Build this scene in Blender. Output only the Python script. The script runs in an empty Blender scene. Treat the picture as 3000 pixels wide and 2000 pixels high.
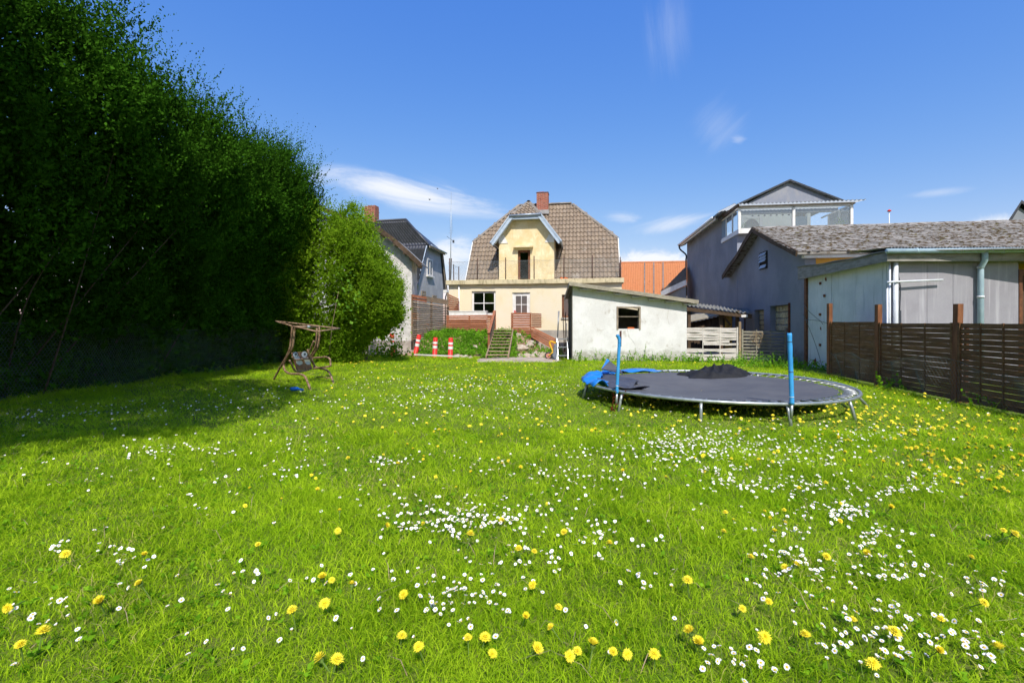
import bpy, math, random
import numpy as np
from mathutils import Vector, Matrix

random.seed(7)
RNG = np.random.default_rng(7)
R = math.radians
SC = bpy.context.scene
COL = SC.collection

# ------------------------------------------------------------------ camera
EYE, HOR, FPX = 1.45, 945.0, 1400.0          # eye height, horizon row and focal length of the 3000 px photograph
cam_d = bpy.data.cameras.new('camera')
cam = bpy.data.objects.new('camera', cam_d)
COL.objects.link(cam)
cam.location = (0, 0, EYE)
cam.rotation_euler = (R(90), 0, 0)
cam_d.sensor_width = 36
cam_d.lens = 36 * FPX / 3000
cam_d.shift_y = (HOR - 1000) / 3000
cam_d.clip_start, cam_d.clip_end = 0.05, 3000
SC.camera = cam

# ------------------------------------------------------------------ exposure
SC.view_settings.view_transform = 'Standard'
SC.view_settings.look = 'None'
SC.view_settings.gamma = 1
SC.view_settings.use_curve_mapping = False
SC.view_settings.exposure = 0.6
SC.cycles.max_bounces = 5
SC.cycles.transparent_max_bounces = 8
SC.cycles.diffuse_bounces = 2
SC.cycles.glossy_bounces = 2
SC.cycles.transmission_bounces = 3
SC.cycles.use_adaptive_sampling = True
SC.cycles.adaptive_threshold = 0.03
SC.cycles.caustics_reflective = False
SC.cycles.caustics_refractive = False
SC.cycles.use_denoising = True

# ------------------------------------------------------------------ sun and sky
SUN_EL, SUN_AZ = R(49), R(8)                  # behind the camera, a touch to its right
to_sun = Vector((math.sin(SUN_AZ) * math.cos(SUN_EL), -math.cos(SUN_AZ) * math.cos(SUN_EL), math.sin(SUN_EL)))
sd = bpy.data.lights.new('sun', 'SUN')
sd.energy, sd.angle, sd.color = 3.5, R(0.53), (1, 0.955, 0.88)
so = bpy.data.objects.new('sun', sd)
COL.objects.link(so)
so.rotation_euler = to_sun.to_track_quat('Z', 'Y').to_euler()
so.location = (0, -20, 30)

W = bpy.data.worlds.new('World')
SC.world = W
W.use_nodes = True
wn, wl = W.node_tree.nodes, W.node_tree.links
wn.clear()


def node(tree, t, **kw):
    n = tree.nodes.new(t)
    for k, v in kw.items():
        setattr(n, k, v)
    return n


def wmath(op, a, b=None, c=None):
    n = node(W.node_tree, 'ShaderNodeMath', operation=op)
    for i, x in enumerate((a, b, c)):
        if x is None:
            continue
        if isinstance(x, (int, float)):
            n.inputs[i].default_value = x
        else:
            wl.new(x, n.inputs[i])
    return n.outputs[0]


def wdot(vec, v):
    n = node(W.node_tree, 'ShaderNodeVectorMath', operation='DOT_PRODUCT')
    wl.new(vec, n.inputs[0])
    n.inputs[1].default_value = v
    return n.outputs['Value']


sky = node(W.node_tree, 'ShaderNodeTexSky', sky_type='NISHITA')
sky.sun_disc = False
sky.sun_elevation = SUN_EL
sky.sun_rotation = math.atan2(to_sun.x, to_sun.y)
sky.altitude = 0
sky.air_density, sky.dust_density, sky.ozone_density = 1.0, 0.35, 3.0
hsv = node(W.node_tree, 'ShaderNodeHueSaturation')
hsv.inputs['Saturation'].default_value = 1.27
hsv.inputs['Hue'].default_value = 0.508
wl.new(sky.outputs[0], hsv.inputs['Color'])
# the camera's own colour response to the clear sky: an even tone curve for each channel
sepc = node(W.node_tree, 'ShaderNodeSeparateColor')
wl.new(hsv.outputs[0], sepc.inputs[0])
cmbc = node(W.node_tree, 'ShaderNodeCombineColor')
for i_, (p_, k_) in enumerate(((0.90, 1.00), (0.68, 1.09), (0.25, 2.58))):
    wl.new(wmath('MULTIPLY', wmath('POWER', sepc.outputs[i_], p_), k_), cmbc.inputs[i_])
tc = node(W.node_tree, 'ShaderNodeTexCoord')
dirv = tc.outputs['Generated']


def sky_dir(px, py):
    return Vector(((px - 1500) / FPX, 1, (HOR - py) / FPX)).normalized()


def cloud(px, py, qx, qy, width, nscale, stretch, lo, hi, amount):
    """a cloud bank lying between two directions of the sky; returns its opacity socket"""
    a, b = sky_dir(px, py), sky_dir(qx, qy)
    c = ((a + b) / 2).normalized()
    e1 = (b - a).normalized()
    e2 = c.cross(e1).normalized()
    L = (b - a).length / 2
    u = wmath('DIVIDE', wdot(dirv, e1), L)
    u = wmath('SUBTRACT', u, c.dot(e1) / L)
    v = wmath('DIVIDE', wdot(dirv, e2), width / FPX)
    r2 = wmath('ADD', wmath('MULTIPLY', u, u), wmath('MULTIPLY', v, v))
    fall = wmath('EXPONENT', wmath('MULTIPLY', r2, -1.3))
    front = wmath('GREATER_THAN', wdot(dirv, c), 0.2)
    comb = node(W.node_tree, 'ShaderNodeCombineXYZ')
    wl.new(wmath('MULTIPLY', wdot(dirv, e1), nscale / stretch), comb.inputs[0])
    wl.new(wmath('MULTIPLY', wdot(dirv, e2), nscale), comb.inputs[1])
    comb.inputs[2].default_value = px * 0.013
    nz = node(W.node_tree, 'ShaderNodeTexNoise')
    nz.inputs['Scale'].default_value = 1
    nz.inputs['Detail'].default_value = 8
    nz.inputs['Roughness'].default_value = 0.68
    nz.inputs['Distortion'].default_value = 1.1
    wl.new(comb.outputs[0], nz.inputs['Vector'])
    s = wmath('ADD', wmath('MULTIPLY', nz.outputs[0], 1.25), wmath('MULTIPLY_ADD', fall, 0.55, -0.5))
    mr = node(W.node_tree, 'ShaderNodeMapRange', interpolation_type='SMOOTHSTEP')
    wl.new(s, mr.inputs['Value'])
    mr.inputs['From Min'].default_value, mr.inputs['From Max'].default_value = lo, hi
    m = wmath('MULTIPLY', mr.outputs[0], wmath('MULTIPLY', wmath('MINIMUM', wmath('MULTIPLY', fall, 2.5), 1.0), amount))
    return wmath('MULTIPLY', m, front)


CLOUDS = [
    cloud(860, 500, 1480, 615, 44, 11, 3.8, 0.17, 0.86, 1.0),
    cloud(1250, 735, 1420, 742, 42, 18, 2.2, 0.10, 0.75, 0.9),
    cloud(1790, 762, 2040, 764, 28, 22, 1.5, 0.12, 0.62, 1.0),
    cloud(1962, -80, 1962, 240, 62, 9, 3.4, 0.22, 1.05, 0.20),
    cloud(2170, 300, 2040, 440, 62, 10, 3.0, 0.22, 1.05, 0.24),
    cloud(1860, 676, 2100, 630, 24, 16, 4.0, 0.18, 0.90, 0.6),
    cloud(2840, 664, 3020, 655, 26, 20, 2.0, 0.14, 0.70, 0.9),
    cloud(1760, 635, 1890, 640, 18, 20, 2.5, 0.22, 0.95, 0.5),
    cloud(2620, 578, 2880, 550, 12, 18, 5.0, 0.20, 0.90, 0.4),
    cloud(2140, 408, 2190, 412, 14, 30, 2.0, 0.22, 0.90, 0.32),
    cloud(2200, 835, 2700, 835, 30, 14, 3.0, 0.15, 0.75, 0.8),
    cloud(100, 700, 700, 640, 60, 10, 3.0, 0.15, 0.80, 0.8),
]
tot = CLOUDS[0]
for s_ in CLOUDS[1:]:
    tot = wmath('ADD', tot, s_)
tot = wmath('MINIMUM', tot, 0.93)
mixc = node(W.node_tree, 'ShaderNodeMix', data_type='RGBA')
wl.new(tot, mixc.inputs['Factor'])
wl.new(cmbc.outputs[0], mixc.inputs[6])
mixc.inputs[7].default_value = (4.3, 4.4, 4.6, 1)
bg = node(W.node_tree, 'ShaderNodeBackground')
bg.inputs['Strength'].default_value = 0.15
wl.new(mixc.outputs[2], bg.inputs['Color'])
wo = node(W.node_tree, 'ShaderNodeOutputWorld')
wl.new(bg.outputs[0], wo.inputs['Surface'])


# ------------------------------------------------------------------ geometry helpers
def at(px, py, d):
    """the point of the place that stands d metres ahead on the sight line of a photo pixel"""
    return Vector(((px - 1500) * d / FPX, d, EYE + (HOR - py) * d / FPX))


def ground(px, py, z=0.0):
    d = FPX * (EYE - z) / (py - HOR)
    return Vector(((px - 1500) * d / FPX, d, z))


class Frame:
    """a vertical reference plane with an origin and a heading; local u along it, v behind it"""

    def __init__(self, ox, oy, ux, uy):
        n = math.hypot(ux, uy)
        self.o, self.u = (ox, oy), (ux / n, uy / n)
        self.w = (-uy / n, ux / n)
        self.ang = math.atan2(uy, ux)

    def uz(self, px, py, v=0.0):
        k = (px - 1500) / FPX
        ox, oy = self.o[0] + self.w[0] * v, self.o[1] + self.w[1] * v
        a = (k * oy - ox) / (self.u[0] - k * self.u[1])
        Y = oy + self.u[1] * a
        return a, EYE + (HOR - py) * Y / FPX

    def p(self, px, py, v=0.0):
        a, z = self.uz(px, py, v)
        return Vector((a, v, z))

    def world(self, a, v, z=0.0):
        return Vector((self.o[0] + self.u[0] * a + self.w[0] * v, self.o[1] + self.u[1] * a + self.w[1] * v, z))


def smooth_path(pts, n=5):
    pts = [Vector(p) for p in pts]
    if len(pts) < 3:
        return pts
    out = []
    for i in range(len(pts) - 1):
        p0, p1, p2, p3 = pts[max(i - 1, 0)], pts[i], pts[i + 1], pts[min(i + 2, len(pts) - 1)]
        for k in range(n):
            t = k / n
            out.append(0.5 * ((2 * p1) + (p2 - p0) * t + (2 * p0 - 5 * p1 + 4 * p2 - p3) * t * t + (3 * p1 - p0 - 3 * p2 + p3) * t ** 3))
    out.append(pts[-1])
    return out


class MB:
    """collects simple solids into one mesh"""

    def __init__(self):
        self.v, self.f, self.mi, self.cur, self.sm, self.cs = [], [], [], 0, [], False

    def m(self, i):
        self.cur = i
        return self

    def smooth(self, s=True):
        self.cs = s
        return self

    def add(self, vs, fs):
        b = len(self.v)
        self.v += [tuple(x) for x in vs]
        for f in fs:
            self.f.append(tuple(i + b for i in f))
            self.mi.append(self.cur)
            self.sm.append(self.cs)
        return self

    def poly(self, *vs):
        return self.add(vs, [tuple(range(len(vs)))])

    def box(self, x0, x1, y0, y1, z0, z1, mat=None):
        vs = [(x, y, z) for x in (x0, x1) for y in (y0, y1) for z in (z0, z1)]
        if mat is not None:
            vs = [mat @ Vector(q) for q in vs]
        return self.add(vs, [(0, 1, 3, 2), (4, 6, 7, 5), (0, 4, 5, 1), (2, 3, 7, 6), (0, 2, 6, 4), (1, 5, 7, 3)])

    def cbox(self, c, s, rot=None):
        m = Matrix.Translation(c)
        if rot is not None:
            m = m @ rot.to_4x4()
        return self.box(-s[0] / 2, s[0] / 2, -s[1] / 2, s[1] / 2, -s[2] / 2, s[2] / 2, m)

    def bar(self, a, b, w, h, up=(0, 0, 1)):
        """a rectangular bar from a to b, w across, h along up"""
        a, b = Vector(a), Vector(b)
        d = (b - a).normalized()
        up = Vector(up)
        s = d.cross(up)
        if s.length < 1e-5:
            s = d.cross(Vector((0, 1, 0)))
        s.normalize()
        t = s.cross(d)
        vs = []
        for q in (a, b):
            for i, j in ((-1, -1), (1, -1), (1, 1), (-1, 1)):
                vs.append(q + s * (i * w / 2) + t * (j * h / 2))
        return self.add(vs, [(3, 2, 1, 0), (4, 5, 6, 7), (0, 1, 5, 4), (1, 2, 6, 5), (2, 3, 7, 6), (3, 0, 4, 7)])

    def tube(self, pts, r, n=8, cap=True):
        pts = [Vector(p) for p in pts]
        rs = r if isinstance(r, (list, tuple)) else [r] * len(pts)
        vs, fs = [], []
        ref = None
        for i, p in enumerate(pts):
            d = (pts[min(i + 1, len(pts) - 1)] - pts[max(i - 1, 0)])
            if d.length < 1e-9:
                d = Vector((0, 0, 1))
            d.normalize()
            if ref is None:
                ref = Vector((0, 0, 1)) if abs(d.z) < 0.9 else Vector((1, 0, 0))
            s = d.cross(ref)
            if s.length < 1e-4:
                s = d.cross(Vector((0.3, 1, 0.2)))
            s.normalize()
            t = s.cross(d).normalized()
            ref = t
            for k in range(n):
                a = 2 * math.pi * k / n
                vs.append(p + (s * math.cos(a) + t * math.sin(a)) * rs[i])
        for i in range(len(pts) - 1):
            for k in range(n):
                k2 = (k + 1) % n
                fs.append((i * n + k, i * n + k2, (i + 1) * n + k2, (i + 1) * n + k))
        if cap:
            fs.append(tuple(reversed(range(n))))
            fs.append(tuple(range((len(pts) - 1) * n, len(pts) * n)))
        old, self.cs = self.cs, n > 4
        self.add(vs, fs)
        self.cs = old
        return self

    def prism(self, prof, off):
        """a polygon (list of 3-D points) swept by off"""
        off = Vector(off)
        n = len(prof)
        vs = [Vector(p) for p in prof] + [Vector(p) + off for p in prof]
        fs = [tuple(reversed(range(n))), tuple(range(n, 2 * n))]
        fs += [(i, (i + 1) % n, n + (i + 1) % n, n + i) for i in range(n)]
        return self.add(vs, fs)

    def lathe(self, c, prof, n=16, axis=None):
        """prof: (radius, height) pairs about the z axis through c (or another axis)"""
        q = Vector((0, 0, 1)).rotation_difference(Vector(axis)) if axis is not None else None
        vs, fs = [], []
        for r_, h in prof:
            for k in range(n):
                a = 2 * math.pi * k / n
                p = Vector((r_ * math.cos(a), r_ * math.sin(a), h))
                vs.append(Vector(c) + (q @ p if q else p))
        for i in range(len(prof) - 1):
            for k in range(n):
                k2 = (k + 1) % n
                fs.append((i * n + k, i * n + k2, (i + 1) * n + k2, (i + 1) * n + k))
        old, self.cs = self.cs, True
        self.add(vs, fs)
        self.cs = old
        return self

    def wall(self, u0, u1, z0, z1, v0, v1, holes=(), top=None):
        """a wall slab between v0 (front) and v1 (back) with rectangular openings; top(u) may slope"""
        us = sorted({u0, u1, *[h[0] for h in holes], *[h[1] for h in holes]})
        zs = sorted({z0, z1, *[h[2] for h in holes], *[h[3] for h in holes]})
        T = (lambda u, z: z if abs(z - z1) > 1e-6 or top is None else top(u))
        for i in range(len(us) - 1):
            for j in range(len(zs) - 1):
                a, b, c, d = us[i], us[i + 1], zs[j], zs[j + 1]
                cu, cz = (a + b) / 2, (c + d) / 2
                if any(h[0] < cu < h[1] and h[2] < cz < h[3] for h in holes):
                    continue
                self.poly((a, v0, c), (b, v0, c), (b, v0, T(b, d)), (a, v0, T(a, d)))
                self.poly((b, v1, c), (a, v1, c), (a, v1, T(a, d)), (b, v1, T(b, d)))
        for h in holes:
            a, b, c, d = h
            self.poly((a, v0, c), (a, v0, d), (a, v1, d), (a, v1, c))
            self.poly((b, v0, d), (b, v0, c), (b, v1, c), (b, v1, d))
            self.poly((a, v0, d), (b, v0, d), (b, v1, d), (a, v1, d))
            self.poly((b, v0, c), (a, v0, c), (a, v1, c), (b, v1, c))
        self.poly((u0, v0, z0), (u0, v0, T(u0, z1)), (u0, v1, T(u0, z1)), (u0, v1, z0))
        self.poly((u1, v0, T(u1, z1)), (u1, v0, z0), (u1, v1, z0), (u1, v1, T(u1, z1)))
        self.poly((u0, v0, T(u0, z1)), (u1, v0, T(u1, z1)), (u1, v1, T(u1, z1)), (u0, v1, T(u0, z1)))
        return self

    def mesh(self, name, mats):
        me = bpy.data.meshes.new(name)
        me.from_pydata(self.v, [], self.f)
        for m_ in (mats if isinstance(mats, (list, tuple)) else [mats]):
            me.materials.append(m_)
        me.polygons.foreach_set('material_index', self.mi)
        me.polygons.foreach_set('use_smooth', self.sm)
        me.update()
        return me

    def build(self, name, mats, parent=None, kind=None):
        o = bpy.data.objects.new(name, self.mesh(name, mats))
        COL.objects.link(o)
        if parent is not None:
            o.parent = parent
        if kind:
            o['kind'] = kind
        return o


def tag(o, label, cat, group=None):
    o['label'] = label
    o['category'] = cat
    if group:
        o['group'] = group
    return o


def thing(name, label, cat, loc=(0, 0, 0), rz=0.0, group=None):
    o = bpy.data.objects.new(name, None)
    COL.objects.link(o)
    o.empty_display_size = 0.2
    o.location = loc
    o.rotation_euler = (0, 0, rz)
    return tag(o, label, cat, group)


def inst(name, me, parent=None, mw=None):
    o = bpy.data.objects.new(name, me)
    COL.objects.link(o)
    if parent is not None:
        o.parent = parent
    if mw is not None:
        o.matrix_basis = mw
    return o


def np_mesh(name, V, F, mat, rnd=None, nside=4, smooth=False):
    """mesh from numpy arrays: V (n,3), F (m,nside); rnd one value for each vertex"""
    me = bpy.data.meshes.new(name)
    n, m_ = len(V), len(F)
    me.vertices.add(n)
    me.vertices.foreach_set('co', np.ascontiguousarray(V, dtype=np.float32).ravel())
    me.loops.add(m_ * nside)
    me.loops.foreach_set('vertex_index', np.ascontiguousarray(F, dtype=np.int32).ravel())
    me.polygons.add(m_)
    me.polygons.foreach_set('loop_start', np.arange(m_, dtype=np.int32) * nside)
    if smooth:
        me.polygons.foreach_set('use_smooth', np.ones(m_, dtype=bool))
    if rnd is not None:
        a = me.attributes.new('rnd', 'FLOAT', 'POINT')
        a.data.foreach_set('value', np.ascontiguousarray(rnd, dtype=np.float32))
    me.materials.append(mat)
    me.update(calc_edges=True)
    return me


# ------------------------------------------------------------------ materials
def srgb(h):
    h = h.lstrip('#')
    c = [int(h[i:i + 2], 16) / 255 for i in (0, 2, 4)]
    return tuple(x / 12.92 if x <= 0.04045 else ((x + 0.055) / 1.055) ** 2.4 for x in c)


class NT:
    def __init__(self, name):
        self.mat = bpy.data.materials.new(name)
        self.mat.use_nodes = True
        self.t = self.mat.node_tree
        self.t.nodes.clear()
        self.out = node(self.t, 'ShaderNodeOutputMaterial')
        self.geo = node(self.t, 'ShaderNodeNewGeometry')

    def link(self, a, b):
        self.t.links.new(a, b)

    def mapped(self, s):
        n = node(self.t, 'ShaderNodeMapping')
        self.link(self.geo.outputs['Position'], n.inputs['Vector'])
        n.inputs['Scale'].default_value = s if isinstance(s, (tuple, list)) else (s, s, s)
        return n.outputs[0]

    def noise(self, s, detail=5, rough=0.6, dist=0.0):
        n = node(self.t, 'ShaderNodeTexNoise')
        self.link(self.mapped(s), n.inputs['Vector'])
        n.inputs['Scale'].default_value = 1
        n.inputs['Detail'].default_value = detail
        n.inputs['Roughness'].default_value = rough
        n.inputs['Distortion'].default_value = dist
        return n.outputs[0]

    def ramp(self, v, lo, hi):
        n = node(self.t, 'ShaderNodeMapRange', interpolation_type='SMOOTHSTEP')
        self.link(v, n.inputs['Value'])
        n.inputs['From Min'].default_value = lo
        n.inputs['From Max'].default_value = hi
        return n.outputs[0]

    def math(self, op, a, b):
        n = node(self.t, 'ShaderNodeMath', operation=op)
        for i, x in enumerate((a, b)):
            if isinstance(x, (int, float)):
                n.inputs[i].default_value = x
            else:
                self.link(x, n.inputs[i])
        return n.outputs[0]

    def mix(self, f, a, b, mode='MIX'):
        n = node(self.t, 'ShaderNodeMix', data_type='RGBA', blend_type=mode)
        for s, x in ((n.inputs['Factor'], f), (n.inputs[6], a), (n.inputs[7], b)):
            if isinstance(x, (int, float)):
                s.default_value = x
            elif isinstance(x, tuple):
                s.default_value = (*x[:3], 1)
            else:
                self.link(x, s)
        return n.outputs[2]

    def rnd(self):
        oi = node(self.t, 'ShaderNodeObjectInfo')
        return self.math('FRACT', self.math('ADD', oi.outputs['Random'], self.geo.outputs['Random Per Island']), 0)

    def bump(self, h, strength, dist=0.02):
        n = node(self.t, 'ShaderNodeBump')
        n.inputs['Strength'].default_value = strength
        n.inputs['Distance'].default_value = dist
        self.link(h, n.inputs['Height'])
        return n.outputs[0]

    def pbr(self, col, rough=0.8, metal=0.0, normal=None, spec=0.5, **kw):
        b = node(self.t, 'ShaderNodeBsdfPrincipled')
        for k, x in (('Base Color', col), ('Roughness', rough), ('Metallic', metal), ('Specular IOR Level', spec)):
            s = b.inputs[k]
            if isinstance(x, (int, float)):
                s.default_value = x
            elif isinstance(x, tuple):
                s.default_value = (*x[:3], 1)
            else:
                self.link(x, s)
        if normal is not None:
            self.link(normal, b.inputs['Normal'])
        self.link(b.outputs[0], self.out.inputs['Surface'])
        return b


def surf(name, c1, c2=None, s=3.0, lo=0.35, hi=0.65, rough=0.8, metal=0.0, fine=60.0, bump=0.25, bdist=0.01, stain=None, sts=(6, 6, 0.7),
         slo=0.5, shi=0.75, vary=0.0, speck=0.12, spec=0.4, splash=None):
    """painted, plastered, wooden or metal surface: two tones, optional stains, fine grain, variation from piece to piece"""
    t = NT(name)
    c1 = srgb(c1)
    col = c1
    if c2:
        col = t.mix(t.ramp(t.noise(s), lo, hi), c1, srgb(c2))
    else:
        col = t.mix(0.0, c1, c1)
    f = t.noise(fine, 4, 0.7)
    col = t.mix(speck, col, t.mix(t.ramp(f, 0.3, 0.7), (0.25, 0.25, 0.25), (1.0, 1.0, 1.0)), 'MULTIPLY')
    if stain:
        col = t.mix(t.ramp(t.noise(sts, 6, 0.65), slo, shi), col, srgb(stain))
    if splash:                                    # mud and algae thrown up from the ground, ragged on top
        sp = node(t.t, 'ShaderNodeSeparateXYZ')
        t.link(t.geo.outputs['Position'], sp.inputs[0])
        hh = t.math('SUBTRACT', t.math('MULTIPLY', t.noise((3, 3, 5), 6, 0.7), splash[1] * 2), sp.outputs[2])
        col = t.mix(t.math('MULTIPLY', t.ramp(hh, -0.05, splash[1] * 0.7), 0.75), col, srgb(splash[0]))
    if vary:
        r = t.rnd()
        v = t.math('ADD', t.math('MULTIPLY', r, vary * 2), 1 - vary)
        cmb = node(t.t, 'ShaderNodeCombineColor')
        for i in range(3):
            t.link(v, cmb.inputs[i])
        col = t.mix(1.0, col, cmb.outputs[0], 'MULTIPLY')
    nrm = t.bump(f, bump, bdist) if bump else None
    t.pbr(col, rough, metal, nrm, spec)
    return t.mat


def foliage_mat(name, dark, light, dry=None, trans=0.35, drylo=0.93, gloss=0.4, patch=0.8, clump=None):
    t = NT(name)
    at_ = node(t.t, 'ShaderNodeAttribute', attribute_name='rnd')
    r = at_.outputs['Fac']
    big = t.ramp(t.noise(patch, 3), 0.35, 0.65)
    f = t.math('ADD', t.math('MULTIPLY', r, 0.65), t.math('MULTIPLY', big, 0.35))
    col = t.mix(f, srgb(dark), srgb(light))
    if clump:
        col = t.mix(t.math('MULTIPLY', t.ramp(t.noise(clump[1], 4), clump[2], clump[3]), 0.75), col, srgb(clump[0]))
    if dry:
        col = t.mix(t.ramp(r, drylo, drylo + 0.03), col, srgb(dry))
    d = node(t.t, 'ShaderNodeBsdfDiffuse')
    t.link(col, d.inputs['Color'])
    tr = node(t.t, 'ShaderNodeBsdfTranslucent')
    t.link(t.mix(0.5, col, srgb(light)), tr.inputs['Color'])
    mx = node(t.t, 'ShaderNodeMixShader')
    mx.inputs[0].default_value = trans
    t.link(d.outputs[0], mx.inputs[1])
    t.link(tr.outputs[0], mx.inputs[2])
    t.link(mx.outputs[0], t.out.inputs['Surface'])
    return t.mat


def glass_mat(name, tint=(0.9, 0.95, 0.95), refl=0.12, pale_haze=0.0):
    t = NT(name)
    tr = node(t.t, 'ShaderNodeBsdfTransparent')
    tr.inputs['Color'].default_value = (*tint, 1)
    gl = node(t.t, 'ShaderNodeBsdfGlossy')
    gl.inputs['Roughness'].default_value = 0.02
    gl.inputs['Color'].default_value = (0.9, 0.95, 1, 1)
    fr = node(t.t, 'ShaderNodeFresnel')
    fr.inputs['IOR'].default_value = 1.5
    mx = node(t.t, 'ShaderNodeMixShader')
    t.link(t.math('MINIMUM', t.math('ADD', t.math('MULTIPLY', fr.outputs[0], 0.9), refl), 1.0), mx.inputs[0])
    t.link(tr.outputs[0], mx.inputs[1])
    t.link(gl.outputs[0], mx.inputs[2])
    fin = mx
    if pale_haze:  # pale diffuse haze put in so the glazing looks sunlit
        df = node(t.t, 'ShaderNodeBsdfDiffuse')
        df.inputs['Color'].default_value = (0.75, 0.8, 0.78, 1)
        m2 = node(t.t, 'ShaderNodeMixShader')
        m2.inputs[0].default_value = pale_haze
        t.link(mx.outputs[0], m2.inputs[1])
        t.link(df.outputs[0], m2.inputs[2])
        fin = m2
    t.link(fin.outputs[0], t.out.inputs['Surface'])
    return t.mat


def brick_mat(name, ca, cb, mortar, bw, bh):
    """tiny far bricks on a chimney"""
    t = NT(name)
    sep = node(t.t, 'ShaderNodeSeparateXYZ')
    t.link(t.geo.outputs['Position'], sep.inputs[0])
    cmb = node(t.t, 'ShaderNodeCombineXYZ')
    t.link(t.math('ADD', sep.outputs[0], sep.outputs[1]), cmb.inputs[0])
    t.link(sep.outputs[2], cmb.inputs[1])
    b = node(t.t, 'ShaderNodeTexBrick')
    t.link(cmb.outputs[0], b.inputs['Vector'])
    b.inputs['Color1'].default_value = (*srgb(ca), 1)
    b.inputs['Color2'].default_value = (*srgb(cb), 1)
    b.inputs['Mortar'].default_value = (*srgb(mortar), 1)
    b.inputs['Scale'].default_value = 1
    b.inputs['Mortar Size'].default_value = 0.012
    b.inputs['Brick Width'].default_value = bw
    b.inputs['Row Height'].default_value = bh
    col = t.mix(t.ramp(t.noise(7), 0.5, 0.75), b.outputs['Color'], srgb('#5a3a30'))
    t.pbr(col, 0.9, 0, t.bump(b.outputs['Fac'], -0.5, 0.02))
    return t.mat


MT = {}
MT['grass'] = foliage_mat('grass_blades', '#56860c', '#d4ee38', '#c4b870', 0.48, 0.955, 0.08, 0.9, ('#8cb41a', (0.8, 0.8, 0.8), 0.46, 0.68))
MT['weed'] = foliage_mat('weed_leaves', '#3c6a10', '#90c02c', None, 0.3, 0.9, 0.2, 1.2)
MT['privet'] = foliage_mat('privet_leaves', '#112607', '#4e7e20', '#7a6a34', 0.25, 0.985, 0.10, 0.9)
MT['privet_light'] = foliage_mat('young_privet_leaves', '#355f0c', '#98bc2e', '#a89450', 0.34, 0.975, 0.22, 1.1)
MT['bramble'] = foliage_mat('ground_elder_leaves', '#3c7014', '#90c438', None, 0.32, 0.98, 0.35, 1.3)
MT['hazel'] = foliage_mat('broad_leaves', '#467a1c', '#8ab848', None, 0.4, 0.98, 0.3, 1.0)
MT['redweed'] = foliage_mat('dead_weed', '#4a2018', '#8a4a30', None, 0.1, 0.98, 0.2, 1.0)
MT['stem'] = surf('flower_stem', '#6f8a3a', rough=0.7, bump=0)
MT['white_petal'] = surf('daisy_petal', '#f4f2f0', rough=0.6, bump=0, speck=0)
MT['daisy_eye'] = surf('daisy_eye', '#d8b020', rough=0.8, bump=0, speck=0)
MT['yellow_petal'] = surf('dandelion_petal', '#fff044', '#fde62e', s=90, rough=0.6, bump=0, speck=0)
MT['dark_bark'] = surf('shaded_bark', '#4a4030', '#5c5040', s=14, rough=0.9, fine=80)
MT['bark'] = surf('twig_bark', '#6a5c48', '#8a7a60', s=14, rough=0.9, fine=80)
MT['soil'] = surf('dry_soil', '#8a6c50', '#b09878', s=2.4, rough=0.95, fine=30, bump=0.8, bdist=0.04, stain='#4c5a28', sts=(1.4, 1.4, 1.4), slo=0.52, shi=0.62)
MT['stone'] = surf('field_stone', '#a89684', '#c4b8a8', s=9, rough=0.9, fine=50, bump=0.5)
MT['gravel'] = surf('gravel', '#a89888', '#c6b8a6', s=1.5, rough=0.95, fine=90, bump=0.6, speck=0.3)
MT['yellow_wall'] = surf('yellow_render', '#e4d6b4', '#e4d8be', s=1.1, rough=0.9, fine=45, bump=0.3, stain='#d6c294', sts=(1.5, 1.5, 0.8), slo=0.55, shi=0.82, speck=0.08)
MT['dormer_wall'] = surf('worn_yellow_render', '#e4d3aa', '#dcc592', s=1.8, rough=0.9, fine=45, bump=0.3, stain='#f4e6c2', sts=(3.5, 3.5, 2), slo=0.5, shi=0.8, speck=0.1)
MT['parapet'] = surf('stained_concrete', '#d6c8a4', '#c4b690', s=2.0, rough=0.95, fine=40, bump=0.35, stain='#6a6048', sts=(7, 7, 1.6), slo=0.46, shi=0.80)
MT['plinth'] = surf('grey_plinth', '#b4aca0', '#9a948a', s=2, rough=0.95, fine=40)
MT['tile'] = surf('brown_concrete_tile', '#968673', '#857564', s=1.6, rough=0.95, fine=50, bump=0.4, stain='#aaa092', sts=(1.6, 1.6, 1.6), slo=0.52, shi=0.78, vary=0.09, speck=0.2, spec=0.25)
MT['ridge_tile'] = surf('grey_ridge_tile', '#8e857a', '#7a7268', s=3, rough=0.95, fine=50, stain='#a3905e', sts=(5, 5, 5), slo=0.6, shi=0.75, vary=0.12)
MT['new_tile'] = surf('new_orange_tile', '#d06a38', rough=0.9)
MT['brick'] = brick_mat('red_chimney_brick', '#a4492f', '#8c3a28', '#a08a78', 0.23, 0.075)
MT['lead'] = surf('lead_flashing', '#8c8c8c', '#a6a4a0', s=6, rough=0.7)
MT['pale_blue'] = surf('pale_blue_board', '#b6c4d2', '#a8b8c8', s=5, rough=0.75, fine=50, bump=0.2)
MT['white_paint'] = surf('white_paint', '#eae8e4', '#dcd9d2', s=5, rough=0.6, bump=0.1)
MT['brown_frame'] = surf('brown_painted_wood', '#7a4c2e', '#5e3a24', s=8, rough=0.7)
MT['old_frame'] = surf('bleached_frame_wood', '#a39684', '#857868', s=9, rough=0.9)
MT['dark'] = surf('dark_room', '#2a2622', rough=0.95, bump=0)
MT['curtain'] = surf('grey_roller_blind', '#6f6a62', '#7a756c', s=2, rough=0.9)
MT['glass'] = glass_mat('window_glass', (0.34, 0.38, 0.40), 0.10)
MT['clear_glass'] = glass_mat('clear_glass', (0.95, 0.98, 0.98), 0.05, 0.15)
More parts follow.
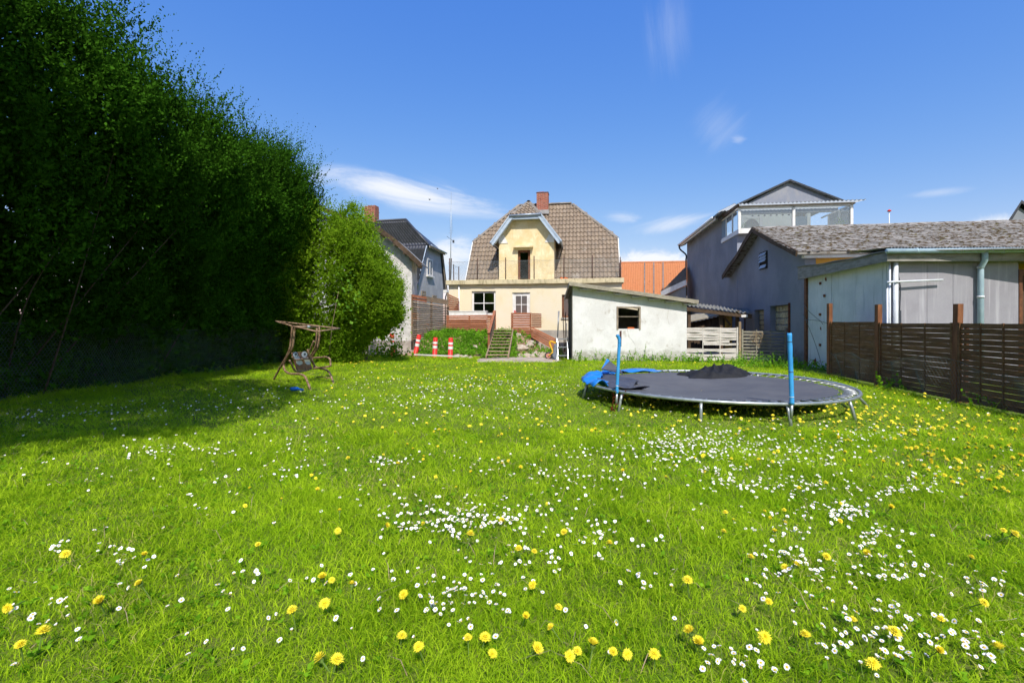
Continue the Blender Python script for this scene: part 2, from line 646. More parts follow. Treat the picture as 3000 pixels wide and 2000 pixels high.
MT['black_roof'] = surf('black_sheet_roof', '#45464c', '#3a3b41', s=1.5, rough=0.45, fine=60, bump=0.1, spec=0.5)
MT['left_render'] = surf('light_grey_render', '#b9b9bb', '#a8a9ad', s=1.2, rough=0.9, fine=30, bump=0.35, stain='#8c8d90', sts=(2, 2, 0.8), slo=0.55, shi=0.8)
MT['limewash'] = surf('flaking_limewash', '#d6d2cc', '#bcb8b2', s=3.5, rough=0.95, fine=24, bump=0.6, stain='#8f8a84', sts=(4, 4, 2), slo=0.52, shi=0.72)
MT['base_concrete'] = surf('old_concrete', '#b4aaa0', '#978c82', s=2.5, rough=0.95, fine=30, stain='#6f6458', sts=(5, 5, 1), slo=0.55, shi=0.8)
MT['old_wood'] = surf('grey_weathered_board', '#94826c', '#7c6a56', s=(3, 3, 20), rough=0.9, fine=(30, 30, 120), bump=0.4, stain='#a06c44', sts=(1.2, 1.2, 6), slo=0.52, shi=0.75, vary=0.16)
MT['deck_wood'] = surf('stained_deck_board', '#a4694a', '#8c5638', s=(3, 3, 18), rough=0.85, fine=(30, 30, 120), bump=0.35, vary=0.13)
MT['stair_wood'] = surf('bare_stair_wood', '#a89274', '#8a765c', s=(6, 6, 6), rough=0.9, fine=70, vary=0.1)
MT['dark_wood'] = surf('dark_old_timber', '#5c4a3a', '#463829', s=(4, 4, 4), rough=0.9, fine=60, vary=0.1)
MT['shed_wall'] = surf('whitewashed_brick', '#e3e2df', '#d6d4d0', s=1.8, rough=0.95, fine=26, bump=0.5, bdist=0.012, stain='#b8b1a6', sts=(3.2, 3.2, 2.4), slo=0.56, shi=0.76, speck=0.1, splash=('#8d8b74', 0.45))
MT['shed_side'] = surf('grey_shed_board', '#8b857b', '#797368', s=(6, 6, 0.8), rough=0.95, fine=40, vary=0.1)
MT['felt'] = surf('roof_felt', '#8a8a88', '#787876', s=4, rough=0.95)
MT['fascia'] = surf('lichened_fascia_board', '#a8a08e', '#8e8674', s=(5, 5, 9), rough=0.95, fine=70, stain='#6c684e', sts=(4, 4, 6), slo=0.55, shi=0.75)
MT['fascia_grey'] = surf('silver_grey_fascia', '#98948c', '#7f7b73', s=(3, 3, 14), rough=0.95, fine=(40, 40, 160), stain='#545048', sts=(5, 5, 1.5), slo=0.56, shi=0.8)
MT['grey_render'] = surf('dark_grey_render', '#898d94', '#7d8189', s=0.9, rough=0.95, fine=26, bump=0.4, bdist=0.01, stain='#8d9098', sts=(1.0, 1.0, 0.5), slo=0.5, shi=0.8, speck=0.22, splash=('#5c6056', 0.6))
MT['grey_front'] = surf('sunlit_grey_render', '#979aa4', '#8b8f9b', s=1.2, rough=0.95, fine=30, bump=0.3, stain='#a3a09c', sts=(1.5, 1.5, 0.8), slo=0.5, shi=0.8)  # lighter copy of the grey render, sunlight on the front put into the colour
MT['fibre'] = surf('fibre_cement', '#8a8a86', '#6f6f6a', s=4, rough=0.95, fine=40, stain='#4a4a40', sts=(6, 6, 6), slo=0.5, shi=0.7)
MT['slate'] = surf('weathered_slate', '#98938b', '#827d75', s=5, rough=0.95, fine=40, bump=0.5, stain='#5c4a34', sts=(5, 5, 5), slo=0.5, shi=0.64, vary=0.2, speck=0.2, spec=0.2)
MT['moss'] = surf('brown_moss', '#4c3a20', '#3c341a', s=12, rough=1, fine=90, bump=0.8, stain='#6c6a30', sts=(8, 8, 8), slo=0.55, shi=0.7, vary=0.2)
MT['ochre'] = surf('ochre_render', '#d8a548', '#cf9a40', s=2, rough=0.9, fine=30)
MT['white_panel'] = surf('dirty_white_panel', '#d6dcda', '#c8d0ce', s=1.6, rough=0.75, fine=40, bump=0.1, stain='#8f9c94', sts=(9, 9, 0.7), slo=0.53, shi=0.82, vary=0.04)
MT['grey_panel'] = surf('grey_fibre_panel', '#9b999e', '#928f95', s=1.2, rough=0.85, fine=60, bump=0.1, stain='#aeacb0', sts=(7, 7, 0.35), slo=0.5, shi=0.75, vary=0.03, speck=0.15)
MT['pvc'] = surf('grey_blue_pvc', '#a9c0c8', '#9db4be', s=6, rough=0.4, bump=0.0)
MT['pvc_white'] = surf('white_pvc', '#dfe3e6', '#d2d6da', s=6, rough=0.4, bump=0.0)
MT['zinc'] = surf('zinc_gutter', '#8d98a6', '#a2acb8', s=8, rough=0.45, metal=0.4, bump=0.05)
MT['dark_pipe'] = surf('dark_downpipe', '#3c4048', rough=0.5, bump=0)
MT['orange_tile'] = surf('orange_pantile', '#cc8458', '#d49064', s=3, rough=0.9, fine=20, bump=0.4, stain='#b8734c', sts=(3, 3, 3), slo=0.5, shi=0.7, vary=0.06)
MT['grey_tile'] = surf('grey_brown_tile', '#84796c', '#766b60', s=4, rough=0.95, fine=20, vary=0.08)
MT['fence_brown'] = surf('brown_larch_slat', '#805a38', '#644426', s=(4, 4, 22), rough=0.85, fine=(30, 30, 120), bump=0.35, stain='#7d6a4a', sts=(2, 2, 4), slo=0.55, shi=0.8, vary=0.14)
MT['fence_post'] = surf('red_brown_post', '#8f5c3a', '#70462a', s=(14, 14, 2), rough=0.8, fine=(100, 100, 16), bump=0.3)
MT['woven_white'] = surf('bleached_woven_slat', '#d8d2ca', '#c4bcb2', s=(4, 4, 26), rough=0.9, fine=(30, 30, 150), stain='#8c8074', sts=(2, 2, 12), slo=0.56, shi=0.78, vary=0.08)
MT['woven_grey'] = surf('grey_green_woven_slat', '#9a9484', '#858070', s=(4, 4, 26), rough=0.9, fine=(30, 30, 150), stain='#6c6850', sts=(2, 2, 8), slo=0.55, shi=0.78, vary=0.1)
MT['rust_post'] = surf('rusted_steel', '#6e3c22', '#522a18', s=9, rough=0.9, fine=60)
MT['rust'] = surf('rust_flake', '#7c4a2c', '#5c3420', s=14, rough=0.9)
MT['galv'] = surf('galvanised_steel', '#b4bab8', '#9aa2a0', s=9, rough=0.4, metal=0.55, fine=80, bump=0.08)
MT['spring'] = surf('spring_steel', '#b4b6b4', '#8c8e8c', s=20, rough=0.35, metal=0.5, bump=0)
MT['mat'] = surf('black_jumping_mat', '#58585a', '#626262', s=2.0, rough=0.7, fine=170, bump=0.2, bdist=0.003, stain='#65625f', sts=(1.5, 1.5, 1.5), slo=0.55, shi=0.8, speck=0.2)
MT['blue_foam'] = surf('blue_foam_sleeve', '#3f9fdc', '#358fcc', s=5, rough=0.55, fine=90, bump=0.1)
MT['blue_vinyl'] = surf('blue_vinyl_pad', '#2a84d8', '#1f74c8', s=6, rough=0.35, bump=0.05)
MT['pad_under'] = surf('grey_pad_underside', '#50525a', '#44464e', s=4, rough=0.5, fine=120)
MT['black_net'] = surf('crumpled_black_netting', '#141518', '#1e1f23', s=12, rough=0.8, fine=200, bump=0.5, bdist=0.004)
MT['print'] = surf('pale_print', '#b8b8b8', rough=0.8, bump=0)
MT['red'] = surf('red_plastic', '#e03428', '#d22c22', s=9, rough=0.5, bump=0.05)
MT['reflective'] = surf('white_reflective_band', '#e8e6e2', rough=0.5, bump=0)
MT['alu'] = surf('aluminium', '#a4a8ac', '#90949a', s=7, rough=0.4, metal=0.6, bump=0.03)
MT['yellow_paint'] = surf('yellow_tube_paint', '#e8b828', '#d8a420', s=14, rough=0.5)
MT['tray'] = surf('grey_steel_tray', '#a2acb4', '#8c969e', s=6, rough=0.5, metal=0.3)
MT['tyre'] = surf('rubber', '#3a3836', '#4a4642', s=14, rough=0.9)
MT['rim'] = surf('faded_red_rim', '#c88878', rough=0.6)
MT['wire'] = surf('galvanised_wire', '#9aa09c', rough=0.5, metal=0.3, bump=0)
MT['net_wire'] = surf('dull_netting_wire', '#5c6662', rough=0.6, metal=0.2, bump=0)
MT['rusty_pole'] = surf('rusty_railing_tube', '#5a4038', '#453028', s=18, rough=0.9)
MT['old_pipe'] = surf('peeling_beige_tube', '#a58a6e', '#7c6048', s=16, rough=0.75, fine=60, stain='#4c3a2c', sts=(14, 14, 14), slo=0.52, shi=0.66)
MT['seat_wood'] = surf('worn_plywood', '#8a6248', '#a07a5c', s=(8, 8, 3), rough=0.85, stain='#5c4030', sts=(9, 9, 5), slo=0.55, shi=0.7)
MT['eye_paint'] = surf('chipped_white_paint', '#d9dcdc', '#c6cac8', s=12, rough=0.7)
MT['black_paint'] = surf('black_paint', '#1c2028', rough=0.6, bump=0)
MT['grey_paint'] = surf('blue_grey_paint', '#6c8494', rough=0.6, bump=0)
MT['tape'] = surf('white_tape', '#e4e8e8', rough=0.5, bump=0)
MT['blue_toy'] = surf('blue_plastic', '#1f6ec0', rough=0.4, bump=0)
MT['door_paint'] = surf('brown_door', '#6a4430', rough=0.7)
MT['interior'] = surf('pale_room_wall', '#eeeee2', '#e6e6da', s=2, rough=0.9)
MT['bird'] = surf('dark_feathers', '#30343c', rough=0.8, bump=0)
MT['ceramic'] = surf('glass_block', '#b8ae8a', '#a09670', s=7, rough=0.25, bump=0.2, spec=0.6, vary=0.14)


def sheet_mat():
    t = NT('translucent_roof_sheet')
    c = t.mix(t.ramp(t.noise(5), 0.4, 0.7), srgb('#6e706e'), srgb('#585a58'))
    d = node(t.t, 'ShaderNodeBsdfDiffuse')
    t.link(c, d.inputs['Color'])
    tr = node(t.t, 'ShaderNodeBsdfTranslucent')
    tr.inputs['Color'].default_value = (0.8, 0.85, 0.85, 1)
    mx = node(t.t, 'ShaderNodeMixShader')
    mx.inputs[0].default_value = 0.5
    t.link(d.outputs[0], mx.inputs[1])
    t.link(tr.outputs[0], mx.inputs[2])
    t.link(mx.outputs[0], t.out.inputs['Surface'])
    return t.mat


MT['plastic_sheet'] = sheet_mat()
MT['mortar'] = surf('dark_mortar', '#5a5c5c', rough=0.9)


def ground_material():
    t = NT('lawn_ground')
    a = t.ramp(t.noise(0.7, 5), 0.35, 0.65)
    b = t.ramp(t.noise(9, 5), 0.35, 0.65)
    col = t.mix(a, srgb('#55700f'), srgb('#64821a'))
    col = t.mix(t.math('MULTIPLY', b, 0.6), col, srgb('#74743a'))
    t.pbr(col, 0.95, 0, t.bump(t.noise(60, 4), 0.6, 0.03), 0.2)
    return t.mat


MT['ground'] = ground_material()


# ------------------------------------------------------------------ ground, bank, gravel
def structure(o):
    o['kind'] = 'structure'
    return o


def sstep(a, b, x):
    t = np.clip((x - a) / (b - a), 0, 1)
    return t * t * (3 - 2 * t)


def wob(x, y, f, seed=0.0):
    return (np.sin(x * f + 1.3 + seed) * np.cos(y * f * 1.13 + 0.7 * seed) + 0.6 * np.sin(x * f * 2.3 + y * f * 1.7 + seed * 2.1)
            + 0.35 * np.cos(x * f * 4.1 - y * f * 3.7 + seed)) / 1.95


def lawn_z(x, y):
    return 0.018 * wob(x, y, 1.1) + 0.008 * wob(x, y, 3.7, 2.0)


def bank_z(x, y):
    toe = 19.95 + 0.25 * wob(x, y * 0, 1.2) + np.where(x > 0.2, 0.5, 0.0) + 0.75 * sstep(-1.0, -1.8, x)
    h = 0.90 * sstep(toe, 23.3, y) * sstep(-5.2, -3.9, x)
    h = h * (1 - 0.85 * sstep(0.5, 1.5, x))
    return h + 0.06 * wob(x, y, 2.6, 1.0) * sstep(toe, toe + 0.8, y) + 0.02 * wob(x, y, 7, 3.0) - 0.03


xs = np.concatenate([[-400, -120, -40, -20], np.linspace(-14, 14, 141), [20, 40, 120, 400]])
ys = np.concatenate([[-400, -120, -40, -15, -6], np.linspace(-2, 24, 131), [30, 60, 160, 400]])
GX, GY = np.meshgrid(xs, ys, indexing='ij')
GZ = np.where((np.abs(GX) < 14.1) & (GY > -2.1) & (GY < 24.1), lawn_z(GX, GY), 0) - 0.01


def grid_mesh(name, X, Y, Z, mat):
    n, m = X.shape
    V = np.stack([X, Y, Z], -1).reshape(-1, 3)
    i, j = np.meshgrid(np.arange(n - 1), np.arange(m - 1), indexing='ij')
    a = (i * m + j).ravel()
    F = np.stack([a, a + m, a + m + 1, a + 1], -1)
    return np_mesh(name, V, F, mat, smooth=True)


structure(inst('ground', grid_mesh('ground', GX, GY, GZ, MT['ground'])))
BX, BY = np.meshgrid(np.linspace(-5.4, 3.4, 90), np.linspace(19.3, 26.4, 72), indexing='ij')
structure(inst('bank', grid_mesh('bank', BX, BY, bank_z(BX, BY), MT['soil'])))
PX, PY = np.meshgrid(np.linspace(-1.7, 2.2, 40), np.linspace(17.5, 20.4, 30), indexing='ij')
PZ = 0.035 - 0.09 * (np.abs((PX - 0.25) / 1.95) ** 4 + np.abs((PY - 18.95) / 1.45) ** 4) + 0.012 * wob(PX, PY, 5)
structure(inst('gravel_path', grid_mesh('gravel_path', PX, PY, PZ, MT['gravel'])))
YX, YY = np.meshgrid(np.linspace(6.5, 14, 12), np.linspace(18.6, 36, 20), indexing='ij')
structure(inst('yard_paving', grid_mesh('yard_paving', YX, YY, 0.02 + 0.01 * wob(YX, YY, 3), MT['base_concrete'])))


# ------------------------------------------------------------------ window builder
def window(parent, u0, u1, z0, z1, v, nx, nz, fmat, fw=0.07, bar=0.03, depth=0.07, gmat=None, name='window', label=None):
    b = MB()
    b.box(u0, u0 + fw, v, v + depth, z0, z1).box(u1 - fw, u1, v, v + depth, z0, z1)
    b.box(u0 + fw, u1 - fw, v, v + depth, z0, z0 + fw).box(u0 + fw, u1 - fw, v, v + depth, z1 - fw, z1)
    iu0, iu1, iz0, iz1 = u0 + fw, u1 - fw, z0 + fw, z1 - fw
    for i in range(1, nx):
        c = iu0 + (iu1 - iu0) * i / nx
        b.box(c - bar / 2, c + bar / 2, v - 0.006, v + depth * 0.7, iz0, iz1)
    for j in range(1, nz):
        c = iz0 + (iz1 - iz0) * j / nz
        b.box(iu0, iu1, v - 0.003, v + depth * 0.68, c - bar / 2, c + bar / 2)
    w = b.build(name, fmat, parent)
    if label:
        w['label'] = label
    for i in range(nx):
        for j in range(nz):
            a0, a1 = iu0 + (iu1 - iu0) * i / nx, iu0 + (iu1 - iu0) * (i + 1) / nx
            c0, c1 = iz0 + (iz1 - iz0) * j / nz, iz0 + (iz1 - iz0) * (j + 1) / nz
            t = 0.0015 * random.uniform(-1, 1)
            g = MB().poly((a0, v + 0.03 + t, c0), (a1, v + 0.03 - t, c0), (a1, v + 0.03 - t * 2, c1), (a0, v + 0.03 + t * 1.5, c1))
            g.build('pane', gmat or MT['glass'], w)
    return w


# ------------------------------------------------------------------ the yellow house
HF = Frame(-3.44, 26.0, 9.13, -1.4)
house = thing('yellow_house', 'cream yellow rendered house with brown tiled half-hipped roof and dormer', 'house', (HF.o[0], HF.o[1], 0), HF.ang)
wz = lambda px, py, v=0: HF.uz(px, py, v)
w_u0, w_z1 = wz(1382, 853)
w_u1, _ = wz(1452, 853)
w_z0 = 1.86
d_u0, d_z1 = wz(1501, 857)
d_u1, _ = wz(1553, 857)
r_u0, r_z1 = wz(1646, 863)
r_u1 = r_u0 + 0.75
r_z0 = wz(1646, 930)[1]
PT = 3.74                                     # top of the terrace parapet
b = MB().wall(0, 9.2, 0.2, PT - 0.24, 0, 0.3, [(w_u0, w_u1, w_z0, w_z1), (d_u0, d_u1, 1.1, d_z1), (r_u0, r_u1, r_z0, r_z1)])
b.box(0, 0.3, 0.3, 2.1, 0.2, PT - 0.24).box(8.9, 9.2, 0.3, 2.1, 0.2, PT - 0.24)
b.build('front_wall', MT['yellow_wall'], house)
MB().box(-0.015, 9.215, -0.02, 0.28, 0.0, 1.06).build('plinth', MT['plinth'], house)
b = MB()
for i in range(14):                            # slightly uneven poured edge
    a0, a1 = -0.1 + i * 9.4 / 14, -0.1 + (i + 1) * 9.4 / 14
    e = 0.008 * random.uniform(-1, 1)
    b.box(a0, a1, -0.2 + e, 2.35, PT - 0.235 + e, PT + e)
b.build('parapet', MT['parapet'], house)
b = MB().box(0.4, 9.2, 2.35, 10.1, 0.0, 3.62)
b.build('rear_wall', MT['yellow_wall'], house)
# roof geometry: front plane rises from (v 2.2, z 3.72) to the ridge (v 6.2, z 9.2)
RV0, RZ0, RV1, RZ1, TH = 2.2, 3.72, 6.2, 9.2, 0.51
UL, UR, RL, RR = 0.36, 9.27, 3.0, 6.45
slope = Vector((0, RV1 - RV0, RZ1 - RZ0))
SL = slope.length
sdir = slope.normalized()
snrm = Vector((0, -sdir.z, sdir.y))
hv, hz = RV0 + (RV1 - RV0) * TH, RZ0 + (RZ1 - RZ0) * TH


def rp(u, t, n=0.0):
    return Vector((u, RV0, RZ0)) + slope * t + snrm * n


def back(p):
    return Vector((p.x, 2 * RV1 - p.y, p.z))


b = MB()
front = [rp(UL, 0), rp(UR, 0), rp(UR, TH), rp(RR, 1), rp(RL, 1), rp(UL, TH)]
b.add(front, [tuple(range(6))])
b.add([back(p) for p in front], [tuple(reversed(range(6)))])
b.poly(rp(UL, TH), rp(RL, 1), back(rp(UL, TH)))
b.poly(rp(UR, TH), back(rp(UR, TH)), rp(RR, 1))
roof = b.build('roof', MT['tile'], house)
for u, s in ((UL + 0.1, 1), (UR - 0.1, -1)):
    pr = [rp(u, 0, -0.06), rp(u, TH, -0.06), back(rp(u, TH, -0.06)), back(rp(u, 0, -0.06))]
    MB().prism(pr, (0.2 * s, 0, 0)).build('gable_wall', MT['white_paint'], house)
for u, s in ((UL, -1), (UR, 1)):
    MB().bar(rp(u + 0.03 * s, -0.01, -0.06), rp(u + 0.03 * s, TH + 0.01, -0.06), 0.05, 0.2, snrm).build('verge_board', MT['white_paint'], house)

# pantiles, one by one
TW, TR = 0.222, 0.366


def pantile(w=TW, L=0.42):
    m = MB().smooth()
    xs_ = [-0.5, -0.36, -0.2, 0.0, 0.2, 0.36, 0.5]
    hs = [0.012, 0.046, 0.064, 0.03, -0.006, -0.014, 0.012]
    top0 = [(x * w, 0, 0.058 + h) for x, h in zip(xs_, hs)]
    top1 = [(x * w, L, 0.004 + h) for x, h in zip(xs_, hs)]
    bot0 = [(x * w, 0.004, 0.012 + h) for x, h in zip(xs_, hs)]
    n = len(xs_)
    m.add(top0 + top1, [(i, i + 1, n + i + 1, n + i) for i in range(n - 1)])
    m.smooth(False).add(top0 + bot0, [(n + i, n + i + 1, i + 1, i) for i in range(n - 1)])
    return m


tile_me = pantile().mesh('tile', MT['tile'])
tile_new = pantile().mesh('tile', MT['new_tile'])
DC, DW = 4.0, 1.53                             # dormer centre and half width
DR, DS = 8.62, 1.345                           # dormer ridge height and slope
rotm = Matrix((Vector((1, 0, 0)), sdir, snrm)).transposed().to_4x4()
cells = []
nrow = int(SL / TR)
for r_ in range(nrow + 1):
    t0 = (r_ * TR) / SL
    tm = (r_ + 0.5) * TR / SL
    if tm > 0.985:
        break
    z = RZ0 + (RZ1 - RZ0) * tm
    lim = (tm - TH) / (1 - TH) if tm > TH else 0
    lo_u, hi_u = UL + lim * (RL - UL), UR + lim * (RR - UR)
    k = 0
    u = UL + TW / 2 + 0.005
    while u < UR:
        if lo_u + 0.02 < u < hi_u - 0.02:
            du = abs(u - DC)
            hid = du < DW + 0.02 if z < 6.02 else du < (DR - z) / DS + 0.02
            if not hid:
                cells.append((u, t0, r_))
        u += TW
cells.sort(key=lambda c: c[1])
rest = MB()
one = pantile()
for i, (u, t0, r_) in enumerate(cells):
    j = random.uniform(-1, 1)
    mw = Matrix.Translation(rp(u + 0.003 * j, t0, 0.004)) @ rotm @ Matrix.Rotation(0.018 * random.uniform(-1, 1), 4, 'Z') @ Matrix.Rotation(0.012 * j, 4, 'Y')
    if i < 300:
        orange = r_ == 0 and 0 <= u - wz(1636, 800, 2.2)[0] < 2 * TW
        inst('tile', tile_new if orange else tile_me, roof, mw)
    else:
        vs = [mw @ Vector(v) for v in one.v]
        rest.cs = True
        rest.add(vs, one.f)
rest.build('tile_rows', MT['tile'], roof, 'stuff')
# ridge and hip caps
cap = MB().smooth()
n = 7
arc = [(0.13 * math.cos(math.pi * k / (n - 1)), 0.10 * math.sin(math.pi * k / (n - 1))) for k in range(n)]
cap.add([(x * 0.92, 0, z) for x, z in arc] + [(x * 1.08, 0.42, z * 1.08) for x, z in arc], [(i + 1, i, n + i, n + i + 1) for i in range(n - 1)])
cap_me = cap.mesh('ridge_tile', MT['ridge_tile'])


def cap_run(p, q, parent, step=0.38):
    p, q = Vector(p), Vector(q)
    d = (q - p).normalized()
    s = d.cross(Vector((0, 0, 1))).normalized()
    up = s.cross(d)
    m3 = Matrix((s, d, up)).transposed().to_4x4()
    for i in range(int((q - p).length / step)):
        inst('ridge_tile', cap_me, parent, Matrix.Translation(p + d * step * i) @ m3 @ Matrix.Rotation(0.04 * random.uniform(-1, 1), 4, 'Y'))


cap_run(rp(RL, 1), rp(RR, 1), roof)
cap_run(rp(UL, TH), rp(RL, 1), roof)
cap_run(rp(UR, TH), rp(RR, 1), roof)

# dormer
DV = 2.02
b = MB()
prof = [(-DW, 3.62), (DW, 3.62), (DW, 6.40), (0.83, 7.36), (-0.83, 7.36), (-DW, 6.40)]
k0, k1 = wz(1517, 735, DV)[0] - DC, wz(1553.5, 735, DV)[0] - DC
kz1 = wz(1535, 732, DV)[1]
# front of the dormer with its door opening, built from strips
b.poly(*[(DC + x, DV, z) for x, z in [(-DW, 3.62), (k0, 3.62), (k0, kz1), (k0, 7.36), (-0.83, 7.36), (-DW, 6.40)]])
b.poly(*[(DC + x, DV, z) for x, z in [(k1, 3.62), (DW, 3.62), (DW, 6.40), (0.83, 7.36), (k1, 7.36), (k1, kz1)]])
b.poly(*[(DC + x, DV, z) for x, z in [(k0, kz1), (k1, kz1), (k1, 7.36), (k0, 7.36)]])
for a, c in (((k0, 3.62), (k0, kz1)), ((k0, kz1), (k1, kz1)), ((k1, kz1), (k1, 3.62))):
    b.poly((DC + a[0], DV, a[1]), (DC + a[0], DV + 0.2, a[1]), (DC + c[0], DV + 0.2, c[1]), (DC + c[0], DV, c[1]))
for s in (-1, 1):
    b.box(DC + s * DW - 0.06, DC + s * DW + 0.06, DV + 0.003, 4.4, 3.62, 6.36)
dormer = b.build('dormer', MT['dormer_wall'], house)
b = MB()
for s in (-1, 1):
    b.poly((DC + s * 1.93, 1.62, 6.03), (DC + s * 1.93, 4.05, 6.03), (DC, 5.9, DR), (DC, 3.2, DR), (DC + s * 0.81, 1.62, 7.53))
    b.poly((DC + s * 1.86, 1.64, 5.98), (DC + s * 1.86, 4.05, 5.98), (DC, 5.9, DR - 0.09), (DC, 3.2, DR - 0.09), (DC + s * 0.78, 1.64, 7.46))
b.poly((DC - 0.81, 1.62, 7.53), (DC + 0.81, 1.62, 7.53), (DC, 3.2, DR))
b.build('dormer_roof', MT['tile'], dormer)
hd = Vector((0, 1.58, DR - 7.53))
hl = hd.length
hd.normalize()
hn = Vector((0, -hd.z, hd.y))
hm = Matrix((Vector((1, 0, 0)), hd, hn)).transposed().to_4x4()
for r_ in range(5):
    s0 = r_ * 0.36
    hw = 0.86 * (1 - (s0 + 0.1) / hl)
    kk = int(hw / TW)
    for i in range(-kk, kk + 1):
        inst('tile', tile_me, dormer, Matrix.Translation(Vector((DC + i * TW, 1.58, 7.535)) + hd * s0) @ hm)
for s in (-1, 1):
    cap_run((DC + s * 0.81, 1.60, 7.55), (DC, 3.2, DR + 0.02), dormer, 0.36)
cap_run((DC, 3.1, DR + 0.02), (DC, 5.8, DR + 0.02), dormer)
for s in (-1, 1):
    MB().bar((DC + s * 0.78, 1.60, 7.52), (DC + s * 1.97, 1.60, 5.93), 0.05, 0.26, (s * 0.8, 0, 0.6)).build('bargeboard', MT['pale_blue'], dormer)
    MB().bar((DC + s * 0.86, 1.565, 7.56), (DC + s * 2.0, 1.565, 6.03), 0.05, 0.07, (s * 0.8, 0, 0.6)).build('trim_strip', MT['pale_blue'], dormer)
    MB().bar((DC + s * 0.74, 1.84, 7.40), (DC + s * 1.80, 1.84, 5.99), 0.38, 0.02, (s * 0.8, 0, 0.6)).build('soffit', MT['pale_blue'], dormer)
    MB().prism([(DC + s * 1.06, DV - 0.03, 6.02), (DC + s * 1.60, DV - 0.03, 6.02), (DC + s * 1.60, DV - 0.03, 6.36), (DC + s * 1.30, DV - 0.03, 6.50)], (0, 0.028, 0)).build('eave_board', MT['white_paint'], dormer)
    MB().tube([(DC + s * 1.99, 1.5, 6.0), (DC + s * 1.99, 3.9, 5.98)], 0.06, 8).build('eave_gutter', MT['zinc'], dormer)
MB().box(DC - 0.80, DC + 0.80, 1.61, 1.65, 7.30, 7.50).build('fascia', MT['pale_blue'], dormer)
MB().box(DC - 0.74, DC + 0.74, 1.66, DV - 0.003, 7.34, 7.36).build('soffit', MT['pale_blue'], dormer)
MB().tube([(DC - 0.92, 1.55, 7.50), (DC + 0.90, 1.55, 7.54)], 0.065, 10).build('gutter', MT['zinc'], dormer)
dd = window(dormer, DC + k0, DC + k1, 3.66, kz1, DV + 0.09, 1, 1, MT['brown_frame'], 0.13, 0.03, 0.07, name='balcony_door')
c0, cz0 = wz(1505, 726, DV - 0.1)
c1, cz1 = wz(1562, 719, DV - 0.1)
MB().box(c0, c1, DV - 0.3, DV - 0.003, cz0, cz0 + 0.1).build('door_canopy', MT['dormer_wall'], dormer)

# chimney
q0, qz = wz(1572, 563, 5.5)
q1, _ = wz(1606, 563, 5.5)
b = MB().box(q0, q1, 5.5, 6.2, 8.4, qz)
for k in range(5):                              # the crown is uneven
    a0 = q0 + (q1 - q0) * k / 5
    b.box(a0, a0 + (q1 - q0) / 5, 5.503, 6.197, qz - 0.002, qz + 0.02 * random.random())
chim = b.build('chimney', MT['brick'], house)
MB().box(q0 - 0.02, q1 + 0.02, 5.48, 6.22, qz - 0.05, qz - 0.015).build('crown_band', MT['dark_pipe'], chim)
MB().box(q0 - 0.06, q1 + 0.06, 5.40, 5.495, 8.42, 8.68).build('flashing', MT['lead'], chim)

# windows, door and pipe of the ground floor
wl_ = window(house, w_u0, w_u1, w_z0, w_z1, 0.09, 2, 2, MT['white_paint'], 0.10, 0.045)
MB().box(w_u0 - 0.02, w_u1 + 0.02, -0.06, 0.085, w_z0 - 0.06, w_z0).build('window_sill', MT['white_paint'], wl_)
um = (w_u0 + w_u1) / 2
MB().box(w_u0 + 0.1, um - 0.05, 0.21, 0.24, w_z0 + 0.1, w_z1 - 0.12).build('blind_or_dark_room', MT['curtain'], wl_)
dr = MB()
dr.box(d_u0, d_u0 + 0.07, 0.06, 0.15, 1.1, d_z1).box(d_u1 - 0.07, d_u1, 0.06, 0.15, 1.1, d_z1).box(d_u0 + 0.07, d_u1 - 0.07, 0.06, 0.15, d_z1 - 0.07, d_z1)
dr.box(d_u0 + 0.075, d_u1 - 0.075, 0.08, 0.13, 1.12, 1.85)
door = dr.build('door', MT['white_paint'], house)
window(door, d_u0 + 0.075, d_u1 - 0.075, 1.85, d_z1 - 0.075, 0.08, 2, 2, MT['white_paint'], 0.10, 0.035, name='glazing')
hx = d_u0 + 0.13
MB().box(hx - 0.03, hx + 0.03, 0.05, 0.08, 1.98, 2.1).tube([(hx, 0.03, 2.03), (hx + 0.1, 0.03, 2.03)], 0.012).build('handle', MT['red'], door)
rw = window(house, r_u0, r_u1, r_z0, r_z1, 0.1, 1, 1, MT['brown_frame'], 0.10)
MB().box(r_u0 - 0.04, r_u1, -0.05, 0.09, r_z0 - 0.10, r_z0 - 0.005).build('window_sill', MT['plinth'], rw)
pu = wz(1345.5, 870)[0]
MB().tube([(pu, -0.06, PT - 0.26), (pu, -0.06, 1.2)], 0.045, 8).build('downpipe', MT['white_paint'], house)
# railing of the roof terrace
posts = [(wz(x, 800)[0], -0.05, wz(x, y)[1]) for x, y in ((1318, 757), (1399, 757), (1482, 755), (1565, 750), (1652, 751), (1735, 748), (1817, 753))]
posts += [(-0.03, v_, 4.75) for v_ in (1.1, 2.2)] + [(9.22, v_, 4.8) for v_ in (1.1, 2.1)]
for u, v_, z in posts:
    MB().tube([(u, v_, PT - 0.01), (u + 0.01 * random.uniform(-1, 1), v_, z)], 0.028, 6).build('railing_post', MT['rusty_pole'], house)
b = MB()
for i in range(6):                              # top and bottom wires
    for z, sg in ((4.78, 0.07), (3.84, 0.02)):
        a0, a1 = posts[i][0], posts[i + 1][0]
        b.tube([(a0 + (a1 - a0) * k / 4, -0.05, z - sg * (1 - ((k - 2) / 2) ** 2)) for k in range(5)], 0.006, 3, False)
for u in (-0.03, 9.22):
    for z in (4.7, 4.3, 3.84):
        b.tube([(u, -0.05, z), (u, 1.1, z - 0.03), (u, 2.2, z)], 0.008, 3, False)
b.build('railing_wire', MT['wire'], house)
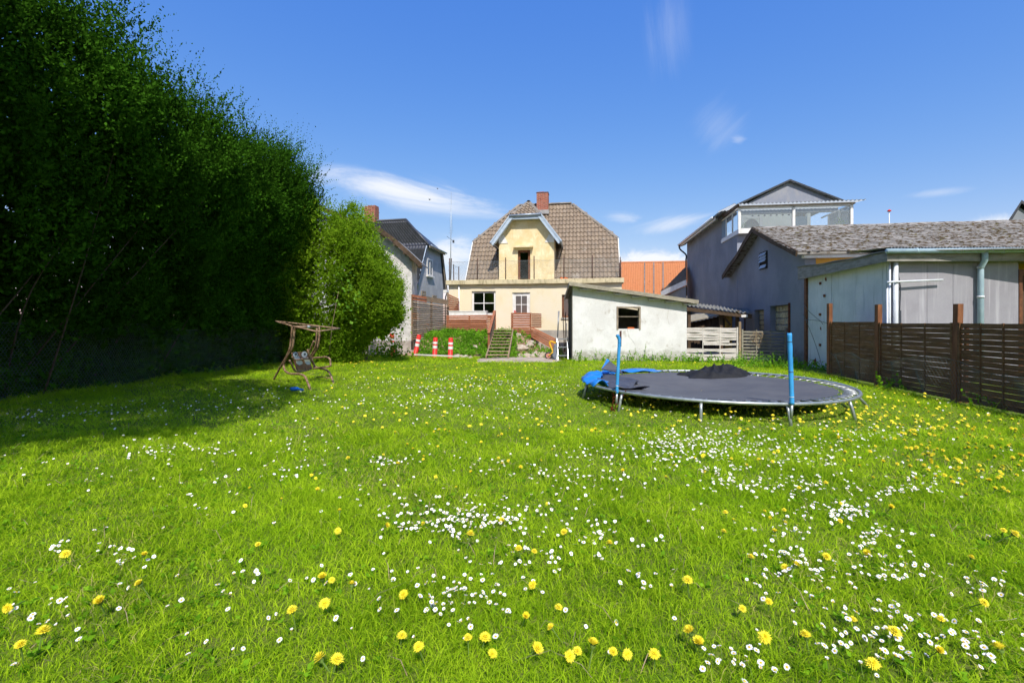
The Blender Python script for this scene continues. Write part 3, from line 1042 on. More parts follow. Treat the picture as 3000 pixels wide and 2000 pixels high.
# chain link between the posts: two families of slanted wires
b = MB()
cell = 0.085
h_ = 0.92
n_ = int(9.2 / cell)
for i in range(-int(h_ / cell), n_):
    for sgn in (1, -1):
        x0 = i * cell if sgn > 0 else i * cell + h_
        p0, p1 = Vector((x0, -0.052 - 0.004 * sgn, 3.84)), Vector((x0 + sgn * h_, -0.052 - 0.004 * sgn, 3.84 + h_))
        ta = 0.0
        tb = 1.0
        for lim, s_ in ((0.0, 1), (9.2, -1)):
            f0, f1 = (p0.x - lim) * s_, (p1.x - lim) * s_
            if f0 < 0 and f1 < 0:
                ta, tb = 1, 0
            elif f0 < 0:
                ta = max(ta, f0 / (f0 - f1))
            elif f1 < 0:
                tb = min(tb, f0 / (f0 - f1))
        if tb - ta > 0.05:
            b.tube([p0.lerp(p1, ta), p0.lerp(p1, tb)], 0.0028, 3, False)
b.build('chain_link', MT['wire'], house)

# ------------------------------------------------------------------ aerial mast on the terrace corner
mp = HF.world(0.1, 0.02, 0)
mast = thing('aerial_mast', 'thin tall steel aerial mast with many short rods at the terrace corner', 'antenna', (mp.x, mp.y, PT))
mh = at(1322, 562, mp.y).z - PT
MB().tube([(0, 0, 0), (0.01, 0, mh * 0.45), (0.03, 0, mh)], [0.028, 0.02, 0.008], 6).build('mast', MT['galv'], mast)
for k in range(16):
    z = mh * (0.52 + 0.014 * k)
    l = 0.05 + 0.09 * random.random()
    MB().tube([(0.02 - l * (k % 2), 0, z), (0.02 + l, 0.02, z + 0.02 * random.random())], 0.006, 4).build('rod', MT['galv'], mast)
MB().bar((-0.22, 0, mh * 0.50), (0.16, 0, mh * 0.44), 0.015, 0.02).box(0.10, 0.20, -0.03, 0.03, mh * 0.425, mh * 0.455).build('cross_arm', MT['dark_pipe'], mast)
MB().tube([(0.01, -0.01, 0.1), (0.05, -0.02, 1.2)], 0.02, 5).build('bracket', MT['rusty_pole'], mast)

# ------------------------------------------------------------------ deck, its screens and the stair
DK = Frame(-3.3, 24.1, 9.13, -1.4)
deck = thing('wooden_deck', 'raised red-brown deck with slatted screens in front of the yellow house', 'deck', (DK.o[0], DK.o[1], 0), DK.ang)
dz = lambda px, py, v=0: DK.uz(px, py, v)
s0, s1 = 0.0, dz(1441, 940)[0]
top = dz(1380, 923)[1]
bot = 0.98
nsl = 9


def slat_panel(parent, P, Q, z0a, z1a, z0b, z1b, n, mat, th=0.022, gap=0.012, lean=0.0, name='slat'):
    """horizontal overlapping boards between two upright lines, each a piece of its own"""
    P, Q = Vector(P), Vector(Q)
    d = (Q - P).normalized()
    nn = Vector((d.y, -d.x, 0))
    for i in range(n):
        f0, f1 = i / n, (i + 1) / n
        a0, a1 = z0a + (z1a - z0a) * f0, z0a + (z1a - z0a) * f1 - gap
        b0, b1 = z0b + (z1b - z0b) * f0, z0b + (z1b - z0b) * f1 - gap
        o = nn * (th * (0.2 + 0.25 * random.random()))
        tilt = nn * lean
        pr = [P + o + tilt + Vector((0, 0, a0)), Q + o + tilt + Vector((0, 0, b0)), Q + o + Vector((0, 0, b1)), P + o + Vector((0, 0, a1))]
        MB().prism(pr, -nn * th).build(name, mat, parent)


slat_panel(deck, (s0, 0, 0), (s1, 0, 0), bot, top, bot - 0.03, top + 0.03, nsl, MT['deck_wood'], gap=0.02, lean=0.035)
for u in (s0 + 0.03, (s0 + s1) / 2, s1 - 0.05):
    MB().box(u - 0.035, u + 0.035, 0.03, 0.1, 0.4, top - 0.03).build('post', MT['deck_wood'], deck)
for k in range(10):
    v0 = 0.06 + k * 0.17
    MB().box(0.0, 4.3, v0, v0 + 0.155, 1.0, 1.04).build('floor_board', MT['deck_wood'], deck)
b0u, bz1 = dz(1497, 915, -0.1)
b1u, _ = dz(1557, 915, -0.1)
bz0 = dz(1500, 984, -0.1)[1]
slat_panel(deck, (b0u, -0.1, 0), (b1u, -0.1, 0), bz0, bz1, bz0, bz1, 10, MT['deck_wood'], gap=0.02, lean=0.035)
slat_panel(deck, (b1u + 0.005, -0.1, 0), (b1u + 0.35, 1.2, 0), bz0 + 0.4, bz1 - 0.02, bz0 + 0.4, bz1 - 0.02, 8, MT['deck_wood'], gap=0.02, lean=0.03)
MB().box(b0u + 0.02, b0u + 0.09, -0.06, 0.01, 0.3, bz1 - 0.05).build('post', MT['deck_wood'], deck)
MB().box(b1u - 0.09, b1u - 0.02, -0.06, 0.01, 0.3, bz1 - 0.05).build('post', MT['deck_wood'], deck)
# sloping screen of the side stair
e0, e1 = b1u + 0.01, dz(1627, 990, -0.25)[0]
za1, za0 = dz(1557, 955, -0.2)[1], dz(1557, 987, -0.2)[1]
zb1, zb0 = dz(1627, 989, -0.2)[1], dz(1627, 1026, -0.2)[1]
slat_panel(deck, (e0, -0.14, 0), (e1, -0.30, 0), za0, za1, zb0, zb1, 5, MT['deck_wood'], gap=0.026, lean=0.045)
pu_ = dz(1566, 1010, -0.2)[0]
MB().box(pu_ - 0.05, pu_ + 0.05, -0.12, -0.03, 0.1, za0 + 0.1).build('post', MT['deck_wood'], deck)
MB().box(e1 - 0.06, e1 + 0.02, -0.24, -0.16, 0.0, zb1 - 0.03).build('post', MT['old_wood'], deck)

bx = thing('white_planter_box', 'long white box resting on the deck beside the slatted screen', 'planter', DK.world(0.02, 0.2, 1.04), DK.ang)
bu = dz(1424, 916, 0.25)[0]
MB().box(0.05, bu, 0, 0.35, 0.0, dz(1380, 912.5, 0.25)[1] - 1.04).build('box', MT['white_paint'], bx)
MB().box(0.03, bu + 0.02, -0.02, 0.37, dz(1380, 912.5, 0.25)[1] - 1.04, dz(1380, 911.5, 0.25)[1] - 1.02).build('rim', MT['white_paint'], bx)

# stair laid on the bank
stair = thing('garden_stair', 'open wooden garden stair laid on the overgrown bank with one brown handrail', 'stair', (0, 0, 0))
bl, br = ground(1424, 1052, 0.0), ground(1489, 1052, 0.0)
tl, tr_ = at(1449, 968, 23.3), at(1503, 968, 23.3)
for a, c in ((bl, tl), (br, tr_)):
    MB().bar(a + Vector((0, 0, 0.05)), c, 0.05, 0.16).build('stringer', MT['stair_wood'], stair)
for k in range(9):
    f = (k + 0.35) / 9
    a, c = bl.lerp(tl, f), br.lerp(tr_, f)
    up = Vector((0, 0, 0.12))
    MB().bar(a + up, c + up + Vector((0, 0, 0.01 * random.uniform(-1, 1))), 0.2, 0.035).build('tread', MT['stair_wood'], stair)
hp = at(1432, 1019, 20.6)
ht = at(1432, 972, 20.6)
MB().bar(hp - Vector((0, 0, 0.35)), ht, 0.09, 0.09, (0, 1, 0)).build('handrail_post', MT['deck_wood'], stair)
ft = at(1449, 910, 23.4)
MB().bar(ht - Vector((0, 0.1, 0.04)), ft, 0.12, 0.035).build('handrail', MT['deck_wood'], stair)
for k in range(5):
    o_ = Vector((0.01, 0, -0.14 - 0.125 * k))
    MB().bar(ht + o_, ft + o_, 0.022, 0.10).build('slat', MT['old_wood'], stair)
MB().bar(ft + Vector((0.02, 0.02, 0.0)), ft + Vector((0.02, 0.02, -1.1)), 0.09, 0.09, (0, 1, 0)).build('handrail_post', MT['deck_wood'], stair)

# grey slatted fence on the bank and its short neighbour
fs_ = thing('slatted_fence', 'weathered grey-brown fence of overlapping horizontal boards beside the whitewashed gable', 'fence', (0, 0, 0))
fa, fb_ = at(1207, 900, 21.9), at(1312, 900, 24.9)
za_t, za_b = at(1207, 862, 21.9).z, at(1207, 994, 21.9).z
zb_t, zb_b = at(1312, 879, 24.9).z, at(1312, 974, 24.9).z
slat_panel(fs_, (fa.x, fa.y, 0), (fb_.x, fb_.y, 0), za_b, za_t - 0.28, zb_b, zb_t - 0.28, 17, MT['old_wood'], th=0.03, gap=0.02, lean=0.07)
P_, Q_ = Vector((fa.x, fa.y, 0)), Vector((fb_.x, fb_.y, 0))
mid = P_.lerp(Q_, 0.36)
slat_panel(fs_, P_, mid, za_t - 0.26, za_t, (za_t + zb_t) / 2 - 0.26, za_t - 0.03, 2, MT['deck_wood'], th=0.03, lean=0.04)
slat_panel(fs_, mid, Q_, za_t - 0.28, za_t - 0.02, zb_t - 0.26, zb_t + 0.02, 1, MT['old_wood'], th=0.03)
for f in (0.0, 0.5, 1.0):
    q = P_.lerp(Q_, f)
    MB().box(q.x - 0.045, q.x + 0.045, q.y + 0.04, q.y + 0.13, 0.2, za_t + (zb_t - za_t) * f).build('post', MT['old_wood'], fs_)
fs2 = thing('screen_fence', 'short brown slatted screen between the fence and the yellow house corner', 'fence', (0, 0, 0))
ga, gb = at(1313, 900, 24.9), at(1343, 900, 25.75)
slat_panel(fs2, (ga.x, ga.y, 0), (gb.x, gb.y, 0), at(0, 916, 24.9).z, at(0, 860, 24.9).z, at(0, 913, 25.75).z, at(0, 874, 25.75).z, 8, MT['deck_wood'], th=0.03, gap=0.015, lean=0.05)
MB().box(ga.x - 0.07, ga.x + 0.02, ga.y - 0.02, ga.y + 0.08, 0.5, at(0, 858, 24.9).z + 0.02).build('post', MT['old_wood'], fs2)


# ------------------------------------------------------------------ whitewashed outbuilding behind the hedge
OB = Frame(-12.5, 22.0, 1, 0)
outb = thing('outbuilding', 'flaking whitewashed outbuilding with decaying plank eaves behind the hedge', 'outbuilding', (-12.5, 22.0, 0), 0)
cr = OB.uz(1207, 900)[0]                          # right corner
ev = OB.uz(1234, 775)                            # eave end
rdg = (3.6, 6.75)                                 # ridge, hidden by the hedge
pts = [OB.uz(1234, 775, -0.35), OB.uz(1195, 738, -0.35), OB.uz(1155, 702, -0.35), OB.uz(1112, 671, -0.35), OB.uz(1074, 662, -0.35), rdg]
topl = [(a - 0.0, z - 0.22) for a, z in pts]


def top_of(u):
    pp = sorted(topl)
    return float(np.interp(u, [p[0] for p in pp], [p[1] for p in pp]))


b = MB()
us = np.linspace(0, cr, 16)
for i in range(15):
    b.poly((us[i], 0, 0), (us[i + 1], 0, 0), (us[i + 1], 0, top_of(us[i + 1])), (us[i], 0, top_of(us[i])))
b.box(cr - 0.3, cr, 0.003, 1.2, 0, top_of(cr))
b.box(0, 0.3, 0.003, 1.2, 0, 4)
b.build('gable_wall', MT['limewash'], outb)
MB().box(2, cr + 0.05, -0.06, 0.0, 0, 0.62).build('plinth', MT['base_concrete'], outb)
b = MB()
for i in range(len(pts) - 1):
    (a0, z0), (a1, z1) = pts[i], pts[i + 1]
    b.prism([(a0, -0.42, z0), (a1, -0.42, z1), (a1, -0.42, z1 + 0.07), (a0, -0.42, z0 + 0.07)], (0, 1.7, 0))
orf = b.build('roof', MT['felt'], outb)
for i in range(len(pts) - 1):
    (a0, z0), (a1, z1) = pts[i], pts[i + 1]
    j = random.uniform(-0.03, 0.03)
    MB().bar((a0, -0.44, z0 - 0.04), (a1, -0.44 + j, z1 - 0.04), 0.03, 0.2).build('verge_board', MT['dark_wood'], orf)
for i, px in enumerate((1226, 1206, 1188, 1160, 1120)):
    a = OB.uz(px, 800, -0.2)[0]
    z = float(np.interp(a, sorted(p[0] for p in pts), [p[1] for p in sorted(pts)])) - 0.16
    MB().bar((a, -0.40, z), (a, 0.3, z), 0.14, 0.13).build('purlin', MT['old_wood'], orf)

# ------------------------------------------------------------------ grey house with the black roof
GH = Frame(-6.35, 32.0, 1.09, 5.0)                # u runs along the gable (away), v to the side (to -X)
gh = thing('grey_house', 'light grey rendered house with black sheet roof and red brick chimney', 'house', (-6.35, 32.0, 0), GH.ang)
GW, GE, GK, GR = 5.12, 4.25, 6.85, 8.95           # gable width, eave, knee, ridge heights
mid = GW / 2
ku0, ku1 = 1.62, 4.2
b = MB()
prof = [(0.25, 0, 0), (GW - 0.2, 0, 0), (GW - 0.2, 0, GE - 0.1), (ku1 + 0.1, 0, GK), (ku0 - 0.1, 0, GK + 0.05), (0.25, 0, GE - 0.1)]
b.prism(prof, (0, 10, 0))
b.build('wall', MT['left_render'], gh)


def sheet(parent, quad, nrow, ncol, mat, name, amp=0.014, parts=None):
    """profiled sheet roof on a quad (lower-left, lower-right, upper-right, upper-left) with stepped rows and waves"""
    A, B, C, D = [Vector(q) for q in quad]
    nrm = (B - A).cross(D - A).normalized()
    nx = ncol * 4
    V, F = [], []
    m = MB().smooth()
    for r_ in range(nrow):
        for e, lift in ((0, 0.035), (1, 0.0)):
            f = (r_ + e) / nrow
            for i in range(nx + 1):
                x = i / nx
                p = (A.lerp(B, x)).lerp(D.lerp(C, x), f)
                V.append(p + nrm * (lift + amp * math.sin(2 * math.pi * ncol * x)))
    for r_ in range(nrow * 2 - 1):
        for i in range(nx):
            a = r_ * (nx + 1) + i
            F.append((a, a + 1, a + nx + 2, a + nx + 1))
    m.add(V, F)
    return m.build(name, mat, parent)


HS = 2.0                                        # set back of the half hip
E0, E1 = (-0.35, GE - 0.25), (GW + 0.3, GE - 0.25)
grf = MB().poly((-0.30, -0.2, GE - 0.28), (ku0 - 0.2, -0.2, GK - 0.03), (mid, HS, GR - 0.03), (mid, 10.2, GR - 0.03), (-0.30, 10.2, GE - 0.28))
grf.poly((GW + 0.25, -0.2, GE - 0.28), (ku1 + 0.2, -0.2, GK - 0.13), (mid, HS, GR - 0.03), (mid, 10.2, GR - 0.03), (GW + 0.25, 10.2, GE - 0.28))
grf.poly((ku0 - 0.25, -0.3, GK - 0.05), (ku1 + 0.25, -0.3, GK - 0.15), (mid, HS, GR - 0.03))
groof = grf.build('roof', MT['black_roof'], gh)
sl = sheet(groof, [(-0.30, 10.2, GE - 0.25), (-0.30, -0.2, GE - 0.25), (ku0 - 0.2, -0.2, GK), (ku0 - 0.2, 10.2, GK)], 8, 46, MT['black_roof'], 'roof_sheet')
sl2 = sheet(groof, [(ku0 - 0.2, 10.2, GK + 0.02), (ku0 - 0.2, -0.2, GK + 0.02), (mid, HS, GR), (mid, 10.2, GR)], 8, 46, MT['black_roof'], 'roof_sheet')
MB().tube([(ku0 - 0.25, -0.25, GK + 0.02), (mid, HS, GR + 0.03)], 0.09, 8).build('hip_cap', MT['black_roof'], groof)
MB().tube([(mid, HS, GR + 0.03), (mid, 10.2, GR + 0.03)], 0.09, 8).build('ridge_cap', MT['black_roof'], groof)
MB().bar((ku0 - 0.25, -0.32, GK - 0.1), (ku1 + 0.3, -0.32, GK - 0.2), 0.04, 0.16).build('eave_board', MT['old_frame'], groof)
MB().tube([(ku0 - 0.2, -0.42, GK - 0.02), (ku1 + 0.35, -0.42, GK - 0.14)], 0.06, 8).build('gutter', MT['zinc'], groof)
MB().bar((GW + 0.2, -0.12, GE - 0.3), (ku1 + 0.2, -0.12, GK - 0.18), 0.05, 0.18).build('verge_board', MT['old_frame'], groof)
MB().bar((-0.2, -0.12, GE - 0.3), (ku0 - 0.2, -0.12, GK - 0.08), 0.05, 0.18).build('verge_board', MT['pale_blue'], groof)
MB().box(GW - 0.05, GW + 0.35, -0.25, 0.3, GE - 0.45, GE - 0.27).build('eave_end', MT['white_paint'], groof)
MB().tube([(GW + 0.22, -0.2, GE - 0.4), (GW + 0.05, -0.1, GE - 0.8), (GW + 0.05, -0.1, 0.5)], 0.05, 8).build('downpipe', MT['dark_pipe'], gh)
for (x0, x1, y0, y1, nx, nz, wh) in ((1250, 1266, 756, 808, 2, 1, 1), (1234, 1246, 851, 866, 2, 1, 0), (1266.5, 1278, 864, 876, 2, 1, 0)):
    a0, zt = GH.uz(x0, y0)
    a1, _ = GH.uz(x1, y0)
    zb = GH.uz((x0 + x1) / 2, y1)[1]
    w = window(gh, a0, a1, zb, zt, -0.05, nx, nz, MT['white_paint'] if wh else MT['old_frame'], 0.09, 0.05, 0.05)
    for ch in w.children:
        pass
    MB().box(a0 + 0.05, a1 - 0.05, -0.012, -0.006, zb + 0.05, zt - 0.05).build('blind_or_dark_room', MT['pale_blue'] if wh else MT['dark'], w)  # dark sheet stands in for the unlit rooms behind the small windows
    if wh:
        MB().box(a0 - 0.1, a1 + 0.1, -0.16, 0.0, zb - 0.1, zb - 0.004).build('window_sill', MT['white_paint'], w)
cu0 = mid - 0.45
cv = GH  # chimney beside the ridge: pick its place on the ridge line
chx = []
for px in (1067, 1099):
    k = (px - 1500) / FPX
    # along the ridge: world point = GH.world(mid - .3, v)
    best = min(np.linspace(2, 9, 400), key=lambda v_: abs(GH.world(mid - 0.3, v_).x / GH.world(mid - 0.3, v_).y - k))
    chx.append(float(best))
v1, v0 = max(chx), min(chx)
ct = at(0, 603, GH.world(mid, v0).y).z
b = MB().box(mid - 0.3, mid + 0.3, v0, v1, GR - 1.0, ct - 0.12)
for k in range(6):
    b.box(mid - 0.28, mid + 0.28, v0 + (v1 - v0) * k / 6 + 0.01, v0 + (v1 - v0) * (k + 1) / 6 - 0.01, ct - 0.121, ct - 0.05 + 0.06 * random.random())
gch = b.build('chimney', MT['brick'], gh)
MB().box(mid - 0.36, mid + 0.36, v0 - 0.05, v1 + 0.05, GR - 0.45, GR - 0.12).build('flashing', MT['black_roof'], gch)


# ------------------------------------------------------------------ white shed
SF = Frame(2.30, 18.1, 1, 0)
shed = thing('white_shed', 'whitewashed shed with sloping felt roof and one empty window hole', 'shed', (2.30, 18.1, 0), 0)
sa, sb_ = 0.0, SF.uz(2012, 900)[0]
zl, zr = SF.uz(1677, 838)[1], SF.uz(2012, 887)[1]
stop = lambda u: zl + (zr - zl) * (u - sa) / (sb_ - sa)
h0, hz1 = SF.uz(1810, 901)
h1, hz0 = SF.uz(1873, 963)
b = MB().wall(sa, sb_, 0, zl, 0, 0.22, [(h0, h1, hz0, hz1)], stop)
b.wall(0.45, sb_, 0, zl, 4.6, 4.8, [], lambda u: stop(u) - 0.25)
b.prism([(sb_ - 0.2, 0.223, 0), (sb_ - 0.2, 4.6, 0), (sb_ - 0.2, 4.6, zr - 0.28), (sb_ - 0.2, 0.223, zr - 0.02)], (0.2, 0, 0))
b.build('wall', MT['shed_wall'], shed)
for k in range(12):                               # board-clad side
    v0 = 0.005 + k * 0.4
    sk = 0.085 * v0
    o = random.uniform(0, 0.015)
    z0_, z1_ = stop(0) - 0.055 * v0, stop(0) - 0.055 * (v0 + 0.39)
    MB().prism([(sk - 0.02 - o, v0, 0), (sk + 0.03 - o, v0 + 0.385, 0), (sk + 0.03 - o, v0 + 0.385, z1_), (sk - 0.02 - o, v0, z0_)], (0.05, 0, 0)).build('side_board', MT['shed_side'], shed)
e_l, e_r = SF.uz(1667, 900, -0.25)[0], SF.uz(2046, 900, -0.25)[0]
rz = lambda u: SF.uz(1674, 826, -0.25)[1] + (SF.uz(2046, 880, -0.25)[1] - SF.uz(1674, 826, -0.25)[1]) * (u - e_l) / (e_r - e_l)
MB().prism([(e_l, -0.25, rz(e_l) - 0.05), (e_r, -0.25, rz(e_r) - 0.05), (e_r, -0.25, rz(e_r)), (e_l, -0.25, rz(e_l))], (0.42, 5.3, -0.30)).build('roof', MT['felt'], shed)
MB().prism([(e_l, -0.262, rz(e_l) - 0.13), (e_r, -0.262, rz(e_r) - 0.13), (e_r, -0.262, rz(e_r) + 0.012), (e_l, -0.262, rz(e_l) + 0.012)], (0, -0.03, 0)).build('fascia', MT['fascia'], shed)
MB().prism([(e_l, -0.259, rz(e_l) - 0.15), (e_l, -0.259, rz(e_l) + 0.01), (e_l + 0.40, 5.0, rz(e_l) - 0.27), (e_l + 0.40, 5.0, rz(e_l) - 0.43)], (0.03, 0, 0)).build('verge_board', MT['fascia'], shed)
for k in range(7):
    u = sa + 0.25 + k * 0.65
    MB().box(u, u + 0.48, -0.2, -0.003, rz(u) - 0.24, rz(u) - 0.19).build('batten', MT['woven_white'], shed)
fr = MB()
fr.box(h0 - 0.05, h0 + 0.015, -0.02, 0.12, hz0 - 0.03, hz1 + 0.04).box(h1 - 0.015, h1 + 0.05, -0.02, 0.12, hz0 - 0.03, hz1 + 0.04)
fr.box(h0 + 0.016, h1 - 0.016, -0.02, 0.12, hz1 - 0.02, hz1 + 0.04)
fr.box(h0 + 0.016, h1 - 0.016, 0.03, 0.08, hz0 + 0.45, hz0 + 0.475)
sfr = fr.build('window_frame', MT['old_frame'], shed)
for pth in ([(1838, 966), (1842, 985), (1852, 996), (1862, 1012), (1876, 1026)], [(1960, 900), (1955, 930), (1961, 951)]):
    MB().tube([SF.p(a, c, -0.001) for a, c in pth], [0.005, 0.004, 0.005, 0.003, 0.002][:len(pth)], 4, False).build('crack', MT['plinth'], shed)
bk = MB().box(0, 0.24, -0.02, 0.1, 0, 0.06).build('loose_brick', MT['new_tile'])
bk.location = (2.30 + h0 + 0.38, 18.1 + 0.02, hz0)
tag(bk, 'loose red brick lying in the window hole of the white shed', 'brick')

# ------------------------------------------------------------------ woven fence panels
wf = thing('woven_fence', 'bleached white woven slat fence with broken slats next to the shed', 'fence', (0, 0, 0))
wg = thing('woven_fence', 'grey-green woven slat fence under dead creeper beside a tarred rusty post', 'fence', (0, 0, 0))


def woven(parent, P, Q, z0, z1, n, mat, battens, gap=0.012, broken=(), sag=(), wv=0.02):
    P, Q = Vector(P), Vector(Q)
    d = (Q - P)
    L = d.length
    d.normalize()
    nn = Vector((d.y, -d.x, 0))
    N = 18
    per = L / (battens + 1)
    for i in range(n):
        a, c = z0 + (z1 - z0) * i / n, z0 + (z1 - z0) * (i + 1) / n - gap
        x0, x1 = 0.0, L
        if i in dict(broken):
            x0, x1 = dict(broken)[i]
            if x1 <= x0:
                continue
        lo_, hi_ = [], []
        for k in range(N + 1):
            s = x0 + (x1 - x0) * k / N
            off = wv * math.sin(math.pi * s / per) * (1 if i % 2 else -1)
            dip = dict(sag).get(i, 0.0) * math.sin(math.pi * s / L) + 0.25 * wv * math.sin(5 * s + i * 2.1)
            q = P + d * s + nn * off
            lo_.append(q + Vector((0, 0, a - dip)))
            hi_.append(q + Vector((0, 0, c - dip + 0.3 * wv * math.sin(3 * s + i))))
        vs = lo_ + hi_ + [q - nn * 0.008 for q in lo_] + [q - nn * 0.008 for q in hi_]
        m_ = N + 1
        fsx = []
        for k in range(N):
            fsx += [(k, k + 1, m_ + k + 1, m_ + k), (2 * m_ + k + 1, 2 * m_ + k, 3 * m_ + k, 3 * m_ + k + 1),
                    (m_ + k, m_ + k + 1, 3 * m_ + k + 1, 3 * m_ + k), (k + 1, k, 2 * m_ + k, 2 * m_ + k + 1)]
        MB().add(vs, fsx).build('slat', mat, parent)
    for k in range(1, battens + 1):
        q = P + d * (per * k)
        MB().cbox(q + Vector((0, 0, (z0 + z1) / 2)), (0.03, 0.022, z1 - z0), Matrix.Rotation(math.atan2(d.y, d.x), 3, 'Z')).build('batten', mat, parent)
    for q in (P, Q):
        MB().cbox(q + Vector((0, 0, (z0 + z1) / 2)), (0.05, 0.045, z1 - z0 + 0.02), Matrix.Rotation(math.atan2(d.y, d.x), 3, 'Z')).build('frame_bar', mat, parent)


A0, A1 = at(2009, 1000, 18.15), at(2160, 1000, 18.0)
B0, B1 = at(2175, 1000, 17.95), at(2300, 1000, 17.7)
ztA = at(2009, 959, 18.1).z
ztB = at(2175, 965, 17.9).z
woven(wf, (A0.x, A0.y, 0), (A1.x, A1.y, 0), 0.02, ztA, 13, MT['woven_white'], 2, 0.008,
      broken=((6, (0.66, 2.0)), (5, (0.0, 0.0)), (7, (0.64, 1.6))), sag=((4, 0.03), (3, -0.03), (2, 0.04)))
woven(wg, (B0.x, B0.y, 0), (B1.x, B1.y, 0), 0.0, ztB, 10, MT['woven_grey'], 2, 0.055)
MB().box(A0.x - 0.10, A0.x - 0.035, A0.y - 0.03, A0.y + 0.03, 0, at(2004, 919, 18.1).z).build('post', MT['old_wood'], wf)
MB().box(A1.x + 0.045, A1.x + 0.13, A1.y - 0.04, A1.y + 0.04, 0, at(2168, 942, 18.0).z).build('post', MT['stair_wood'], wf)
rp_ = at(2315, 1000, 17.4)
MB().box(rp_.x - 0.055, rp_.x + 0.055, rp_.y - 0.05, rp_.y + 0.05, 0, at(2315, 887, 17.4).z).build('post', MT['rust_post'], wg)
MB().box(B1.x + 0.045, B1.x + 0.09, B1.y - 0.02, B1.y + 0.06, 0, at(2300, 960, 17.6).z).build('post', MT['old_wood'], wg)
# dead creeper stems on the grey panel
dc = thing('dead_creeper', 'tangle of dry pale creeper stems hanging on the grey woven fence', 'creeper', (0, 0, 0))
b = MB()
for k in range(16):
    s = at(random.uniform(2205, 2235), random.uniform(968, 978), 17.75)
    pth = [s]
    for j in range(5):
        s = s + Vector((random.uniform(-0.10, 0.14), random.uniform(-0.02, 0.01), -random.uniform(0.02, 0.16)))
        pth.append(s)
    b.tube(smooth_path(pth, 3), 0.006, 4, False)
b.build('stems', MT['stair_wood'], dc)

# ------------------------------------------------------------------ the tall dark grey house with its glazed room
WX = lambda d: 9.93 + 0.142 * (d - 16.1)         # the line of the grey side walls
TF = Frame(WX(23.2), 23.2, 0.142, 1)             # u runs away along the side wall, v to the street side (-X)
tall = thing('tall_grey_house', 'tall dark grey rendered house with low gable roof and glazed corner room', 'house', (TF.o[0], TF.o[1], 0), TF.ang)
# local: x = u (away), y = v (towards -X); inside the house is v < 0
TL, TZ = 11.0, 7.15
TG = 1.8                                          # the gable stands back behind the glazed room
sz, gz = 5.88, 6.95
b = MB()
b.box(0, TL, -5.6, -0.001, 0, sz)                 # body up to the sill
b.box(2.6, TL, -3.6, 0.0, sz + 0.001, TZ)
b.build('side_wall', MT['grey_render'], tall)
MB().box(-0.012, 0.0, -5.6, 0.012, 0, sz).build('front_wall', MT['grey_front'], tall)
RXv, RZv = -3.05, 8.72                            # ridge
b = MB().prism([(TG, 0.05, TZ - 0.05), (TG, -5.4, TZ - 0.05), (TG, -5.4, TZ + 0.42), (TG, RXv, RZv - 0.06)], (0.25, 0, 0))
b.build('gable_wall', MT['grey_front'], tall)
b = MB()
for s in (1, -1):
    ye, ze = (RXv + 3.55, TZ - 0.02) if s > 0 else (RXv - 2.5, TZ + 0.47)
    pr = [(TG - 0.15, ye, ze), (TG - 0.15, RXv, RZv + 0.04), (TG - 0.15, RXv, RZv - 0.06), (TG - 0.15, ye, ze - 0.1)]
    b.prism(pr, (TL - TG + 0.5, 0, 0))
troof = b.build('roof', MT['fibre'], tall)
for s in (1, -1):
    MB().bar((TG - 0.17, RXv, RZv + 0.01), (TG - 0.17, RXv + 3.55, TZ - 0.05) if s > 0 else (TG - 0.17, RXv - 2.5, TZ + 0.44), 0.04, 0.075).build('verge_board', MT['dark_pipe'], troof)
for k in range(9):                                # rafter tails under the eave
    u = 3.3 + k * 1.0
    MB().bar((u, 0.0, TZ + 0.0), (u, 0.42, TZ - 0.17), 0.09, 0.16).build('rafter', MT['white_paint'], troof)
MB().box(2.2, TL + 0.3, 0.40, 0.44, TZ - 0.24, TZ - 0.06).build('eave_board', MT['white_paint'], troof)
MB().tube([(2.4, 0.52, TZ - 0.08), (TL + 0.35, 0.52, TZ - 0.10)], 0.07, 8).build('gutter', MT['pvc_white'], troof)
MB().tube(smooth_path([(TL + 0.1, 0.52, TZ - 0.15), (TL + 0.1, 0.45, TZ - 0.45), (TL + 0.05, 0.06, TZ - 0.85), (TL + 0.05, 0.06, TZ - 1.2)], 4) + [Vector((TL + 0.05, 0.06, 0.3))], 0.055, 8).build('downpipe', MT['dark_pipe'], tall)
# glazed room
gx1 = -4.95                                       # its far end (to +X)
room = MB().box(-0.35, 2.55, gx1 - 0.05, 0.05, sz - 0.16, sz).build('room_floor', MT['white_paint'], tall)
b = MB()
for (u, v) in ((-0.3, 0.0), (-0.3, -2.42), (-0.3, gx1 + 0.02)):
    b.box(u - 0.045, u + 0.045, v - 0.06, v + 0.06, sz, gz)
b.box(-0.345, -0.255, gx1, 0, sz + 0.003, sz + 0.07).box(-0.345, -0.255, gx1, 0, gz - 0.07, gz)
for v in (0.0, gx1 + 0.02):
    b.box(-0.25, 2.5, v - 0.03, v + 0.03, sz + 0.003, sz + 0.06).box(-0.25, 2.5, v - 0.03, v + 0.03, gz - 0.06, gz)
    b.box(0.7, 0.76, v - 0.03, v + 0.03, sz + 0.06, gz - 0.06)
    b.box(1.75, 1.8, v - 0.03, v + 0.03, sz + 0.06, gz - 0.06)
gfr = b.build('glazed_room', MT['white_paint'], tall)
MB().box(1.82, 2.6, -0.12, -0.01, sz - 0.35, TZ - 0.2).build('shutter', MT['grey_paint'], gfr)
for (v0, v1) in ((-0.06, -2.36), (-2.48, gx1 + 0.08)):
    MB().poly((-0.3, v0, sz + 0.07), (-0.3, v1, sz + 0.07), (-0.3, v1, gz - 0.07), (-0.3, v0, gz - 0.07)).build('pane', MT['clear_glass'], gfr)
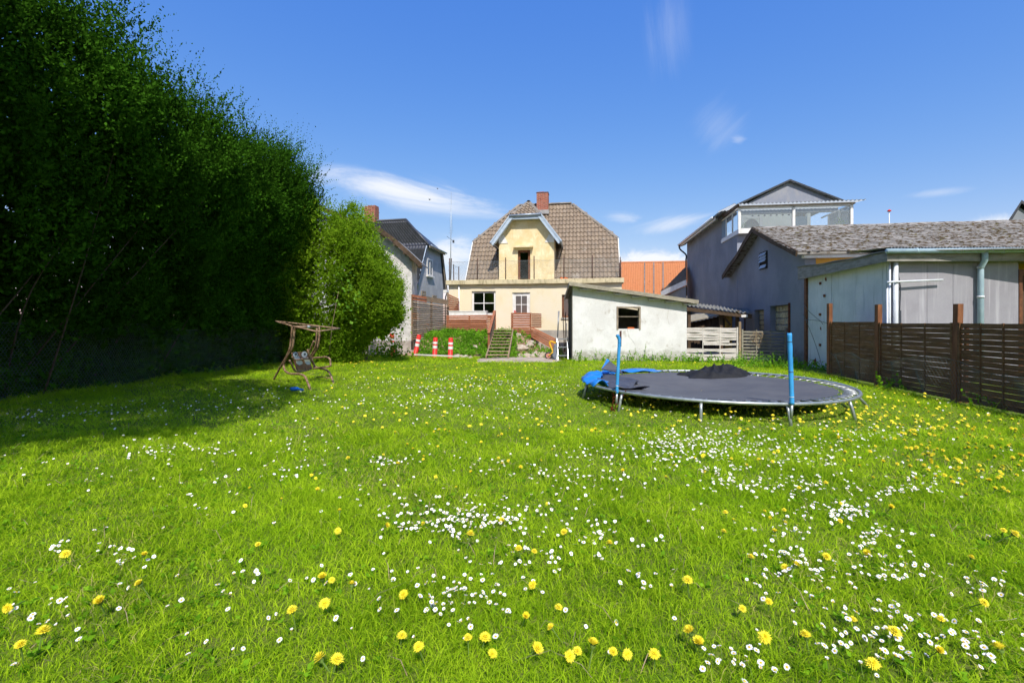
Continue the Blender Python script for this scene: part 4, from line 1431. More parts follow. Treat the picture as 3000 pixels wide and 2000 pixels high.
for v in (0.0, gx1 + 0.02):
    for (u0, u1) in ((-0.25, 0.7), (0.76, 1.75)):
        MB().poly((u0, v, sz + 0.06), (u1, v, sz + 0.06), (u1, v, gz - 0.06), (u0, v, gz - 0.06)).build('pane', MT['clear_glass'], gfr)
b = MB()
b.box(1.35, 1.55, -3.1, -0.35, sz + 0.003, gz)
b.box(1.35, 1.55, -3.9, -3.75, sz + 0.003, gz)
b.build('room_wall', MT['interior'], gfr)
MB().box(-0.24, 1.34, gx1 + 0.1, -0.06, sz + 0.002, sz + 0.012).build('floor', MT['interior'], gfr)
b = MB()
N = 12
arcp = [(1.33, -0.75 - 0.36 + 0.36 * math.cos(math.pi * k / N), sz + 0.45 + 0.4 * math.sin(math.pi * k / N)) for k in range(N + 1)]
b.prism([(1.33, -0.75, sz + 0.05)] + arcp + [(1.33, -1.47, sz + 0.05)], (0.018, 0, 0))
b.build('alcove', MT['curtain'], gfr)
b = MB()
b.box(1.31, 1.345, -1.62, -1.48, sz + 0.06, sz + 1.0).box(1.31, 1.345, -0.74, -0.60, sz + 0.06, sz + 1.0).box(1.31, 1.345, -1.48, -0.74, sz + 0.88, sz + 1.0)
b.build('alcove_frame', MT['white_paint'], gfr)
MB().box(1.36, 1.4, -3.75, -3.1, sz + 0.05, gz - 0.15).build('inner_door', MT['grey_paint'], gfr)
b = MB()
for k in range(9):
    v = -0.9 - k * 0.28
    b.lathe((0.6, v, gz - 0.22), [(0.0, 0.05), (0.045, 0.03), (0.05, -0.02), (0.0, -0.03)], 8)
b.tube([(0.6, -0.6, gz - 0.12), (0.6, -3.4, gz - 0.12)], 0.012, 5)
b.build('spot_lamp_rail', MT['dark_pipe'], gfr)
# corrugated roof of the glazed room
b = MB().smooth()
nx = 150
V, F = [], []
for e in range(2):
    for i in range(nx + 1):
        y = 0.35 - (5.75 * i / nx)
        zz = gz + 0.12 + 0.035 * math.sin(2 * math.pi * (0.35 - y) / 0.177)
        V.append((-0.6 if e == 0 else 2.2, y, zz + (0 if e == 0 else 0.25)))
for i in range(nx):
    F.append((i, i + 1, nx + 2 + i, nx + 1 + i))
b.add(V, F)
V2 = [(x, y, z - 0.02) for x, y, z in V]
b.smooth(False)
b.add([V[i] for i in range(nx + 1)] + [V2[i] for i in range(nx + 1)], [(i, nx + 1 + i, nx + 2 + i, i + 1) for i in range(nx)])
b.build('corrugated_roof', MT['plastic_sheet'], gfr)
MB().box(-0.4, -0.2, gx1 - 0.1, 0.1, gz + 0.002, gz + 0.075).build('roof_beam', MT['old_frame'], gfr)
MB().box(-0.5, 2.0, 0.06, 0.14, gz + 0.01, gz + 0.16).build('roof_beam', MT['dark_wood'], gfr)
for (u, v, s) in ((-0.12, -0.25, 0.16), (-0.12, gx1 + 0.4, 0.2)):
    wp = TF.world(u, v, sz + 0.005)
    pt = thing('potted_plant', 'small leafy potted plant behind the %s' % ('corner pane of the glazed room' if s < 0.18 else 'end pane of the glazed room by the white post'), 'plant', wp)
    MB().lathe((0, 0, 0), [(0.0, 0.0), (0.05, 0.0), (0.07, 0.1), (0.06, 0.1), (0.0, 0.09)], 10).build('pot', MT['new_tile'], pt)
    nl = 60
    P = RNG.normal(size=(nl, 3)) * s * 0.55 + np.array([0, 0, 0.1 + s])
    A = RNG.normal(size=(nl, 3))
    A /= np.linalg.norm(A, axis=1)[:, None]
    Bv = np.cross(A, RNG.normal(size=(nl, 3)))
    Bv /= np.linalg.norm(Bv, axis=1)[:, None]
    l = s * 0.35
    Vv = np.stack([P, P + A * l * 0.5 + Bv * l * 0.3, P + A * l, P + A * l * 0.5 - Bv * l * 0.3], 1).reshape(-1, 3)
    inst('leaves', np_mesh('leaves', Vv, np.arange(nl * 4).reshape(-1, 4), MT['weed'], np.repeat(RNG.random(nl), 4)), pt)
    MB().tube([(0, 0, 0.08), (0, 0, s)], 0.006, 4).build('stem', MT['stem'], pt)

# ------------------------------------------------------------------ the annex with the mossy slate roof
NF = Frame(WX(16.1), 16.1, 0.142, 1)             # u away along the gable wall, v < 0 inside
an = thing('grey_annex', 'low grey annex with mossy slate roof, louvre vent and glass block windows', 'annex', (NF.o[0], NF.o[1], 0), NF.ang)
AW, AE, AR = 8.05, 3.86, 5.42
am = 4.05
gw = []
for (x0, x1, y0, y1) in ((2256, 2309, 894, 967), (2210, 2238, 907, 967)):
    a1, zt = NF.uz(x0, y0)
    a0, _ = NF.uz(x1, y0)
    zt = NF.uz((x0 + x1) / 2, y0)[1]
    gw.append((a0, a1, 1.12, zt))
b = MB().wall(0.15, AW - 0.05, 0, AE - 0.15, 0, -0.35, gw)
b.prism([(0.15, 0, AE - 0.151), (AW - 0.05, 0, AE - 0.151), (AW - 0.05, 0, AE - 0.1), (am, 0, AR - 0.1), (0.15, 0, AE - 0.1)], (0, -0.3, 0))
b.build('gable_wall', MT['grey_render'], an)
MB().box(0.16, 0.4, -12, -0.36, 0, AE - 0.1).build('front_wall', MT['ochre'], an)
MB().box(AW - 0.3, AW - 0.06, -12, -0.36, 0, AE - 0.1).build('rear_wall', MT['grey_render'], an)
for (a0, a1, z0, z1) in gw:
    n_u, n_z = max(3, round((a1 - a0) / 0.24)), round((z1 - z0) / 0.24)
    gb_ = MB().box(a0, a1, -0.27, -0.22, z0, z1).build('glass_block_window', MT['mortar'], an)
    for i in range(n_u):
        for j in range(n_z):
            u0, u1 = a0 + (a1 - a0) * i / n_u + 0.012, a0 + (a1 - a0) * (i + 1) / n_u - 0.012
            w0, w1 = z0 + (z1 - z0) * j / n_z + 0.012, z0 + (z1 - z0) * (j + 1) / n_z - 0.012
            uc, wc = (u0 + u1) / 2, (w0 + w1) / 2
            MB().add([(u0, -0.22, w0), (u1, -0.22, w0), (u1, -0.22, w1), (u0, -0.22, w1), (u0 + 0.03, -0.195, w0 + 0.03), (u1 - 0.03, -0.195, w0 + 0.03), (u1 - 0.03, -0.195, w1 - 0.03), (u0 + 0.03, -0.195, w1 - 0.03), (uc, -0.205, wc)],
                     [(0, 1, 5, 4), (1, 2, 6, 5), (2, 3, 7, 6), (3, 0, 4, 7), (4, 5, 8), (5, 6, 8), (6, 7, 8), (7, 4, 8)]).build('glass_block', MT['ceramic'], gb_)
# louvre vent
la0, lz1 = NF.uz(2249, 738)
la1, _ = NF.uz(2228, 738)
lz1 = NF.uz(2238, 738)[1]
lz0 = NF.uz(2238, 788)[1]
b = MB().box(la0, la0 + 0.05, 0, 0.05, lz0, lz1).box(la1 - 0.05, la1, 0, 0.05, lz0, lz1).box(la0, la1, 0.003, 0.046, lz1 - 0.03, lz1).box(la0, la1, 0.003, 0.046, lz0, lz0 + 0.03)
b.box(la0 + 0.05, la1 - 0.05, 0.004, 0.01, lz0 + 0.03, lz1 - 0.03)
lv = b.build('louvre_vent', MT['dark'], an)
for k in range(5):
    zc = lz0 + 0.1 + k * (lz1 - lz0 - 0.12) / 4.6
    tl_ = random.uniform(0.02, 0.09)
    if k == 1:
        continue
    MB().prism([(la0 + 0.05, 0.02, zc + 0.07), (la1 - 0.05, 0.02, zc + 0.07), (la1 - 0.05, 0.04 + tl_, zc - 0.07), (la0 + 0.05, 0.04 + tl_, zc - 0.07)], (0, 0.008, 0.004)).build('slat', MT['pale_blue'], lv)
# roof: front plane from the eave (u -0.1) up to the ridge (u am)
RLEN = 12.5
b = MB()
for s in (1, -1):
    ue = -0.15 if s > 0 else AW + 0.25
    b.prism([(ue, 0.35, AE - 0.05), (am, 0.35, AR + 0.02), (am, 0.35, AR - 0.06), (ue, 0.35, AE - 0.13)], (0, -RLEN - 0.35, 0))
aroof = b.build('roof', MT['slate'], an)
for s in (1, -1):
    ue = -0.18 if s > 0 else AW + 0.28
    pth = [Vector((ue, 0.37, AE - 0.10)).lerp(Vector((am, 0.37, AR - 0.03)), t) + Vector((0, 0.03 * random.uniform(-1, 1), -0.05 * math.sin(math.pi * t) * (1.0 if s < 0 else 0.7))) for t in np.linspace(0, 1, 5)]
    for i in range(4):
        MB().bar(pth[i], pth[i + 1], 0.05, 0.2).build('verge_board', MT['dark_wood'], aroof)
MB().box(-0.06, 0.14, -RLEN, 0.1, AE - 0.23, AE - 0.135).build('eave_board', MT['white_paint'], aroof)
su = Vector((am + 0.15, 0, AR - AE + 0.07))
sl_ = su.length
su.normalize()
sn = Vector((-su.z, 0, su.x))
sm3 = Matrix((Vector((0, -1, 0)), su, sn)).transposed().to_4x4()
SW_, SR_ = 0.28, 0.205


def shingle():
    m = MB()
    w = SW_ * 0.97
    m.add([(-w / 2, 0.02, 0.024), (-w / 2 + 0.05, 0, 0.024), (w / 2 - 0.06, 0, 0.026), (w / 2, 0.03, 0.024), (w / 2, 0.34, 0.004), (-w / 2, 0.34, 0.004),
           (-w / 2, 0.02, 0.014), (-w / 2 + 0.05, 0, 0.014), (w / 2 - 0.06, 0, 0.014), (w / 2, 0.03, 0.014)],
          [(0, 1, 2, 3, 4, 5), (1, 0, 6, 7), (2, 1, 7, 8), (3, 2, 8, 9)])
    return m


sh1 = shingle()
sh_me = sh1.mesh('shingle', MT['slate'])
cells = []
for r_ in range(int(sl_ / SR_)):
    for i in range(int(RLEN / SW_)):
        cells.append((r_, i))
cam_l = Vector((0, 0, EYE))


def an_world(p):
    q = NF.world(p.x, p.y, p.z)
    return q


cells = [(r_, i, Vector((-0.15, 0.3 - (i + 0.5 * (r_ % 2)) * SW_, AE - 0.045)) + su * (r_ * SR_)) for r_, i in cells]
cells.sort(key=lambda c: (an_world(c[2]) - cam_l).length)
rest, mossb = MB(), MB()
for n_, (r_, i, p) in enumerate(cells):
    mw = Matrix.Translation(p + sn * 0.004) @ sm3 @ Matrix.Rotation(random.gauss(0, 0.025), 4, 'Z') @ Matrix.Rotation(random.gauss(0, 0.025), 4, 'X')
    if n_ < 300:
        inst('shingle', sh_me, aroof, mw)
    else:
        rest.add([mw @ Vector(v) for v in sh1.v], sh1.f)
    for k in range(2):
        if random.random() < 0.62:
            c = p + Vector((0, random.uniform(-0.15, 0.15), 0)) + su * random.uniform(-0.03, 0.06) + sn * 0.02
            s = random.uniform(0.02, 0.06)
            V = []
            for a in range(6):
                an_ = a * math.pi / 3 + random.random()
                V.append(c + Vector((0, 1, 0)) * (math.cos(an_) * s * random.uniform(1.0, 2.4)) + su * (math.sin(an_) * s * 0.8))
            V.append(c + sn * s * 0.6)
            mossb.add(V, [(a, (a + 1) % 6, 6) for a in range(6)])
rest.build('shingle_rows', MT['slate'], aroof, 'stuff')
mossb.build('moss', MT['moss'], aroof, 'stuff')
b = MB()
for k in range(int(RLEN / 0.45)):
    y0 = 0.34 - k * 0.45
    j = random.uniform(-0.012, 0.012)
    b.prism([(am - 0.17, y0, AR - 0.035 + j), (am, y0, AR + 0.07 + j), (am + 0.17, y0, AR - 0.035 + j), (am, y0, AR + 0.03 + j)], (0, -0.445, 0))
b.build('ridge_cap', MT['slate'], aroof)

# ------------------------------------------------------------------ the lean-to with the grey panels
LF = Frame(WX(11.75), 11.75, 0.142, 1)
lt = thing('panel_lean_to', 'flat-roofed lean-to clad in grey and dirty white panels with heavy grey fascia', 'lean-to', (LF.o[0], LF.o[1], 0), LF.ang)
LW = 4.33
lz_f, lz_b = 2.93, 3.12
splits = [0.02] + [LF.uz(px, 900)[0] for px in (2597, 2507, 2436)] + [LW]
for i in range(4):
    z_ = lz_f + (lz_b - lz_f) * (splits[i] / LW)
    MB().box(splits[i] + 0.006, splits[i + 1] - 0.006, -0.05, 0.004 * (i % 2), 0, z_ + 0.1).build('side_panel', MT['white_panel'], lt)
ff = Frame(LF.o[0], LF.o[1], 1, -0.02)
fx = lambda px: ff.uz(px, 900)[0]
fsplits = [0.0, fx(2716), fx(2792), fx(2864), fx(2984)]
for i in range(4):
    o_ = MB().box(fsplits[i] + 0.004, fsplits[i + 1] - 0.004, 0, 0.05, 0, lz_f + 0.15).build('front_panel', MT['grey_panel'], lt)
    o_.rotation_euler = (0, 0, ff.ang - LF.ang)
dj = MB().box(fsplits[4], fsplits[4] + 0.08, -0.02, 0.08, 0, 2.75).box(fsplits[4] + 0.08, fsplits[4] + 1.6, -0.02, 0.08, 2.62, 2.75).box(fsplits[4] + 1.6, fsplits[4] + 2.6, 0, 0.08, 0, 2.9)
dj = dj.build('door_frame', MT['brown_frame'], lt)
dj.rotation_euler = (0, 0, ff.ang - LF.ang)
dd_ = MB().box(fsplits[4] + 0.08, fsplits[4] + 1.6, 0.12, 0.16, 0, 2.62).build('door', MT['dark_wood'], lt)
dd_.rotation_euler = (0, 0, ff.ang - LF.ang)


def lt_part(b, name, mat, parent=lt):
    o = b.build(name, mat, parent)
    o.rotation_euler = (0, 0, ff.ang - LF.ang)
    return o


xr = fsplits[4] + 2.6
lt_part(MB().box(-0.25, xr, -0.22, -0.17, lz_f, lz_f + 0.27), 'fascia', MT['fascia_grey'])
# side fascia, rising towards the back with a wavy felt edge
N = 8
vs = []
for k in range(N):
    u0, u1 = -0.24 + (LW + 0.45) * k / N, -0.24 + (LW + 0.45) * (k + 1) / N
    z0, z1 = lz_f - 0.02 * k / N, lz_f - 0.02 * (k + 1) / N
    hh = lambda f: 0.285 + 0.20 * f * f + 0.02 * f
    MB().prism([(u0, 0.17, z0), (u1, 0.17, z1), (u1, 0.17, z1 + hh((k + 1) / N) - 0.06), (u0, 0.17, z0 + hh(k / N) - 0.06)], (0, 0.05, 0)).build('side_fascia', MT['fascia_grey'], lt)
b = MB()
for k in range(16):
    f0, f1 = k / 16, (k + 1) / 16
    u0, u1 = -0.26 + (LW + 0.5) * f0, -0.26 + (LW + 0.5) * f1
    zz = lambda f: lz_f + 0.235 + 0.19 * f * f + 0.012 * math.sin(f * 17)
    b.prism([(u0, 0.26, zz(f0)), (u1, 0.26, zz(f1)), (u1, 0.26, zz(f1) + 0.025), (u0, 0.26, zz(f0) + 0.025)], (0, -8.4, 0))
lroof = b.build('roof', MT['felt'], lt)
# corrugated sheet edge peeping over the gutter
b = MB().smooth()
V, F = [], []
nx = 240
for e in range(2):
    for i in range(nx + 1):
        x = -0.2 + (xr + 0.2) * i / nx
        V.append((x, -0.26 if e == 0 else 1.2, lz_f + (0.325 if e == 0 else 0.42) + 0.02 * math.sin(2 * math.pi * x / 0.076)))
b.add(V, [(i, i + 1, nx + 2 + i, nx + 1 + i) for i in range(nx)])
lt_part(b, 'corrugated_sheet', MT['fibre'], lt)
gt = [(-0.32, -0.30, lz_f + 0.235), (xr, -0.30, lz_f + 0.255)]
lt_part(MB().tube(gt, 0.06, 10), 'gutter', MT['pvc'])
for k in range(4):
    x = 0.35 + k * 1.02
    lt_part(MB().tube([(x, -0.30, lz_f + 0.24), (x + 0.06, -0.30, lz_f + 0.24)], 0.066, 10), 'gutter_joint', MT['pvc'])
dpx = fx(2858)
lt_part(MB().tube([(dpx - 0.06, -0.30, lz_f + 0.22), (dpx - 0.03, -0.27, lz_f + 0.02), (dpx + 0.02, -0.12, lz_f - 0.13), (dpx + 0.02, -0.11, lz_f - 0.2), (dpx + 0.02, -0.11, 0.1)], 0.062, 12), 'downpipe', MT['pvc'])
for z in (lz_f - 0.16, 2.05):
    lt_part(MB().tube([(dpx + 0.02, -0.11, z), (dpx + 0.02, -0.11, z + 0.05)], 0.072, 12), 'pipe_clip', MT['pvc_white'])
lt_part(MB().tube([(0.05, -0.09, lz_f + 0.0), (0.05, -0.09, 0)], 0.055, 10), 'corner_pipe', MT['pvc_white'])
for x in (-0.06, -0.12):
    lt_part(MB().tube([(x, -0.05, 2.3 if x < -0.1 else lz_f), (x, -0.05, 0)], 0.022, 8), 'conduit', MT['pvc_white'])
lt_part(MB().tube([(-0.2, -0.15, 2.43), (-0.05, -0.16, 2.44), (fx(2748), -0.13, 2.49)], 0.024, 8), 'cross_rod', MT['pvc_white'])
lt_part(MB().tube(smooth_path([(0.17, -0.03, lz_f), (0.14, -0.04, 2.7), (0.2, -0.04, 2.3), (0.19, -0.04, 1.9), (0.17, -0.03, 1.4)], 5), 0.014, 6), 'cable', MT['dark_pipe'])
lt_part(MB().box(0.15, 0.21, -0.06, -0.001, 1.2, 1.75), 'cable_cover', MT['dark_pipe'])
# hinges, latch, rust and loose cables on the white side
for px, y in ((2405, 830), (2417, 866), (2404, 921), (2404, 1010)):
    a, z = LF.uz(px, y)
    MB().box(a - 0.05, a + 0.05, 0.006, 0.035, z - 0.04, z + 0.04).build('hinge', MT['rust'], lt)
for px, y, s in ((2389, 1062, 0.12), (2405, 962, 0.05), (2420, 818, 0.06)):
    a, z = LF.uz(px, y)
    MB().prism([(a - s, 0.006, z - s), (a + s * 0.6, 0.006, z - s * 0.8), (a + s, 0.006, z + s * 0.4), (a - s * 0.2, 0.006, z + s * 1.3), (a - s * 0.7, 0.006, z + s * 0.5)], (0, 0.003, 0)).build('rust_patch', MT['rust'], lt)
MB().box(LW - 0.04, LW + 0.1, -0.03, 0.07, 0, lz_b + 0.08).build('corner_batten', MT['brown_frame'], lt)
MB().box(splits[3] + 0.02, LW - 0.05, 0.006, 0.05, lz_b - 0.10, lz_b + 0.02).build('lintel_board', MT['brown_frame'], lt)
for pth in ([(2362, 890), (2382, 915), (2412, 940), (2420, 950)], [(2362, 920), (2395, 1000), (2420, 1080)], [(2364, 937), (2400, 938), (2432, 946)]):
    q = [Vector((LF.uz(px, y)[0], 0.09, LF.uz(px, y)[1])) for px, y in pth]
    MB().tube(smooth_path(q, 5), 0.008, 5, False).build('loose_cable', MT['net_wire'], lt)

# ------------------------------------------------------------------ open yard roof between shed and annex
yr = thing('yard_roof', 'low corrugated yard roof on dark posts behind the woven fence', 'shelter', (0, 0, 0))
b = MB().smooth()
V, F = [], []
nx = 120
pa, pb_ = at(2012, 893, 19.4), at(2205, 918, 19.0)
qa, qb = at(2030, 888, 22.5), at(2190, 905, 22.3)
for P, Q in ((pa, pb_), (qa, qb)):
    for i in range(nx + 1):
        p = P.lerp(Q, i / nx)
        V.append(p + Vector((0, 0, 0.03 * math.sin(2 * math.pi * 16 * i / nx))))
b.add(V, [(i, i + 1, nx + 2 + i, nx + 1 + i) for i in range(nx)])
b.add([Vector(v) - Vector((0, 0, 0.02)) for v in V], [(i + 1, i, nx + 1 + i, nx + 2 + i) for i in range(nx)])
b.smooth(False)
b.add(V[:nx + 1] + [Vector(v) - Vector((0, 0, 0.02)) for v in V[:nx + 1]], [(i, nx + 1 + i, nx + 2 + i, i + 1) for i in range(nx)])
b.build('corrugated_sheet', MT['fibre'], yr)
MB().bar(pa + Vector((0, 0.1, -0.16)), pb_ + Vector((0, 0.1, -0.12)), 0.1, 0.16).build('beam', MT['dark_wood'], yr)
MB().bar(pb_ + Vector((-0.45, 0, -0.10)), pb_ + Vector((-0.2, 0, -0.10)), 0.02, 0.1).build('torn_edge', MT['white_paint'], yr)
for px, d in ((2112, 19.6), (2160, 19.5), (2018, 19.6), (2185, 22.1)):
    q = at(px, 900, d)
    MB().box(q.x - 0.06, q.x + 0.06, d - 0.06, d + 0.06, 0, q.z - 0.12).build('post', MT['dark_wood'], yr)
b0_ = at(2112, 925, 19.6)
MB().bar(b0_ + Vector((0.05, 0, 0.05)), at(2140, 952, 19.6), 0.05, 0.07).build('brace', MT['dark_wood'], yr)
db = thing('wooden_side_shed', 'dark low plank shed standing deep in the yard under the corrugated roof', 'shed', (0, 0, 0))
q0_, q1_ = at(2020, 960, 24), at(2205, 960, 24)
nb = 16
for k in range(nb):
    xa, xb = q0_.x + (q1_.x - q0_.x) * k / nb, q0_.x + (q1_.x - q0_.x) * (k + 1) / nb - 0.015
    ocr = 9 <= k <= 10
    MB().box(xa, xb, 24.0, 24.04, 0, 1.45 + 0.045 * k).build('plank', MT['ochre'] if ocr else MT['dark_wood'], db)
MB().prism([(q0_.x - 0.3, 23.7, 1.44), (q1_.x + 0.2, 23.7, 2.2), (q1_.x + 0.2, 23.7, 2.26), (q0_.x - 0.3, 23.7, 1.50)], (0, 3, 0.1)).build('roof', MT['fascia'], db)

# ------------------------------------------------------------------ far houses
oh = thing('orange_roof_house', 'far house showing only its bright orange tiled roof', 'house', (0, 0, 0))
o1, o2 = at(1790, 771, 40), at(2030, 767, 40)
l1, l2 = at(1780, 868, 36.5), at(2040, 868, 36.5)
osh = sheet(oh, [l1, l2, o2, o1], 14, 36, MT['orange_tile'], 'roof', 0.03)
MB().prism([l1 + Vector((0.2, 0.3, -0.1)), l2 + Vector((-0.2, 0.3, -0.1)), Vector((l2.x - 0.2, l2.y + 0.3, 0)), Vector((l1.x + 0.2, l1.y + 0.3, 0))], (0, 6, 0)).build('wall', MT['yellow_wall'], oh)
MB().bar(o1 + Vector((0, 0, 0.03)), o2 + Vector((0, 0, 0.03)), 0.25, 0.12).build('ridge_cap', MT['orange_tile'], oh)
for px in (1888, 1915, 1942):
    pp = [l1.lerp(l2, (px - 1780) / 260), o1.lerp(o2, (px - 1790) / 240)]
    MB().bar(pp[0] + Vector((0, -0.05, 0.06)), pp[1] + Vector((0, -0.05, 0.06)), 0.08, 0.03).build('roof_strip', MT['fibre'], osh)
sh2 = thing('grey_tiled_shed', 'small building with grey-brown tiled roof and white verge against the tall house', 'outbuilding', (0, 0, 0))
t1, t2 = at(1940, 853, 30.5), at(2012, 853, 32)
u1_, u2_ = at(2014, 782, 31.5), at(2050, 782, 34)
t1 = at(1936, 857, 34.0)
e1 = at(2011, 826, 31.6)
sheet(sh2, [t1, e1, at(2011, 782, 33.4), at(2008, 784, 34.6)], 7, 12, MT['grey_tile'], 'roof', 0.03)
MB().bar(t1 + Vector((0, -0.1, -0.1)), e1 + Vector((0, 0, -0.02)), 0.06, 0.35).build('verge_board', MT['white_paint'], sh2)
MB().prism([t1 + Vector((0.3, 0.1, -0.3)), e1 + Vector((0, 0.1, -0.25)), Vector((e1.x, e1.y + 0.1, 0)), Vector((t1.x + 0.3, t1.y + 0.1, 0))], (0.2, 1.0, 0)).build('wall', MT['grey_render'], sh2)
fd = thing('dark_gable_house', 'dark house gable rising behind the mossy roof', 'house', (0, 0, 0))
g1, g2, g3 = at(2940, 668, 34), at(2980, 598, 34), at(3020, 668, 34)
g3 = Vector((2 * g2.x - g1.x + 1.5, 34, g1.z))
MB().prism([g1 + Vector((0.25, 0, 0)), Vector((g1.x + 0.25, 34, 0)), Vector((g3.x, 34, 0)), g3, g2 + Vector((0.1, 0, -0.2)), ], (4.4, 4.2, 0)).build('gable_wall', MT['grey_render'], fd)
b = MB()
b.prism([g1 + Vector((-0.1, -0.3, -0.1)), g2 + Vector((0, -0.3, 0)), g2 + Vector((0, -0.3, 0.22)), g1 + Vector((-0.25, -0.3, 0.05))], (4.8, 4.6, 0))
b.prism([g2 + Vector((0, -0.3, 0)), g3 + Vector((0.2, -0.3, -0.1)), g3 + Vector((0.4, -0.3, 0.05)), g2 + Vector((0, -0.3, 0.22))], (4.8, 4.6, 0))
b.build('roof', MT['black_roof'], fd)
fm = thing('flag_mast', 'thin far pole with a small red top beyond the mossy roof', 'pole', at(2605, 945, 60) * Vector((1, 1, 0)) if False else (at(2605, 945, 60).x, 60, 0))
MB().tube([(0, 0, 0), (0, 0, at(0, 620, 60).z)], [0.12, 0.06], 6).build('pole', MT['pvc_white'], fm)
MB().lathe((0, 0, at(0, 620, 60).z), [(0.0, 0.0), (0.22, 0.02), (0.22, 0.12), (0.05, 0.25), (0, 0.26)], 8).build('top', MT['red'], fm)

# ------------------------------------------------------------------ brown fence on the boundary
FL = lambda d: 6.9 + 0.142 * d
pd = [13.2, 11.06, 8.77, 7.25, 5.9]
labels = ['brown woven slat fence panel nearest the white side of the lean-to', 'brown woven slat fence panel behind the drooping wire netting with gaps showing grey panels',
          'dark brown fence panel beside the doubled leaning post', 'dark brown fence panel at the near end of the boundary fence']
for i in range(4):
    P = Vector((FL(pd[i]), pd[i], 0))
    Q = Vector((FL(pd[i + 1]), pd[i + 1], 0))
    d_ = (Q - P).normalized()
    f_ = thing('boundary_fence', labels[i], 'fence', (0, 0, 0), group='fence panels along the boundary')
    zt = (1.47, 1.44, 1.44, 1.44)[i]
    woven(f_, P + d_ * 0.09, Q - d_ * 0.09, 0.03, zt, 15, MT['fence_brown'], 2 if i else 2, (0.001, 0.004, 0.006, 0.006)[i], wv=0.006)
    hpost = (at(0, 889, 13.2).z, at(0, 892, 11.06).z, at(0, 890, 8.77).z, 1.85)[i]
    lean = (0, 0.01, 0.045, 0.02)[i]
    ang = math.atan2(d_.y, d_.x)
    o = MB().prism([P + Vector((-0.05, -0.05, -0.1)), P + Vector((0.05, -0.05, -0.1)), P + Vector((0.05, 0.05, -0.1)), P + Vector((-0.05, 0.05, -0.1))], (lean, 0, hpost + 0.1)).build('post', MT['fence_post'], f_)
    if i == 2:
        MB().prism([P + Vector((0.075, -0.10, -0.1)), P + Vector((0.125, -0.10, -0.1)), P + Vector((0.125, -0.05, -0.1)), P + Vector((0.075, -0.05, -0.1))], (0.03, 0, 1.5)).build('stake', MT['fence_post'], f_)


# ------------------------------------------------------------------ trampoline
TC, TRr, TZr = (3.77, 9.15), 2.35, 0.30
tp = thing('trampoline', 'large round trampoline with sagging black mat and grey steel rim', 'trampoline', (TC[0], TC[1], 0))
ang = lambda a: (math.cos(a), math.sin(a))
N = 96
b = MB()
vs, fsx = [], []
for i in range(N):
    a = 2 * math.pi * i / N
    zz = TZr + 0.012 * math.sin(2 * a + 0.5)
    for k in range(8):
        t = 2 * math.pi * k / 8
        rr = TRr + 0.026 * math.cos(t)
        vs.append((rr * math.cos(a), rr * math.sin(a), zz + 0.026 * math.sin(t)))
for i in range(N):
    for k in range(8):
        fsx.append((i * 8 + k, ((i + 1) % N) * 8 + k, ((i + 1) % N) * 8 + (k + 1) % 8, i * 8 + (k + 1) % 8))
b.smooth().add(vs, fsx)
b.build('rim', MT['galv'], tp)
for k, dg in enumerate((-180, -147, -115, -86, -55, -20, 12, 42, 72, 102, 130, 156)):
    a = R(dg)
    x, y = TRr * math.cos(a), TRr * math.sin(a)
    sp = 0.10 if dg == -20 else 0.03
    MB().tube([(x * (1 - 0.01), y * 0.99, TZr - 0.01), (x * (1 + sp * 0.2), y * (1 + sp * 0.2), 0.18), (x * (1 + sp), y * (1 + sp), -0.05)], 0.024, 8).build('leg', MT['galv'], tp)
MR = 2.06
vs, fsx = [(0, 0, 0)], []
NR, NA = 16, 80


def mat_z(r_, a):
    f = r_ / MR
    s = -0.085 * (1 - f ** 2)                      # sag
    x, y = r_ * math.cos(a), r_ * math.sin(a)
    s -= 0.10 * math.exp(-((x + 0.05) ** 2 / 0.5 + (y - 0.35) ** 2 / 0.5))
    return TZr - 0.012 + s + 0.004 * math.sin(9 * a) * f


vs[0] = (0, 0, mat_z(0, 0))
for j in range(1, NR + 1):
    for i in range(NA):
        a = 2 * math.pi * i / NA
        r_ = MR * j / NR + (0.012 * math.cos(a * 40) if j == NR else 0)
        vs.append((r_ * math.cos(a), r_ * math.sin(a), mat_z(MR * j / NR, a)))
for i in range(NA):
    fsx.append((0, 1 + i, 1 + (i + 1) % NA))
for j in range(NR - 1):
    for i in range(NA):
        a0, a1 = 1 + j * NA + i, 1 + j * NA + (i + 1) % NA
        fsx.append((a0, a0 + NA, a1 + NA, a1))
mt = MB().smooth().add(vs, fsx).build('mat', MT['mat'], tp)
# faded ring print on the mat
lc = ground(2080, 1113, TZr - 0.15) - Vector((TC[0], TC[1], 0))
b = MB()
for rr0, rr1 in ((0.235, 0.255),):
    V, F = [], []
    for i in range(40):
        a = 2 * math.pi * i / 40
        for r_ in (rr0, rr1):
            x, y = lc.x + r_ * math.cos(a), lc.y + r_ * math.sin(a)
            V.append((x, y, mat_z(math.hypot(x, y), math.atan2(y, x)) + 0.012))
    b.add(V, [(2 * i, 2 * i + 1, 2 * ((i + 1) % 40) + 1, 2 * ((i + 1) % 40)) for i in range(40)])
for dx0, dx1, dy0, dy1 in ((-0.17, -0.03, -0.02, 0.02), (0.0, 0.04, -0.13, 0.13), (0.06, 0.17, -0.02, 0.02)):
    V = []
    for dx, dy in ((dx0, dy0), (dx1, dy0), (dx1, dy1), (dx0, dy1)):
        x, y = lc.x + dx, lc.y + dy
        V.append((x, y, mat_z(math.hypot(x, y), math.atan2(y, x)) + 0.012))
    b.poly(*V)
b.build('printed_emblem', MT['print'], mt)
sp_me = MB()
